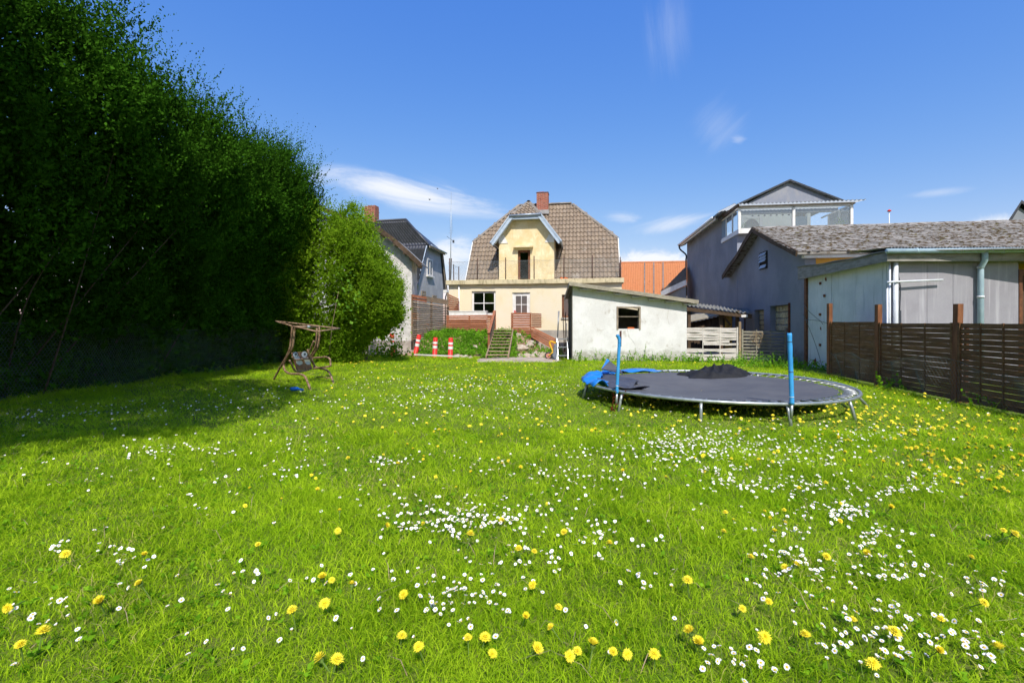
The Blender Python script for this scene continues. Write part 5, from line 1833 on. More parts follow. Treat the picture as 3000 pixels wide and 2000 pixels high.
sp_me.tube([(0, 0, 0), (0.03, 0, 0.0), (0.04, 0, 0), (0.2, 0, -0.004), (0.21, 0, -0.004), (0.27, 0, -0.008)], [0.005, 0.005, 0.016, 0.016, 0.005, 0.005], 6)
sp_me = sp_me.mesh('spring', MT['spring'])
NS = 76
for i in range(NS):
    a = 2 * math.pi * (i + 0.2 * random.random()) / NS
    dgr = math.degrees(a) % 360
    if 128 < dgr < 215 or (95 < dgr <= 128):
        continue
    p = Vector((TRr * math.cos(a) * 0.99, TRr * math.sin(a) * 0.99, TZr + 0.01))
    inst('spring', sp_me, tp, Matrix.Translation(p) @ Matrix.Rotation(a + math.pi + 0.05 * random.uniform(-1, 1), 4, 'Z') @ Matrix.Rotation(0.05, 4, 'Y'))
# padded uprights
for dg, bend, topz, nm in ((-147, 1, at(0, 979, 8.0).z, 0), (-86, 0, at(0, 975, 6.85).z, 1)):
    a = R(dg)
    x, y = (TRr + 0.05) * math.cos(a), (TRr + 0.05) * math.sin(a)
    lean = Vector((-0.01, 0, 0)) if bend else Vector((-0.05, 0, 0))
    if bend:
        pth = [(x - 0.035, y, 0.29), (x - 0.012, y, 0.8), (x + 0.004, y, topz - 0.14), (x + 0.0, y, topz - 0.07), (x - 0.035, y - 0.01, topz - 0.01)]
        rad = 0.027
    else:
        pth = [(x + 0.02, y, 0.30), (x + 0.005, y, 0.75), (x - 0.015, y, topz)]
        rad = 0.031
    sp_ = smooth_path(pth, 10)
    up = MB().tube(sp_, [rad * (1 + 0.05 * math.sin(2.1 * j) + 0.04 * random.uniform(-1, 1)) for j in range(len(sp_))], 12).build('foam_sleeve', MT['blue_foam'], tp)
    for j in (3, len(sp_) // 2, len(sp_) - 4):
        MB().tube([sp_[j], sp_[j].lerp(sp_[j + 1], 0.18)], rad * 1.08, 12).build('cable_tie', MT['pvc_white'] if j == 3 else MT['dark_pipe'], tp)
    MB().tube([(pth[0][0], y, 0.30), (pth[0][0] - 0.01, y, 0.10)], 0.02, 8).build('sleeve_pole', MT['galv'], tp)
    if bend:
        MB().tube([(x + 0.025, y + 0.02, topz - 0.2), (x + 0.03, y + 0.02, topz + 0.06)], 0.018, 6).build('bare_pole', MT['rusty_pole'], tp)


# edge pad: flat blue strip along the back, crumpled and turned over at the near-hedge end
def pad_strip(a0, a1, n, f_in, f_out, f_z, mat, name, parent, across=6):
    V, F = [], []
    for i in range(n + 1):
        a = R(a0 + (a1 - a0) * i / n)
        for k in range(across + 1):
            t = k / across
            r_ = f_in(a, t) * (1 - t) + f_out(a, t) * t
            V.append((r_ * math.cos(a), r_ * math.sin(a), f_z(a, t)))
    w = across + 1
    for i in range(n):
        for k in range(across):
            p = i * w + k
            F.append((p, p + 1, p + w + 1, p + w))
    o = MB().smooth().add(V, F).build(name, mat, parent)
    sm = o.modifiers.new('thickness', 'SOLIDIFY')
    sm.thickness = 0.014
    return o


ep = thing('trampoline_pad', 'blue padded edge cover slipping crumpled off the trampoline rim', 'pad', (TC[0], TC[1], 0))
pad_strip(98, 140, 26, lambda a, t: 2.02, lambda a, t: 2.40, lambda a, t: TZr + 0.045 + 0.025 * math.sin(a * 17) * (1 - t) + 0.02 * math.sin(a * 9 + t * 3), MT['blue_vinyl'], 'back_strip', ep)
pad_strip(140, 196, 44, lambda a, t: 2.05 + 0.05 * math.sin(a * 15), lambda a, t: 2.42,
          lambda a, t: TZr + 0.035 + 0.09 * math.sin(math.pi * t) * (0.6 + 0.5 * math.sin(a * 19)) + 0.05 * math.sin(a * 31 + 4 * t) * (1 - t) + 0.02 * math.sin(a * 53), MT['blue_vinyl'], 'crumpled_strip', ep)
pad_strip(148, 206, 36, lambda a, t: 1.42 + 0.12 * math.sin(a * 6), lambda a, t: 2.12 + 0.04 * math.sin(a * 13),
          lambda a, t: TZr - 0.02 + 0.07 * t + 0.03 * math.sin(a * 9 + t * 5) + 0.02 * math.sin(a * 23), MT['pad_under'], 'turned_underside', ep)
# flap standing up
f0 = at(1790, 1086, 10.2) - Vector((TC[0], TC[1], 0))
pts4 = [at(1762, 1080, 10.1), at(1826, 1094, 10.0), at(1818, 1083, 10.2), at(1786, 1056, 10.25), at(1778, 1050, 10.25), at(1772, 1062, 10.2)]
b = MB().poly(*[p - Vector((TC[0], TC[1], 0)) for p in (pts4[0], pts4[1], pts4[2], pts4[3])])
o = b.build('raised_flap', MT['pad_under'], ep)
o.modifiers.new('thickness', 'SOLIDIFY').thickness = 0.02
b = MB().poly(*[p - Vector((TC[0], TC[1] + 0.012, 0)) for p in (pts4[0], pts4[3], pts4[4], pts4[5])])
o = b.build('flap_border', MT['blue_vinyl'], ep)
o.modifiers.new('thickness', 'SOLIDIFY').thickness = 0.03

# heap of safety net
hn_ = ground(2092, 1098, TZr - 0.03)
np_ = thing('net_heap', 'crumpled black safety netting heaped on the trampoline mat', 'netting', (hn_.x, hn_.y, mat_z(0.8, 1.2) - 0.03))
V, F = [], []
NA, NR = 90, 26
for j in range(NR + 1):
    f = j / NR
    for i in range(NA):
        a = 2 * math.pi * i / NA
        ex = 0.92 * (1 + 0.10 * math.sin(3 * a + 1) + 0.06 * math.sin(7 * a))
        ey = 0.56 * (1 + 0.12 * math.sin(2 * a + 2) + 0.06 * math.sin(5 * a))
        x, y = f * ex * math.cos(a), f * ey * math.sin(a)
        hgt = 0.31 * (1 - f ** 6) * (0.85 + 0.22 * math.sin(x * 4 + 0.6) + 0.12 * math.cos(y * 7))
        fold = 0.075 * (0.5 - abs(math.sin(5 * x + 3 * y + 1.5 * math.sin(4 * y)))) + 0.06 * (0.5 - abs(math.sin(9 * x - 7 * y + 1.2 * math.sin(6 * x)))) + 0.02 * (0.5 - abs(math.sin(23 * x + 17 * y + 3 * math.sin(9 * x))))
        V.append((x, y, max(0.005, hgt + fold * (1 - f ** 4))))
for j in range(NR):
    for i in range(NA):
        F.append((j * NA + i, j * NA + (i + 1) % NA, (j + 1) * NA + (i + 1) % NA, (j + 1) * NA + i))
MB().smooth().add(V, F).build('crumpled_net', MT['black_net'], np_)

# ------------------------------------------------------------------ traffic bollards
bol = [(1216, 1042, 979, 0.20, 'red bollard with white bands leaning beside the whitewashed gable'),
       (1273, 1046, 988, 0.05, 'red bollard with white bands at the end of the loose white plank'),
       (1319, 1050, 989, 0.03, 'red bollard with white bands closest to the garden stair'),
       (1151, 1040, 976, -0.05, 'red bollard half hidden by the end of the hedge')]
bb = MB()
bb.lathe((0, 0, 0), [(0.0, 0.0), (0.12, 0.0), (0.12, 0.02), (0.105, 0.03), (0.1, 0.9), (0.085, 0.93), (0.0, 0.935)], 20)
body_me = bb.mesh('post', MT['red'])
bands = [MB().lathe((0, 0, 0), [(0.1065, z0), (0.1075, z0 + 0.01), (0.1055, z1)], 20).mesh('band', MT['reflective']) for z0, z1 in ((0.42, 0.55), (0.63, 0.73))]
for px, yb, yt, ln, lab in bol:
    g = ground(px, yb, 0.0)
    if px == 1151:
        g = Vector(((px - 1500) / FPX * 21.3, 21.3, 0))
    t = thing('bollard', lab, 'bollard', g, 0, 'red and white bollards by the bank')
    t.rotation_euler = (R(random.uniform(-3, 3)), ln, random.uniform(0, 6))
    t.rotation_euler = (0, ln, 0)
    hgt = (yb - yt) * g.y / FPX
    t.scale = (0.95, 0.95, hgt / 0.935)
    inst('post', body_me, t)
    for m_ in bands:
        inst('band', m_, t)
    MB().tube([(0.0, -0.106, 0.80), (0.0, -0.09, 0.80)], 0.016, 8).build('hole', MT['dark'], t)
pk = MB().box(-0.9, 0.9, -0.06, 0.06, 0, 0.05).build('loose_plank', MT['woven_white'])
g = ground(1283, 1045, 0.1)
pk.location = (g.x - 0.05, g.y, 0.13)
pk.rotation_euler = (0, R(2.0), R(-3))
tag(pk, 'loose pale plank lying between the red bollards', 'plank')

# ------------------------------------------------------------------ step ladder
ld = thing('step_ladder', 'aluminium platform step ladder standing at the shed corner', 'ladder', (0, 0, 0))
L = lambda px, py, d: at(px, py, d)
for a, c in (((1631, 1054, 18.75), (1631.5, 985, 19.2)), ((1634.5, 1060, 18.5), (1633.5, 992, 18.9)), ((1664, 1052, 18.5), (1662, 990, 18.9))):
    MB().bar(L(*a), L(*c), 0.03, 0.06, (0, 1, 0)).build('stile', MT['alu'], ld)
for y, d in ((1041, 18.6), (1016.5, 18.72), (992.5, 18.88)):
    MB().bar(L(1634, y, d), L(1663.5, y, d), 0.12 if y > 1000 else 0.22, 0.035).build('step', MT['alu'], ld)
for a, c in (((1632.5, 990, 19.1), (1636, 911, 19.25)), ((1634.5, 985, 19.15), (1638.5, 911, 19.3)), ((1659.5, 985, 19.1), (1660, 946, 19.2))):
    MB().tube([L(*a), L(*c)], 0.014, 8).build('hand_rail', MT['alu'], ld)
MB().bar(L(1664, 1050, 19.5), L(1661, 985, 19.1), 0.03, 0.04, (0, 1, 0)).build('rear_stile', MT['alu'], ld)
MB().bar(L(1629, 1050, 19.6), L(1632, 985, 19.15), 0.03, 0.04, (0, 1, 0)).build('rear_stile', MT['alu'], ld)
for nm, a, c, lab in (('tool_shaft', (1652, 991, 19.3), (1649, 911, 19.6), 'dark wooden tool shaft leaning behind the step ladder'),
                      ('tool_shaft', (1656, 991, 19.4), (1657, 914, 19.7), 'dark tool shaft with pale grip beside the shed boards')):
    t = thing('leaning_tool', lab, 'tool', (0, 0, 0))
    p, q = L(*a), L(*c)
    low = p + (p - q) * (p.z - 0.02) / (q.z - p.z)
    MB().tube([low, q], 0.018, 6).build('shaft', MT['dark_wood'], t)
    MB().bar(low + Vector((-0.02, 0, 0)), low + Vector((0.02, 0, 0.25)), 0.14, 0.02).build('blade', MT['tray'], t)

# ------------------------------------------------------------------ wheelbarrow tipped on end
wb = thing('wheelbarrow', 'wheelbarrow with yellow tube handles standing tipped up beside the ladder', 'wheelbarrow', (0, 0, 0))
wc = at(1607, 1046, 18.9)
wc.z = 0.15
wh = MB().lathe(wc, [(0.095, -0.035), (0.14, -0.04), (0.15, -0.02), (0.15, 0.02), (0.14, 0.04), (0.095, 0.035)], 22, (0.25, 1, 0)).build('wheel', MT['tyre'], wb)
MB().lathe(wc, [(0.0, -0.032), (0.025, -0.04), (0.03, -0.026), (0.085, -0.022), (0.098, -0.036), (0.098, 0.03), (0.0, 0.03)], 18, (0.25, 1, 0)).build('rim', MT['rim'], wh)
MB().tube(smooth_path([wc + Vector((0, -0.06, 0.0)), wc + Vector((0.12, -0.08, 0.1)), at(1619, 1030, 18.85), at(1611, 1010, 18.85), at(1609.5, 1002, 18.85), at(1614, 1000, 18.85), at(1629, 1006, 18.9)], 5), 0.02, 8).build('handle', MT['yellow_paint'], wb)
MB().tube(smooth_path([wc + Vector((0, 0.06, 0.0)), wc + Vector((0.13, 0.1, 0.1)), at(1620, 1029, 19.2), at(1613, 1009, 19.3), at(1612, 1001, 19.3), at(1617, 999, 19.3), at(1630, 1004, 19.3)], 5), 0.02, 8).build('handle', MT['yellow_paint'], wb)
tb = [at(1619, 1044, 18.8), at(1626, 1012, 18.8), at(1632, 1008, 18.7), at(1628, 1056, 18.6)]
tb2 = [p + Vector((0.02, 0.62, 0.02)) for p in tb]
m_ = MB()
m_.add(tb + tb2, [(0, 1, 2, 3), (7, 6, 5, 4), (0, 4, 5, 1), (1, 5, 6, 2), (3, 7, 4, 0)])
o = m_.build('tray', MT['tray'], wb)
o.modifiers.new('thickness', 'SOLIDIFY').thickness = 0.008
MB().tube([at(1627, 1057, 18.6), at(1617, 1040, 18.7)], 0.016, 6).build('stand', MT['dark_pipe'], wb)

# ------------------------------------------------------------------ old swing seat
sw = thing('swing_seat', 'rusty tube swing seat with a broken canopy frame and painted eyes on its back', 'swing', (0, 0, 0))
Z6 = lambda x, y: (760 + x / 5.227, 900 + y / 5.227)


def plane_pts(P0, P1, zl):
    """unproject zoomed picture points onto the upright plane through two ground points"""
    out = []
    fr_ = Frame(P0[0], P0[1], P1[0] - P0[0], P1[1] - P0[1])
    for x, y in zl:
        px, py = Z6(x, y)
        a, z = fr_.uz(px, py)
        w = fr_.world(a, 0, z)
        out.append(Vector((w.x, w.y, max(z, -0.03))))
    return out


RL_, FL_ = (-6.04, 12.1), (-4.31, 10.25)
off = (0.04, 1.15)
RR_, FR_ = (RL_[0] + off[0], RL_[1] + off[1]), (FL_[0] + off[0], FL_[1] + off[1])
pr = 0.025
tb = lambda pts, r_=pr, nm='frame_tube', m='old_pipe', n=6: MB().tube(smooth_path(pts, n), r_, 8).build(nm, MT[m], sw)
tb(plane_pts(RL_, FL_, [(505, 290), (490, 430), (472, 600), (440, 700), (370, 830), (290, 970), (210, 1125)]), nm='rear_leg')
tb(plane_pts(RL_, FL_, [(575, 300), (545, 320), (528, 440), (508, 610), (450, 720), (395, 820), (373, 900), (400, 975), (480, 1018), (600, 1020), (670, 1040), (715, 1090), (745, 1170), (800, 1300)]), nm='front_leg')
tb(plane_pts(RR_, FR_, [(905, 295), (918, 340), (915, 470), (893, 600), (850, 690), (800, 760)]), nm='rear_leg')
tb(plane_pts(RR_, FR_, [(880, 320), (878, 450), (866, 570), (820, 680), (785, 745), (800, 800), (850, 900), (920, 935), (1000, 948), (1060, 985), (1100, 1060), (1135, 1180)]), nm='front_leg')
tb(plane_pts(RR_, FR_, [(835, 515), (800, 600), (770, 670), (755, 720)]), nm='arm_stub')
tl2 = plane_pts(RL_, FL_, [(560, 302)])[0]
tr2 = plane_pts(RR_, FR_, [(905, 298)])[0]
tb([tl2, tr2], 0.03, 'top_bar')
mid_ = tl2.lerp(tr2, 0.5)
tb([tl2.lerp(tr2, 0.44), tl2.lerp(tr2, 0.56)], 0.033, 'tape', 'tape')
cpts = [at(*Z6(250, 212), 11.5), at(*Z6(1228, 325), 11.3), at(*Z6(880, 370), 10.4), at(*Z6(495, 283), 10.7), at(*Z6(335, 240), 11.1)]
for i in range(5):
    a, c = cpts[i], cpts[(i + 1) % 5]
    MB().tube([a, c], 0.017, 8).build('canopy_bar', MT['old_pipe'], sw)
# seat
S0 = (-5.13, 11.15)
S1 = (S0[0] + off[0], S0[1] + off[1])
bd = plane_pts(S0, S1, [(490, 700), (530, 682), (690, 678), (722, 690), (800, 925), (790, 945), (590, 968), (570, 955)])
nb_ = (bd[4] - bd[0]).cross(bd[2] - bd[0]).normalized()
if nb_.y > 0:
    nb_ = -nb_
seat = MB().prism([p - nb_ * 0.012 for p in bd], nb_ * 0.024).build('seat_back', MT['seat_wood'], sw)


def blob(zl, lift, mat, nm):
    q = plane_pts(S0, S1, zl)
    MB().prism([p + nb_ * (0.013 + lift) for p in q], nb_ * 0.002).build(nm, MT[mat], seat)


def ring(cx, cy, rx, ry, n=18, rot=0.35):
    return [(cx + rx * math.cos(t) * math.cos(rot) - ry * math.sin(t) * math.sin(rot), cy + rx * math.cos(t) * math.sin(rot) + ry * math.sin(t) * math.cos(rot)) for t in [2 * math.pi * k / n for k in range(n)]]


blob(ring(540, 722, 42, 46), 0.000, 'black_paint', 'eye_outline')
blob(ring(678, 720, 50, 54), 0.000, 'black_paint', 'eye_outline')
blob(ring(540, 724, 35, 39), 0.003, 'eye_paint', 'eye_white')
blob(ring(678, 722, 43, 47), 0.003, 'eye_paint', 'eye_white')
blob(ring(546, 718, 17, 21), 0.006, 'grey_paint', 'iris')
blob(ring(682, 716, 17, 20), 0.006, 'grey_paint', 'iris')
blob(ring(547, 719, 10, 13), 0.009, 'black_paint', 'pupil')
blob(ring(683, 717, 11, 13), 0.009, 'black_paint', 'pupil')
blob([(522, 765), (590, 745), (655, 850), (640, 872), (600, 886), (560, 862)], 0.003, 'eye_paint', 'cheek_patch')
blob([(668, 775), (735, 765), (782, 850), (765, 875), (725, 880), (690, 850)], 0.003, 'eye_paint', 'cheek_patch')
tb([p + nb_ * 0.05 for p in plane_pts(S0, S1, [(468, 755), (490, 795), (540, 805), (640, 790), (720, 785), (775, 815), (800, 870), (798, 930)])], 0.02, 'arm_rest')
tb([at(*Z6(x, y), d) for x, y, d in ((815, 776, 11.9), (930, 768, 11.5), (1020, 760, 11.2), (1075, 790, 11.05), (1088, 850, 11.05), (1078, 902, 11.05), (960, 918, 11.2), (830, 938, 11.7))], 0.022, 'arm_rest')
tb([p for p in plane_pts(S0, S1, [(462, 810), (500, 890), (545, 965), (600, 985), (720, 965), (800, 935)])], 0.024, 'seat_rail')
tb([p for p in plane_pts(S0, S1, [(740, 640), (750, 700), (790, 800), (830, 880), (860, 920)])], 0.026, 'seat_rail')
tb([at(*Z6(890, 1065), 12.4), at(*Z6(1100, 1083), 11.5)], 0.012, 'cross_wire')
ty = thing('toy_spade', 'small blue plastic toy lying in the grass before the swing seat', 'toy', ground(862, 1147, 0.03))
MB().lathe((0, 0, 0.05), [(0.0, -0.03), (0.07, -0.02), (0.09, 0.02), (0.075, 0.04), (0.0, 0.05)], 12).build('scoop', MT['blue_toy'], ty)
MB().tube([(0.06, 0, 0.06), (0.13, -0.01, 0.05), (0.19, -0.02, 0.035)], [0.03, 0.02, 0.028], 8).build('grip', MT['blue_toy'], ty)


# ------------------------------------------------------------------ wire netting
def netting(name, label, line, height, cell, mat, wave, wire=0.0016):
    """hexagonal wire netting along a ground line; height(s) and wave(s, h) shape it"""
    t = thing(name, label, 'netting', (0, 0, 0))
    P = [Vector(p) for p in line]
    cum = [0]
    for i in range(len(P) - 1):
        cum.append(cum[-1] + (P[i + 1] - P[i]).length)

    def pos(s, h):
        s = min(max(s, 0), cum[-1] - 1e-6)
        i = max(k for k in range(len(P) - 1) if cum[k] <= s)
        f = (s - cum[i]) / (cum[i + 1] - cum[i])
        q = P[i].lerp(P[i + 1], f)
        d = (P[i + 1] - P[i]).normalized()
        nn = Vector((d.y, -d.x, 0))
        o, z = wave(s / cum[-1], h)
        return q + nn * o + Vector((0, 0, z))

    b_ = MB()
    L_ = cum[-1]
    nc, nr = int(L_ / cell), int(1.0 / (cell * 0.8 / 1.0))
    segs = []
    hmax = max(height(x / 20) for x in range(21))
    nr = int(hmax / (cell * 0.8))
    for j in range(nr):
        for i in range(nc):
            s = (i + 0.5 * (j % 2)) * cell
            h = j * cell * 0.8
            if h > height(s / L_):
                continue
            c0, c1 = (s, h), (s, h + cell * 0.32)
            segs += [(c0, c1), (c1, (s + cell / 2, h + cell * 0.8)), (c1, (s - cell / 2, h + cell * 0.8))]
    V, F = [], []
    for a_, c_ in segs:
        p, q = pos(*a_), pos(*c_)
        d = (q - p).normalized()
        s_ = d.cross(Vector((0.31, 0.52, 0.8))).normalized()
        t_ = s_.cross(d)
        k = len(V)
        for r0 in (p, q):
            for an_ in (0, 2.094, 4.189):
                V.append(r0 + (s_ * math.cos(an_) + t_ * math.sin(an_)) * wire)
        F += [(k, k + 1, k + 4, k + 3), (k + 1, k + 2, k + 5, k + 4), (k + 2, k, k + 3, k + 5)]
    b_.v, b_.f = [tuple(v) for v in V], F
    b_.mi, b_.sm = [0] * len(F), [False] * len(F)
    b_.build('mesh_sheet', mat, t)
    e = MB().tube([pos(L_ * k / 40, height(k / 40)) for k in range(41)], wire * 2.2, 4, False)
    e.build('edge_wire', mat, t)
    return t


HBX = lambda d: -9.9 + 0.14 * (d - 8)            # foot of the hedge
netting('wire_netting', 'wire netting stretched along the dark foot of the tall hedge', [(HBX(d) + 0.35, d, 0) for d in (7.5, 9, 11, 13, 15, 17, 18.6)],
        lambda f: 1.42 - 0.25 * f + 0.05 * math.sin(f * 21), 0.062, MT['net_wire'], lambda f, h: (0.05 * math.sin(f * 23 + h * 2) + 0.06 * h, h * (1 - 0.03 * math.sin(f * 31))), 0.0026)


def droop(f):
    return 0.62 + 0.10 * math.cos(f * 11) + 0.10 * math.exp(-((f - 0.18) / 0.06) ** 2) - 0.16 * math.exp(-((f - 0.05) / 0.05) ** 2) + 0.1 * f


netting('wire_netting', 'loose drooping wire netting leaning against the brown boundary fence', [(FL(d) - 0.16, d, 0) for d in (13.0, 11.5, 10.0, 8.7, 7.4, 6.2)],
        droop, 0.055, MT['net_wire'], lambda f, h: (-0.10 * math.sin(f * 17 + h * 3) - 0.06 * math.sin(f * 41) + 0.10 * h, h * (1 - 0.06 * math.sin(f * 19))), 0.0016)

# ------------------------------------------------------------------ birds high over the roofs
for px, py, d, lab in ((1259, 585, 55, 'small dark swallow gliding under the long white cloud'), (1282, 553, 70, 'tiny dark bird high beside the aerial mast')):
    p = at(px, py, d)
    m_ = MB()
    m_.add([(-0.30, 0.05, 0.10), (-0.08, -0.06, 0.02), (0.0, -0.16, 0), (0.08, -0.06, 0.02), (0.28, 0.06, 0.06), (0.06, 0.06, 0.0), (0.03, 0.22, 0.0), (0, 0.16, 0.0), (-0.04, 0.22, 0), (-0.06, 0.06, 0.0), (0, 0, -0.05), (0, 0, 0.05)],
           [(0, 1, 10, 9), (1, 2, 10), (2, 3, 10), (3, 4, 5, 10), (5, 6, 7, 10), (7, 8, 9, 10), (1, 0, 9, 11), (2, 1, 11), (3, 2, 11), (4, 3, 11, 5), (6, 5, 11, 7), (8, 7, 11, 9)])
    o = m_.build('bird', MT['bird'])
    o.location = p
    o.rotation_euler = (R(25), R(20), R(-50))
    tag(o, lab, 'bird')


# ------------------------------------------------------------------ leaves and blades as real faces
def leaf_cloud(P, A, size, wid, fold=0.25):
    """rhombic leaves at P pointing along A (n,3)"""
    n = len(P)
    A = A / np.maximum(np.linalg.norm(A, axis=1)[:, None], 1e-6)
    B = np.cross(A, RNG.normal(size=(n, 3)))
    B /= np.maximum(np.linalg.norm(B, axis=1)[:, None], 1e-6)
    C = np.cross(A, B)
    s = size[:, None]
    w = (size * wid)[:, None]
    q = P + A * s * 0.45
    V = np.stack([P, q + B * w + C * w * fold, P + A * s, q - B * w + C * w * fold], 1)
    return V.reshape(-1, 3)


def leaves_obj(name, V, mat, parent=None, kind=None, rnd=None):
    n = len(V) // 4
    r = RNG.random(n) if rnd is None else rnd
    o = inst(name, np_mesh(name, V, np.arange(n * 4).reshape(-1, 4), mat, np.repeat(r, 4)), parent)
    if kind:
        o['kind'] = kind
    return o


def sprays(P, D, length, per, lsize, wid=0.26, spread=0.75, droop=0.0):
    """twigs at P heading D, each carrying 'per' leaves; returns the leaf vertices and the twig segments"""
    n = len(P)
    D = D / np.linalg.norm(D, axis=1)[:, None]
    t = np.linspace(0.08, 1, per)[None, :, None]
    Lg = length[:, None, None]
    bend = RNG.normal(size=(n, 1, 3)) * 0.25
    pts = P[:, None, :] + D[:, None, :] * Lg * t + bend * Lg * t ** 2
    pts[..., 2] -= droop * length[:, None] * (t[..., 0] ** 2)
    out = RNG.normal(size=(n, per, 3))
    out /= np.linalg.norm(out, axis=2)[..., None]
    dirs = D[:, None, :] * 0.7 + out * spread
    size = lsize * (0.65 + 0.7 * RNG.random((n, per))) * (1.1 - 0.45 * t[..., 0])
    V = leaf_cloud(pts.reshape(-1, 3), dirs.reshape(-1, 3), size.reshape(-1), wid)
    return V, pts


def spray_tone(n, per):
    """leaves of one twig share most of their tone"""
    a = np.repeat(RNG.random(n // per + 1), per)[:n]
    return np.clip(0.62 * a + 0.38 * RNG.random(n), 0, 1)


# ---- the tall hedge: foot along HBX, crown arching out over the lawn
def front_off(z, y):
    """how far the leafy face stands out from the foot at height z"""
    k = np.clip((y - 8) / 11, 0, 1)
    o = 0.45 + 2.15 * sstep(0.6, 5.5, z) - 1.3 * k * sstep(1.0, 5.0, z) + 0.40 * k * sstep(5.0, 7.0, z)
    return o + 0.30 * wob(y * 1.0, z * 1.2, 1.5, 0.4) + 0.16 * wob(y, z, 4.0, 1.7)


def top_h(y):
    return 6.75 + 0.02 * (y - 8) + 0.5 * sstep(11, 8, y) - 0.35 * np.exp(-((y - 13.2) / 1.3) ** 2) - 2.0 * sstep(16.4, 18.6, y) + 0.35 * wob(y, y * 0, 2.1)


hedge = thing('tall_hedge', 'tall overgrown privet hedge arching dark over the lawn', 'hedge', (HBX(13), 13, 0))
ho = np.array([HBX(13), 13, 0.0])
n = 23000
y = np.concatenate([RNG.uniform(6.5, 18.6, n), RNG.uniform(3.0, 6.5, 2500)])
n = len(y)
z = RNG.uniform(0.12, 1.0, n) ** 0.85 * top_h(y)
depth = RNG.exponential(0.30, n) + RNG.uniform(-0.35, 0.1, n) + 1.5 * np.clip(-0.05 - wob(y, z, 2.2, 2.6), 0, 1) + 1.0 * np.clip(-0.1 - wob(y, z, 5.5, 0.2), 0, 1)
taper = np.clip((top_h(y) - z) / 1.4, 0.12, 1)
fo = front_off(z, y)
x = HBX(y) + fo * np.where(taper < 1, 0.55 + 0.45 * taper, 1) - np.clip(depth, -0.3, 2.2)
P = np.stack([x, y, z], 1)
# face and tip directions: outwards, upwards, some along the hedge
D = np.stack([0.75 + 0.3 * RNG.normal(size=n), -0.25 + 0.45 * RNG.normal(size=n), 0.75 * (0.4 + z / 7) + 0.35 * RNG.normal(size=n)], 1)
V1, tw = sprays(P, D, 0.24 + 0.36 * RNG.random(n), 8, 0.096, 0.27, 0.72)
m = 4500                                          # thick foot
y0_ = RNG.uniform(6.8, 18.6, m)
z0_ = RNG.uniform(0.02, 1.7, m)
V0, _ = sprays(np.stack([HBX(y0_) + 0.3 - RNG.exponential(0.3, m), y0_, z0_], 1), RNG.normal(size=(m, 3)) * 0.6 + np.array([0.5, -0.2, 0.6]), 0.2 + 0.25 * RNG.random(m), 8, 0.07, 0.3, 0.85)
V1 = np.concatenate([V1, V0])
# long shoots on the crown
m = 2300
y2 = RNG.uniform(7.0, 18.3, m)
z2 = top_h(y2) - np.abs(RNG.normal(size=m)) * 1.1
f2 = RNG.random(m)
x2 = HBX(y2) + front_off(z2, y2) * (0.35 + 0.62 * f2)
D2 = np.stack([0.5 + 0.35 * RNG.normal(size=m), -0.15 + 0.35 * RNG.normal(size=m), 1.0 + 0.3 * RNG.normal(size=m)], 1)
V2, tw2 = sprays(np.stack([x2, y2, z2], 1), D2, 0.4 + 0.7 * RNG.random(m), 14, 0.085, 0.25, 0.65, 0.15)
# inner mass
k = 22000
y3 = RNG.uniform(3.0, 18.4, k)
z3 = RNG.uniform(0.0, 0.94, k) ** 1.15 * top_h(y3)
x3 = HBX(y3) + front_off(z3, y3) * RNG.uniform(-0.2, 0.72, k) - RNG.uniform(0, 1.2, k)
V3, _ = sprays(np.stack([x3, y3, z3], 1), RNG.normal(size=(k, 3)), 0.25 + 0.2 * RNG.random(k), 5, 0.17, 0.36, 0.9)
# unseen leaf mass added overhead, outside the view, shaped to shade the lawn
k = 6500
q = RNG.normal(size=(k, 3))
q /= np.linalg.norm(q, axis=1)[:, None]
q *= RNG.random(k)[:, None] ** 0.4
q = q * np.array([3.6, 3.2, 2.7]) * (1 + 0.16 * wob(q[:, 0] * 3, q[:, 1] * 3 + q[:, 2] * 3, 2.0))[:, None] + np.array([-6.4, 1.5, 8.0])
V5, _ = sprays(q, RNG.normal(size=(k, 3)) + np.array([0, 0, 0.4]), 0.3 + 0.3 * RNG.random(k), 7, 0.14, 0.34, 0.9)
V3 = np.concatenate([V3, V5])  # the added overhead mass joins the hedge foliage
tone = np.concatenate([spray_tone(len(V1) // 4, 8), spray_tone(len(V2) // 4, 14), spray_tone(len(V3) // 4, 5)])
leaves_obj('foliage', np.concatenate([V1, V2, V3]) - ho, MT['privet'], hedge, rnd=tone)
b = MB()
for i in range(16):
    yy = random.uniform(5.5, 18.0)
    zt = random.uniform(3.0, 5.6)
    p = Vector((HBX(yy) + random.uniform(-0.3, 0.3), yy, 0))
    q = Vector((HBX(yy) + float(front_off(np.array(zt), np.array(yy))) * random.uniform(0.7, 0.98), min(yy + random.uniform(-0.6, 2.6), 17.6), zt))
    mid_ = p.lerp(q, 0.5) + Vector((random.uniform(-0.1, 0.5), random.uniform(-0.6, 0.3), random.uniform(0.0, 0.7)))
    pts = smooth_path([p, mid_, q], 6)
    b.tube([v - Vector(ho) for v in pts], [0.02 * (1 - 0.75 * j / (len(pts) - 1)) for j in range(len(pts))], 5, False)
b.build('branches', MT['dark_bark'], hedge)

# ---- the clipped lower hedge in the sun
h2 = thing('rounded_hedge', 'bright green rounded privet hedge bulging before the whitewashed outbuilding', 'hedge', (-6.2, 17.6, 0))
h2o = np.array([-6.2, 17.6, 0.0])


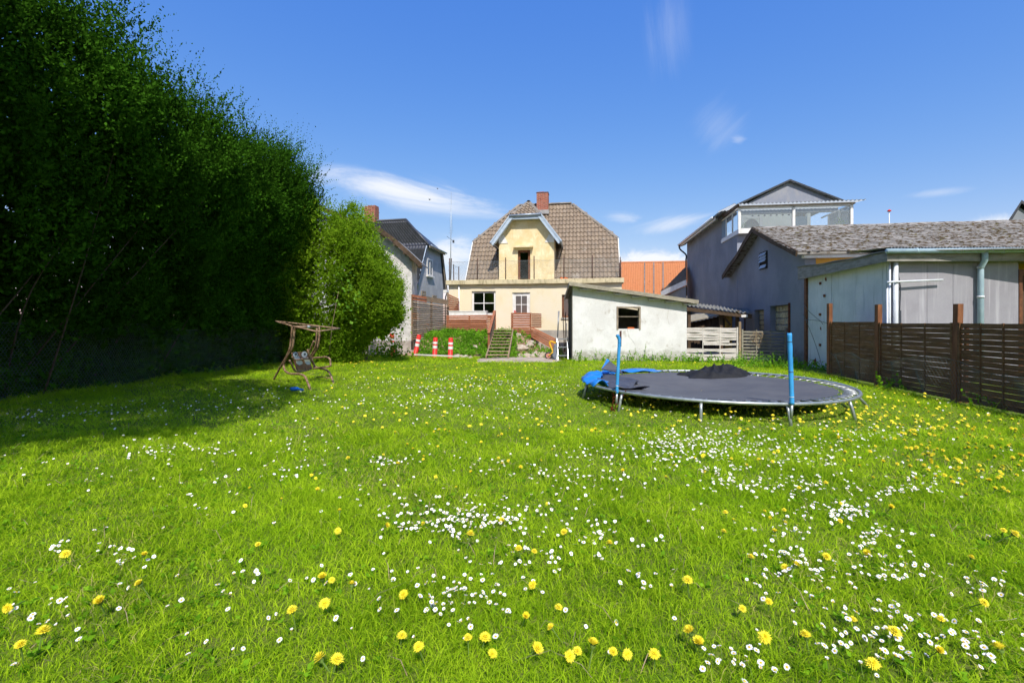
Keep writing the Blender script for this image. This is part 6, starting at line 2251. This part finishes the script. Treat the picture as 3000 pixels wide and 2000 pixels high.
def shell(n, seed=0):
    """points and normals on a lumpy rounded block: X -9..-4.1, front Y 15.9 to 19"""
    u = RNG.uniform(0, 1, n)
    v = RNG.uniform(0, 1, n)
    az = -math.pi * (0.02 + 1.0 * u)               # around the front
    zz = v
    rx, ry = 2.9, 2.0
    prof = np.where(zz < 0.45, 0.46 + 0.54 * sstep(0.08, 0.48, zz), np.sqrt(np.clip(1 - ((zz - 0.45) / 0.56) ** 7, 0.0, 1)))
    prof = np.maximum(prof, 0.12)
    sx = np.sign(np.cos(az)) * np.abs(np.cos(az)) ** 0.55
    sy = np.sign(np.sin(az)) * np.abs(np.sin(az)) ** 0.5
    X = -6.85 + rx * prof * sx
    Y = 18.0 + ry * prof * sy
    H = 5.6 + 0.3 * sstep(-6.0, -7.0, X) - 1.35 * np.maximum(X + 5.5, 0) ** 1.15 + 0.22 * wob(X, Y, 2.3, 0.2)
    Z = zz * H
    lump = 0.26 * wob(X * 1.2 + Y, Z * 1.3, 1.6, 0.9) + 0.2 * wob(X - Y, Z, 4.2, 2.2)
    N_ = np.stack([sx * prof / rx * 2, sy * prof / ry * 2, 0.25 + 1.3 * sstep(0.4, 1.0, zz)], 1)
    N_ /= np.linalg.norm(N_, axis=1)[:, None]
    return np.stack([X, Y, Z], 1) + N_ * lump[:, None], N_


P, N_ = shell(20000)
D = N_ + 0.55 * RNG.normal(size=P.shape) + np.array([0, 0, 0.35])
hol = np.clip(-0.1 - wob(P[:, 0] + P[:, 1], P[:, 2], 3.7, 1.2), 0, 1) * 0.9
V1, _ = sprays(P - N_ * (RNG.exponential(0.18, len(P)) + hol)[:, None], D, 0.16 + 0.2 * RNG.random(len(P)), 7, 0.07, 0.3, 0.85)
P, N_ = shell(13000)
V3, _ = sprays(P - N_ * RNG.uniform(0.3, 1.5, len(P))[:, None], RNG.normal(size=P.shape), 0.25 + 0.2 * RNG.random(len(P)), 5, 0.15, 0.36, 0.9)
# loose shoots
P, N_ = shell(1100)
P = P[P[:, 2] > 2.6]
N_ = RNG.normal(size=P.shape) * 0.5 + np.array([0.35, -0.2, 0.8])
V4, _ = sprays(P, N_, 0.25 + 0.4 * RNG.random(len(P)), 11, 0.06, 0.28, 0.7, 0.2)
tone = np.concatenate([spray_tone(len(V1) // 4, 7), spray_tone(len(V3) // 4, 5), spray_tone(len(V4) // 4, 11)])
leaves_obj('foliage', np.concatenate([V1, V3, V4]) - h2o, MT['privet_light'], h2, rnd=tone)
b = MB()
for i in range(60):
    p = Vector((random.uniform(-8.3, -5.4), random.uniform(17.9, 18.6), 0.0))
    Pq, Nq = shell(1)
    q = Vector(Pq[0]) - Vector(Nq[0]) * 0.05
    pts = smooth_path([p, p.lerp(q, 0.6) + Vector((0, 0, 0.3)), q], 5)
    b.tube([v - Vector(h2o) for v in pts], [0.022 * (1 - 0.75 * j / (len(pts) - 1)) for j in range(len(pts))], 4, False)
b.build('branches', MT['bark'], h2)
# broad-leaved branch growing out of it
hz_ = thing('hazel_shoot', 'broad pale leaves of a hazel shoot sticking out between the two hedges', 'shrub', at(985, 870, 15.4))
n = 70
px = RNG.uniform(985, 1050, n)
py = 770 + (px - 955) * 0.3 + RNG.uniform(0, 150, n)
P = np.array([at(a, c, 15.7 - 0.25 * RNG.random()) for a, c in zip(px, py)]) - np.array(at(985, 870, 15.4))
leaves_obj('leaves', leaf_cloud(P, RNG.normal(size=(n, 3)) * 0.5 + np.array([0.4, -0.5, -0.5]), 0.09 + 0.07 * RNG.random(n), 0.36), MT['hazel'], hz_)
b = MB()
for i in range(6):
    b.tube([Vector(P[i * 9]), Vector(P[i * 9]) + Vector((-0.15, 0.35, -0.25))], 0.008, 4)
b.tube([(-0.35, 0.3, -1.9), (-0.2, 0.2, -0.9), (0, 0.2, 0.2)], [0.012, 0.01, 0.006], 5)
b.build('stem', MT['bark'], hz_)
# ---- ground elder on the bank
n = 9000
X = RNG.uniform(-4.3, 2.3, n)
Y = RNG.uniform(19.4, 23.8, n)
dens = np.where(X < 0.15, 0.95, 0.22) * (0.5 + 0.5 * sstep(-0.45, 0.25, wob(X, Y, 1.9, 0.3))) * sstep(-4.6, -3.7, X)
dens = np.where((Y < 20.35) & (X > -0.9), dens * 0.35, dens)
dens = np.where(X > 0.25, dens * 0.45, dens)
keep = (RNG.random(n) < dens) & ((Y > 20.75) | (X > -1.3))
X, Y = X[keep], Y[keep]
hgt = 0.02 + 0.22 * RNG.random(len(X)) ** 1.5 * (0.6 + 0.6 * wob(X, Y, 2.3, 1.0))
Z = bank_z(X, Y) + hgt
P = np.stack([X, Y, Z], 1)
D = RNG.normal(size=P.shape) * 0.7 + np.array([0, -0.35, 0.7])
V1, _ = sprays(P, D, 0.08 + 0.12 * RNG.random(len(P)), 6, 0.085, 0.36, 0.9)
leaves_obj('ground_cover', V1, MT['bramble'], None, 'stuff')
# ---- stones on the bare part of the bank
grp = 'stones lying on the bare soil of the bank'
spots = [(1528, 1022, 21.6, .28), (1545, 1036, 20.6, .22), (1560, 1040, 20.4, .2), (1540, 1046, 20.0, .2), (1572, 1030, 20.9, .24), (1524, 1041, 20.3, .18), (1552, 1012, 22.0, .24), (1555, 1000, 22.4, .2), (1517, 988, 22.9, .2),
         (1352, 1043, 20.2, .16), (1362, 1046, 19.9, .18), (1378, 1050, 19.6, .15), (1340, 1024, 20.6, .16), (1590, 1026, 21.0, .2), (1393, 1000, 21.7, .18), (1222, 1020, 21.6, .2), (1585, 1040, 20.3, .16)]
for i, (px, py, d, s) in enumerate(spots):
    c = at(px, py, d)
    zz = float(bank_z(np.array(c.x), np.array(c.y)))
    m_ = MB()
    rr = random.Random(i)
    V, F = [], []
    for j in range(5):
        ph = -math.pi / 2 + math.pi * j / 4
        for k in range(8):
            a = 2 * math.pi * k / 8
            q = s * (0.75 + 0.35 * rr.random())
            V.append((q * math.cos(ph) * math.cos(a) * 1.2, q * math.cos(ph) * math.sin(a) * 0.8, q * math.sin(ph) * 0.7))
    for j in range(4):
        for k in range(8):
            F.append((j * 8 + k, j * 8 + (k + 1) % 8, (j + 1) * 8 + (k + 1) % 8, (j + 1) * 8 + k))
    o = m_.add(V, F).build('stone', MT['stone'])
    o.location = (c.x, c.y, zz + s * 0.18)
    o.rotation_euler = (0, 0, rr.random() * 6)
    tag(o, 'pale field stone lying loose on the bank below the deck', 'stone', grp)


# ---- weeds at wall feet
def weed(name, label, px, py, d, w, h, n, leaf=0.07, mat='weed', group=None):
    c = ground(px, py) if d is None else Vector(((px - 1500) / FPX * d, d, 0))
    t = thing(name, label, 'weed', c, 0, group)
    ns = max(4, n // 9)
    P = np.stack([RNG.normal(size=ns) * w * 0.5, RNG.normal(size=ns) * w * 0.3, np.zeros(ns)], 1)
    D = RNG.normal(size=(ns, 3)) * 0.3 + np.array([0, 0, 1.0])
    V, tw_ = sprays(P, D, h * (0.5 + 0.6 * RNG.random(ns)), 9, leaf, 0.36, 1.0)
    leaves_obj('leaves', V, MT[mat], t)
    b_ = MB()
    for i in range(0, ns, 2):
        b_.tube([Vector(P[i]), Vector(tw_[i, 4]), Vector(tw_[i, 8])], 0.004, 3, False)
    b_.build('stems', MT['stem'] if mat != 'redweed' else MT['redweed'], t, 'stuff')
    return t


gw_ = 'weeds growing along the wall and fence feet'
weed('nettle_clump', 'dark leafy weed clump growing at the shed foot right behind the bent blue post', 1850, 1052, 17.7, 0.5, 0.5, 130, 0.08)
weed('nettle_clump', 'green weed clump at the shaded corner of the white shed', 1692, 1055, 17.8, 0.45, 0.45, 110, 0.08)
weed('nettle_clump', 'weed clump in front of the brown fence behind the leaning netting', 2610, 1130, 10.4, 0.4, 0.35, 130, 0.09)
weed('nettle_clump', 'weed clump at the fence foot beyond the doubled post', 2930, 1195, 7.9, 0.4, 0.3, 100, 0.07)
weed('nettle_clump', 'dark weed clump growing where the hedge meets the gable plinth', 1140, 1030, 19.4, 0.9, 1.0, 520, 0.13)
weed('dead_dock', 'reddish brown dead weed stalk standing before the trampoline', 1792, 1215, 7.75, 0.05, 0.40, 40, 0.045, 'redweed')
for i, (px, d) in enumerate(((2030, 17.6), (2075, 17.4), (2120, 17.2), (2165, 17.0), (2205, 16.8), (2250, 16.6), (2290, 16.2), (2330, 15.9), (2370, 15.4), (2400, 14.6), (1770, 17.8), (1900, 17.9), (1960, 17.8), (2010, 17.7), (2185, 15.6), (2240, 15.3), (2300, 15.0))):
    weed('nettle_clump', 'low bright green weed clump in the strip along the shed and woven fences', px, 0, d, 0.55, 0.24 + 0.16 * random.random(), 150, 0.075, 'bramble', gw_)
for i, (px, py) in enumerate(((250, 1125), (420, 1108), (560, 1096), (640, 1085), (730, 1070), (120, 1130))):
    weed('nettle_clump', 'dark low weed clump in the shade at the netted hedge foot', px, py, None, 0.7, 0.35, 160, 0.085, 'weed', 'weeds in the shade of the hedge')

# ------------------------------------------------------------------ lawn blades
XR, XL = 8.9, -10.2


def lawn_points(y0, y1, dens):
    """random points on the lawn between two distances, a little wider than the view"""
    n = int((y1 - y0) * (XR - XL) * dens)
    Y = RNG.uniform(y0, y1, n)
    X = RNG.uniform(XL, XR, n)
    keep = (np.abs(X) < 1.16 * Y + 0.9)
    keep &= X < 6.75 + 0.142 * Y
    keep &= X > HBX(Y) + 0.2
    # not on the gravel, not inside shed or bank
    keep &= ~((X > -1.35 + 0.15 * wob(X, Y, 3)) & (X < 2.0) & (Y > 17.85 + 0.18 * wob(X, Y, 2.1)) & (Y < 20.1))
    keep &= ~((X > 2.2) & (Y > 18.05))
    keep &= Y < np.where(X < -1.2, 20.2, 20.2)
    keep &= ~((X > 6.6) & (Y > 17.9))
    return X[keep], Y[keep]


def blades(X, Y, h, w, lean):
    n = len(X)
    Z = lawn_z(X, Y) - 0.01
    a = RNG.uniform(0, 2 * np.pi, n)
    b_ = RNG.uniform(0, 2 * np.pi, n)
    l = lean * h * (0.3 + RNG.random(n))
    sx, sy = np.cos(a) * w / 2, np.sin(a) * w / 2
    lx, ly = np.cos(b_) * l, np.sin(b_) * l
    o = np.zeros(n)
    base = np.stack([X, Y, Z], 1)
    s = np.stack([sx, sy, o], 1)
    m = base + np.stack([lx * 0.35, ly * 0.35, h * 0.55], 1)
    t = base + np.stack([lx, ly, h * (1 - 0.25 * lean)], 1)
    V = np.stack([base - s, base + s, m + s * 0.8, m - s * 0.8, t + s * 0.12, t - s * 0.12], 1)
    return V.reshape(-1, 3)


def clump(X, Y):
    return np.clip(0.52 + 0.6 * wob(X, Y, 2.2, 0.6) + 0.4 * wob(X, Y, 6.0, 1.1), 0.08, 1.5)


VS, RS, QS, QR = [], [], [], []
for (y0, y1, dens, hh, ww) in ((1.2, 2.6, 9500, 0.082, 0.0042), (2.6, 4.2, 6400, 0.092, 0.0050), (4.2, 6.5, 3200, 0.10, 0.0066), (6.5, 10, 1250, 0.10, 0.0100), (10, 15, 720, 0.10, 0.0150), (15, 20.3, 460, 0.105, 0.0205)):
    X, Y = lawn_points(y0, y1, dens)
    c = clump(X, Y)
    keep = RNG.random(len(X)) < 0.55 + 0.45 * c
    X, Y, c = X[keep], Y[keep], c[keep]
    tall_ = np.exp(-((X - HBX(Y)) / 1.0) ** 2) * 1.0 + np.exp(-((6.9 + 0.142 * Y - X) / 0.7) ** 2) * 0.7 + sstep(17.2, 18.2, Y) * 0.4
    tr_d = np.hypot(X - TC[0], Y - TC[1])
    tall_ = tall_ * sstep(2.3, 3.2, tr_d) - 0.42 * sstep(3.2, 2.6, tr_d)
    h = hh * (0.35 + 0.75 * RNG.random(len(X))) * (0.55 + 0.6 * c) * (1 + tall_)
    h = np.where(RNG.random(len(X)) < 0.03, h * 1.7, h)
    bl = blades(X, Y, h, ww * (0.7 + 0.6 * RNG.random(len(X))), 0.9 + 0.4 * RNG.random(len(X)))
    rv = RNG.random(len(X))
    dry = 0.15 * np.clip(wob(X, Y, 1.3, 4.0) + 0.5 * wob(X, Y, 4.1, 2.0), 0, 1)
    rv = np.where(RNG.random(len(X)) < dry, 0.995, rv * 0.97)
    if y0 < 6:
        VS.append(bl)
        RS.append(np.repeat(rv, 6))
    else:                                           # far blades need no bend
        QS.append(bl.reshape(-1, 6, 3)[:, [0, 1, 4, 5]].reshape(-1, 3))
        QR.append(np.repeat(rv, 4))
V = np.concatenate(VS)
n = len(V) // 6
base = np.arange(n)[:, None] * 6
F = np.concatenate([base + np.array([[0, 1, 2, 3]]), base + np.array([[3, 2, 4, 5]])], 0)
Q = np.concatenate(QS)
F = np.concatenate([F, len(V) + np.arange(len(Q)).reshape(-1, 4)], 0)
o = inst('grass', np_mesh('grass', np.concatenate([V, Q]), F, MT['grass'], np.concatenate(RS + QR)))
o['kind'] = 'stuff'
print('blades', n)
# low broad leaves (plantain, clover, dandelion rosettes) between the blades
X, Y = lawn_points(1.3, 8.5, 70)
keep = RNG.random(len(X)) < np.clip(1.5 - 0.17 * Y, 0.2, 1) * np.clip(0.5 + 0.8 * wob(X, Y, 1.7, 3.0), 0.1, 1)
X, Y = X[keep], Y[keep]
k = 6
P = np.repeat(np.stack([X, Y, lawn_z(X, Y) + 0.012], 1), k, 0)
P[:, :2] += RNG.normal(size=(len(P), 2)) * 0.012
D = RNG.normal(size=P.shape)
D[:, 2] = 0.25 + 0.5 * RNG.random(len(P))
leaves_obj('lawn_weeds', leaf_cloud(P, D, 0.018 + 0.028 * RNG.random(len(P)), 0.30), MT['weed'], None, 'stuff')
# dry stalks
X, Y = lawn_points(1.3, 8, 16)
VS = blades(X, Y, 0.05 + 0.11 * RNG.random(len(X)), 0.004 + 0 * X, 1.6 + 0 * X)
n = len(X)
base = np.arange(n)[:, None] * 6
F = np.concatenate([base + np.array([[0, 1, 2, 3]]), base + np.array([[3, 2, 4, 5]])], 0)
o = inst('dry_grass', np_mesh('dry_grass', VS, F, MT['stair_wood']))
o['kind'] = 'stuff'

# ------------------------------------------------------------------ flowers


def daisy_mesh(np_, simple=False, cup=0.0, R_=0.0135):
    m = MB()
    if not simple:
        m.m(2).tube([(0, 0, -0.07), (0.004, 0, -0.03), (0, 0, -0.002)], 0.0012, 3, False)
    m.m(0)
    for i in range(np_):
        a = 2 * math.pi * i / np_
        ca, sa_ = math.cos(a), math.sin(a)
        w = 0.0105 * math.sin(math.pi / np_) * 1.25 + 0.0006
        z = 0.0012 * (i % 2)
        q = R_ * (1 - 0.45 * cup) * (0.9 + 0.16 * ((i * 7) % 5) / 4)
        u = q * 0.74
        z2, z3 = z + 0.0018 + 0.006 * cup, z + 0.002 + 0.011 * cup - 0.0015 * ((i * 3) % 4 == 0)
        m.poly((ca * 0.003, sa_ * 0.003, z), (ca * u - sa_ * w, sa_ * u + ca * w, z2), (ca * q, sa_ * q, z3), (ca * u + sa_ * w, sa_ * u - ca * w, z2))
    m.m(1).lathe((0, 0, 0.0012), [(0.0052, 0.0), (0.0042, 0.0026), (0.0, 0.0034)], 8 if not simple else 5)
    return m


def dandelion_mesh(simple=False, cup=0.0):
    m = MB()
    m.m(1).tube([(0.01, 0, -0.10), (0.004, 0, -0.05), (0, 0, -0.002)], 0.0022, 4, False)
    m.lathe((0, 0, -0.004), [(0.002, -0.008), (0.008, 0.0), (0.009, 0.006)], 7)
    m.m(0)
    for lay, (nn, r_, zz, lift) in enumerate(((24, 0.0215, 0.002, 0.001), (20, 0.018, 0.004, 0.005), (15, 0.013, 0.006, 0.008), (9, 0.008, 0.008, 0.010)) if not simple else ((11, 0.022, 0.002, 0.004), (8, 0.014, 0.005, 0.009))):
        for i in range(nn):
            a = 2 * math.pi * (i + 0.5 * lay) / nn + 0.07 * random.uniform(-1, 1)
            rr = r_ * random.uniform(0.82, 1.08) * (1 - 0.4 * cup)
            lift_ = lift + 0.022 * cup * (1 - 0.2 * lay)
            ca, sa_ = math.cos(a), math.sin(a)
            w = r_ * math.sin(math.pi / nn) * 0.62
            m.poly((ca * 0.001, sa_ * 0.001, zz), (ca * rr * 0.6 - sa_ * w, sa_ * rr * 0.6 + ca * w, zz + lift_ * 0.7), (ca * rr, sa_ * rr, zz + lift_), (ca * rr * 0.6 + sa_ * w, sa_ * rr * 0.6 - ca * w, zz + lift_ * 0.7))
    return m


def scatter(clusters, rnd):
    pts = []
    for (px, py, sx, sy, n_) in clusters:
        for _ in range(n_):
            a, c = random.gauss(px, sx), random.gauss(py, sy)
            if c < 1062 or c > 2060:
                continue
            g = ground(a, c)
            pts.append((g.x, g.y))
    for (x0, x1, y0, y1, n_) in rnd:
        for _ in range(n_):
            g = ground(random.uniform(x0, x1), random.uniform(y0, y1))
            pts.append((g.x, g.y))
    ok = []
    for x_, y_ in pts:
        if x_ > 6.6 + 0.142 * y_ or x_ < HBX(y_) + 0.4 or y_ > 17.6:
            continue
        ok.append((x_, y_))
    return ok


DAISY = scatter([
    (470, 1325, 55, 16, 46), (300, 1222, 120, 9, 40), (430, 1195, 110, 10, 34), (100, 1238, 60, 12, 24), (640, 1205, 90, 14, 26), (780, 1158, 60, 10, 22), (620, 1330, 60, 18, 20),
    (1330, 1120, 170, 12, 150), (1400, 1148, 190, 16, 150), (1230, 1185, 110, 18, 80), (1560, 1140, 120, 14, 60), (1480, 1205, 160, 18, 60), (900, 1195, 90, 18, 40),
    (1410, 1530, 90, 24, 150), (1260, 1550, 60, 25, 45), (1150, 1490, 60, 30, 26), (1120, 1360, 30, 10, 22), (1160, 1365, 40, 14, 18), (900, 1320, 50, 22, 26), (840, 1390, 40, 15, 16),
    (1320, 1790, 70, 55, 44), (1420, 1740, 60, 50, 22), (1500, 1700, 50, 45, 14), (1560, 1640, 70, 25, 26), (1740, 1600, 60, 30, 34), (1660, 1490, 90, 30, 22), (1460, 1385, 50, 14, 22), (1600, 1395, 60, 14, 22),
    (1700, 1420, 60, 18, 34), (1745, 1345, 50, 14, 34), (1960, 1325, 90, 26, 120), (2060, 1300, 110, 22, 190), (2220, 1325, 150, 28, 190), (2400, 1330, 100, 26, 70), (2130, 1385, 60, 10, 36),
    (2150, 1430, 60, 12, 44), (2280, 1440, 60, 16, 40), (2400, 1440, 80, 20, 40), (2490, 1515, 42, 14, 52), (2430, 1500, 50, 18, 26), (2560, 1592, 50, 16, 40), (2290, 1560, 50, 20, 34), (2650, 1455, 50, 10, 36),
    (2750, 1410, 60, 14, 26), (2550, 1285, 60, 8, 50), (2620, 1270, 60, 10, 30), (2300, 1655, 70, 34, 30), (2360, 1690, 60, 34, 18), (2540, 1690, 65, 30, 22), (2490, 1830, 110, 55, 18), (2660, 1690, 40, 20, 18),
    (2350, 1780, 80, 50, 14), (2750, 1880, 90, 50, 16), (2900, 1730, 60, 25, 20), (2650, 1930, 80, 40, 10), (2100, 1940, 60, 30, 12), (2240, 1960, 60, 25, 10), (2870, 1930, 60, 40, 16), (2600, 1880, 50, 40, 20),
    (330, 1640, 60, 35, 18), (120, 1830, 50, 30, 12), (150, 1620, 40, 20, 8), (560, 1500, 50, 30, 10), (1040, 1760, 60, 70, 10), (720, 1740, 60, 40, 10), (1870, 1720, 40, 20, 8)],
    [(0, 3000, 1130, 1450, 330), (0, 3000, 1450, 1990, 130), (1000, 2900, 1095, 1200, 130)])
DANDE = [(191, 1677), (421, 1673), (411, 1775), (293, 1818), (25, 1837), (125, 1907), (60, 1964), (939, 1964), (1177, 1897), (1227, 1962), (1371, 1930), (1616, 1875), (1540, 1850), (1691, 1952), (1737, 1962), (1796, 1958), (1837, 1945),
         (1917, 1962), (2022, 1900), (2360, 1910), (2557, 1981), (756, 1629), (718, 1524), (990, 1575), (944, 1722), (972, 1732), (1031, 1735), (1378, 1605), (1604, 1502), (1654, 1591), (1562, 1743), (1636, 1798), (1786, 1633), (1520, 1648),
         (1565, 1648), (1130, 1575), (1469, 1537), (2270, 1600), (2120, 1590), (2300, 1560), (2240, 1515), (2610, 1518), (2460, 1563), (2300, 1690), (2330, 1705), (2620, 1905), (2500, 1850), (2750, 1975), (2930, 1940), (2940, 1600), (2970, 1608),
         (2200, 1690), (2420, 1655), (2845, 1665), (2540, 1640), (925, 1420), (930, 1465), (1165, 1372), (1240, 1375), (1240, 1355), (1020, 1358), (1490, 1372), (1460, 1362), (1620, 1330), (2015, 1760)]
DANDE = [(ground(a, c).x, ground(a, c).y) for a, c in DANDE]
DANDE += scatter([(2700, 1290, 170, 60, 120), (2850, 1370, 110, 50, 70), (2560, 1230, 160, 30, 70), (2380, 1240, 150, 40, 50), (1500, 1240, 220, 40, 60), (1450, 1120, 260, 18, 80), (2600, 1180, 120, 20, 36), (1900, 1190, 120, 22, 40), (2250, 1215, 160, 16, 40)],
                 [(900, 3000, 1080, 1400, 100), (1000, 2100, 1064, 1092, 90), (700, 2900, 1400, 1560, 18), (50, 2950, 1780, 1985, 14)])
DAISY.sort(key=lambda p: p[1])
DANDE.sort(key=lambda p: p[1])


def plant(kind, pts, big, small, n_parts, label, group, hh, name):
    """the 300 largest-looking flowers as things of their own, the others as one field"""
    mats = [MT['white_petal'], MT['daisy_eye'], MT['stem']] if kind == 'daisy' else [MT['yellow_petal'], MT['stem']]
    gens = [g() for g in big]
    whole = [g.mesh(name, mats) for g in gens]
    split = []
    for g in gens:                                  # the same flower taken apart by petals, eye and stem
        pcs = []
        for k_, nm_ in enumerate(('petals', 'eye', 'stem') if kind == 'daisy' else ('petals', 'stem')):
            q = MB()
            q.v = list(g.v)
            ids = [j for j, m_ in enumerate(g.mi) if m_ == k_]
            used = sorted({a for j in ids for a in g.f[j]})
            mp = {a: n_ for n_, a in enumerate(used)}
            q.v = [g.v[a] for a in used]
            q.f = [tuple(mp[a] for a in g.f[j]) for j in ids]
            q.mi, q.sm = [0] * len(ids), [g.sm[j] for j in ids]
            pcs.append((nm_, q.mesh(nm_, mats[k_])))
        split.append(pcs)
    far_ = small()
    field = MB()
    for i, (x_, y_) in enumerate(pts):
        s = (0.64 + 0.46 * random.random()) if kind == 'daisy' else (0.78 + 0.5 * random.random()) * (1.28 if y_ < 3.2 else 1.0)
        if y_ > 6:
            s *= 1.1
        h = hh * (0.5 + 0.95 * random.random()) * (1.15 if y_ > 7 else 1)
        tx, ty_ = random.gauss(0.25, 0.34), random.gauss(0.0, 0.34)
        mw = Matrix.Translation((x_, y_, float(lawn_z(np.array(x_), np.array(y_))) + h)) @ Matrix.Rotation(tx, 4, 'X') @ Matrix.Rotation(ty_, 4, 'Y') @ Matrix.Rotation(random.random() * 6.3, 4, 'Z') @ Matrix.Scale(s, 4)
        if i < n_parts:                             # the nearest ones show their parts
            o_ = thing(name, label, 'flower', group=group)
            o_.matrix_basis = mw
            for nm_, me_ in split[i % len(split)]:
                inst(nm_, me_, o_)
        elif i < 300:
            o_ = inst(name, whole[i % len(whole)], None, mw)
            tag(o_, label, 'flower', group)
        else:
            field.cs = False
            k0 = len(field.f)
            vs_ = [mw @ Vector(v) for v in far_.v]
            b0_ = len(field.v)
            field.v += [tuple(v) for v in vs_]
            field.f += [tuple(a + b0_ for a in f) for f in far_.f]
            field.mi += far_.mi
            field.sm += far_.sm
    f_ = field.build(name + '_field', mats, None, 'stuff')


plant('daisy', DAISY, [lambda: daisy_mesh(19), lambda: daisy_mesh(17, cup=0.25), lambda: daisy_mesh(21, cup=-0.1), lambda: daisy_mesh(18, cup=0.7), lambda: daisy_mesh(20, cup=0.1, R_=0.0145)], lambda: daisy_mesh(9, True), 70, 'white daisy with a yellow eye open in the near part of the lawn', 'daisies in the near lawn', 0.052, 'daisy')
plant('dandelion', DANDE, [lambda: dandelion_mesh(), lambda: dandelion_mesh(), lambda: dandelion_mesh(cup=0.5), lambda: dandelion_mesh(), lambda: dandelion_mesh(cup=0.15)], lambda: dandelion_mesh(True), 70, 'yellow dandelion flower open on its stalk in the lawn', 'dandelions in the lawn', 0.075, 'dandelion')
print('flowers', len(DAISY), len(DANDE))
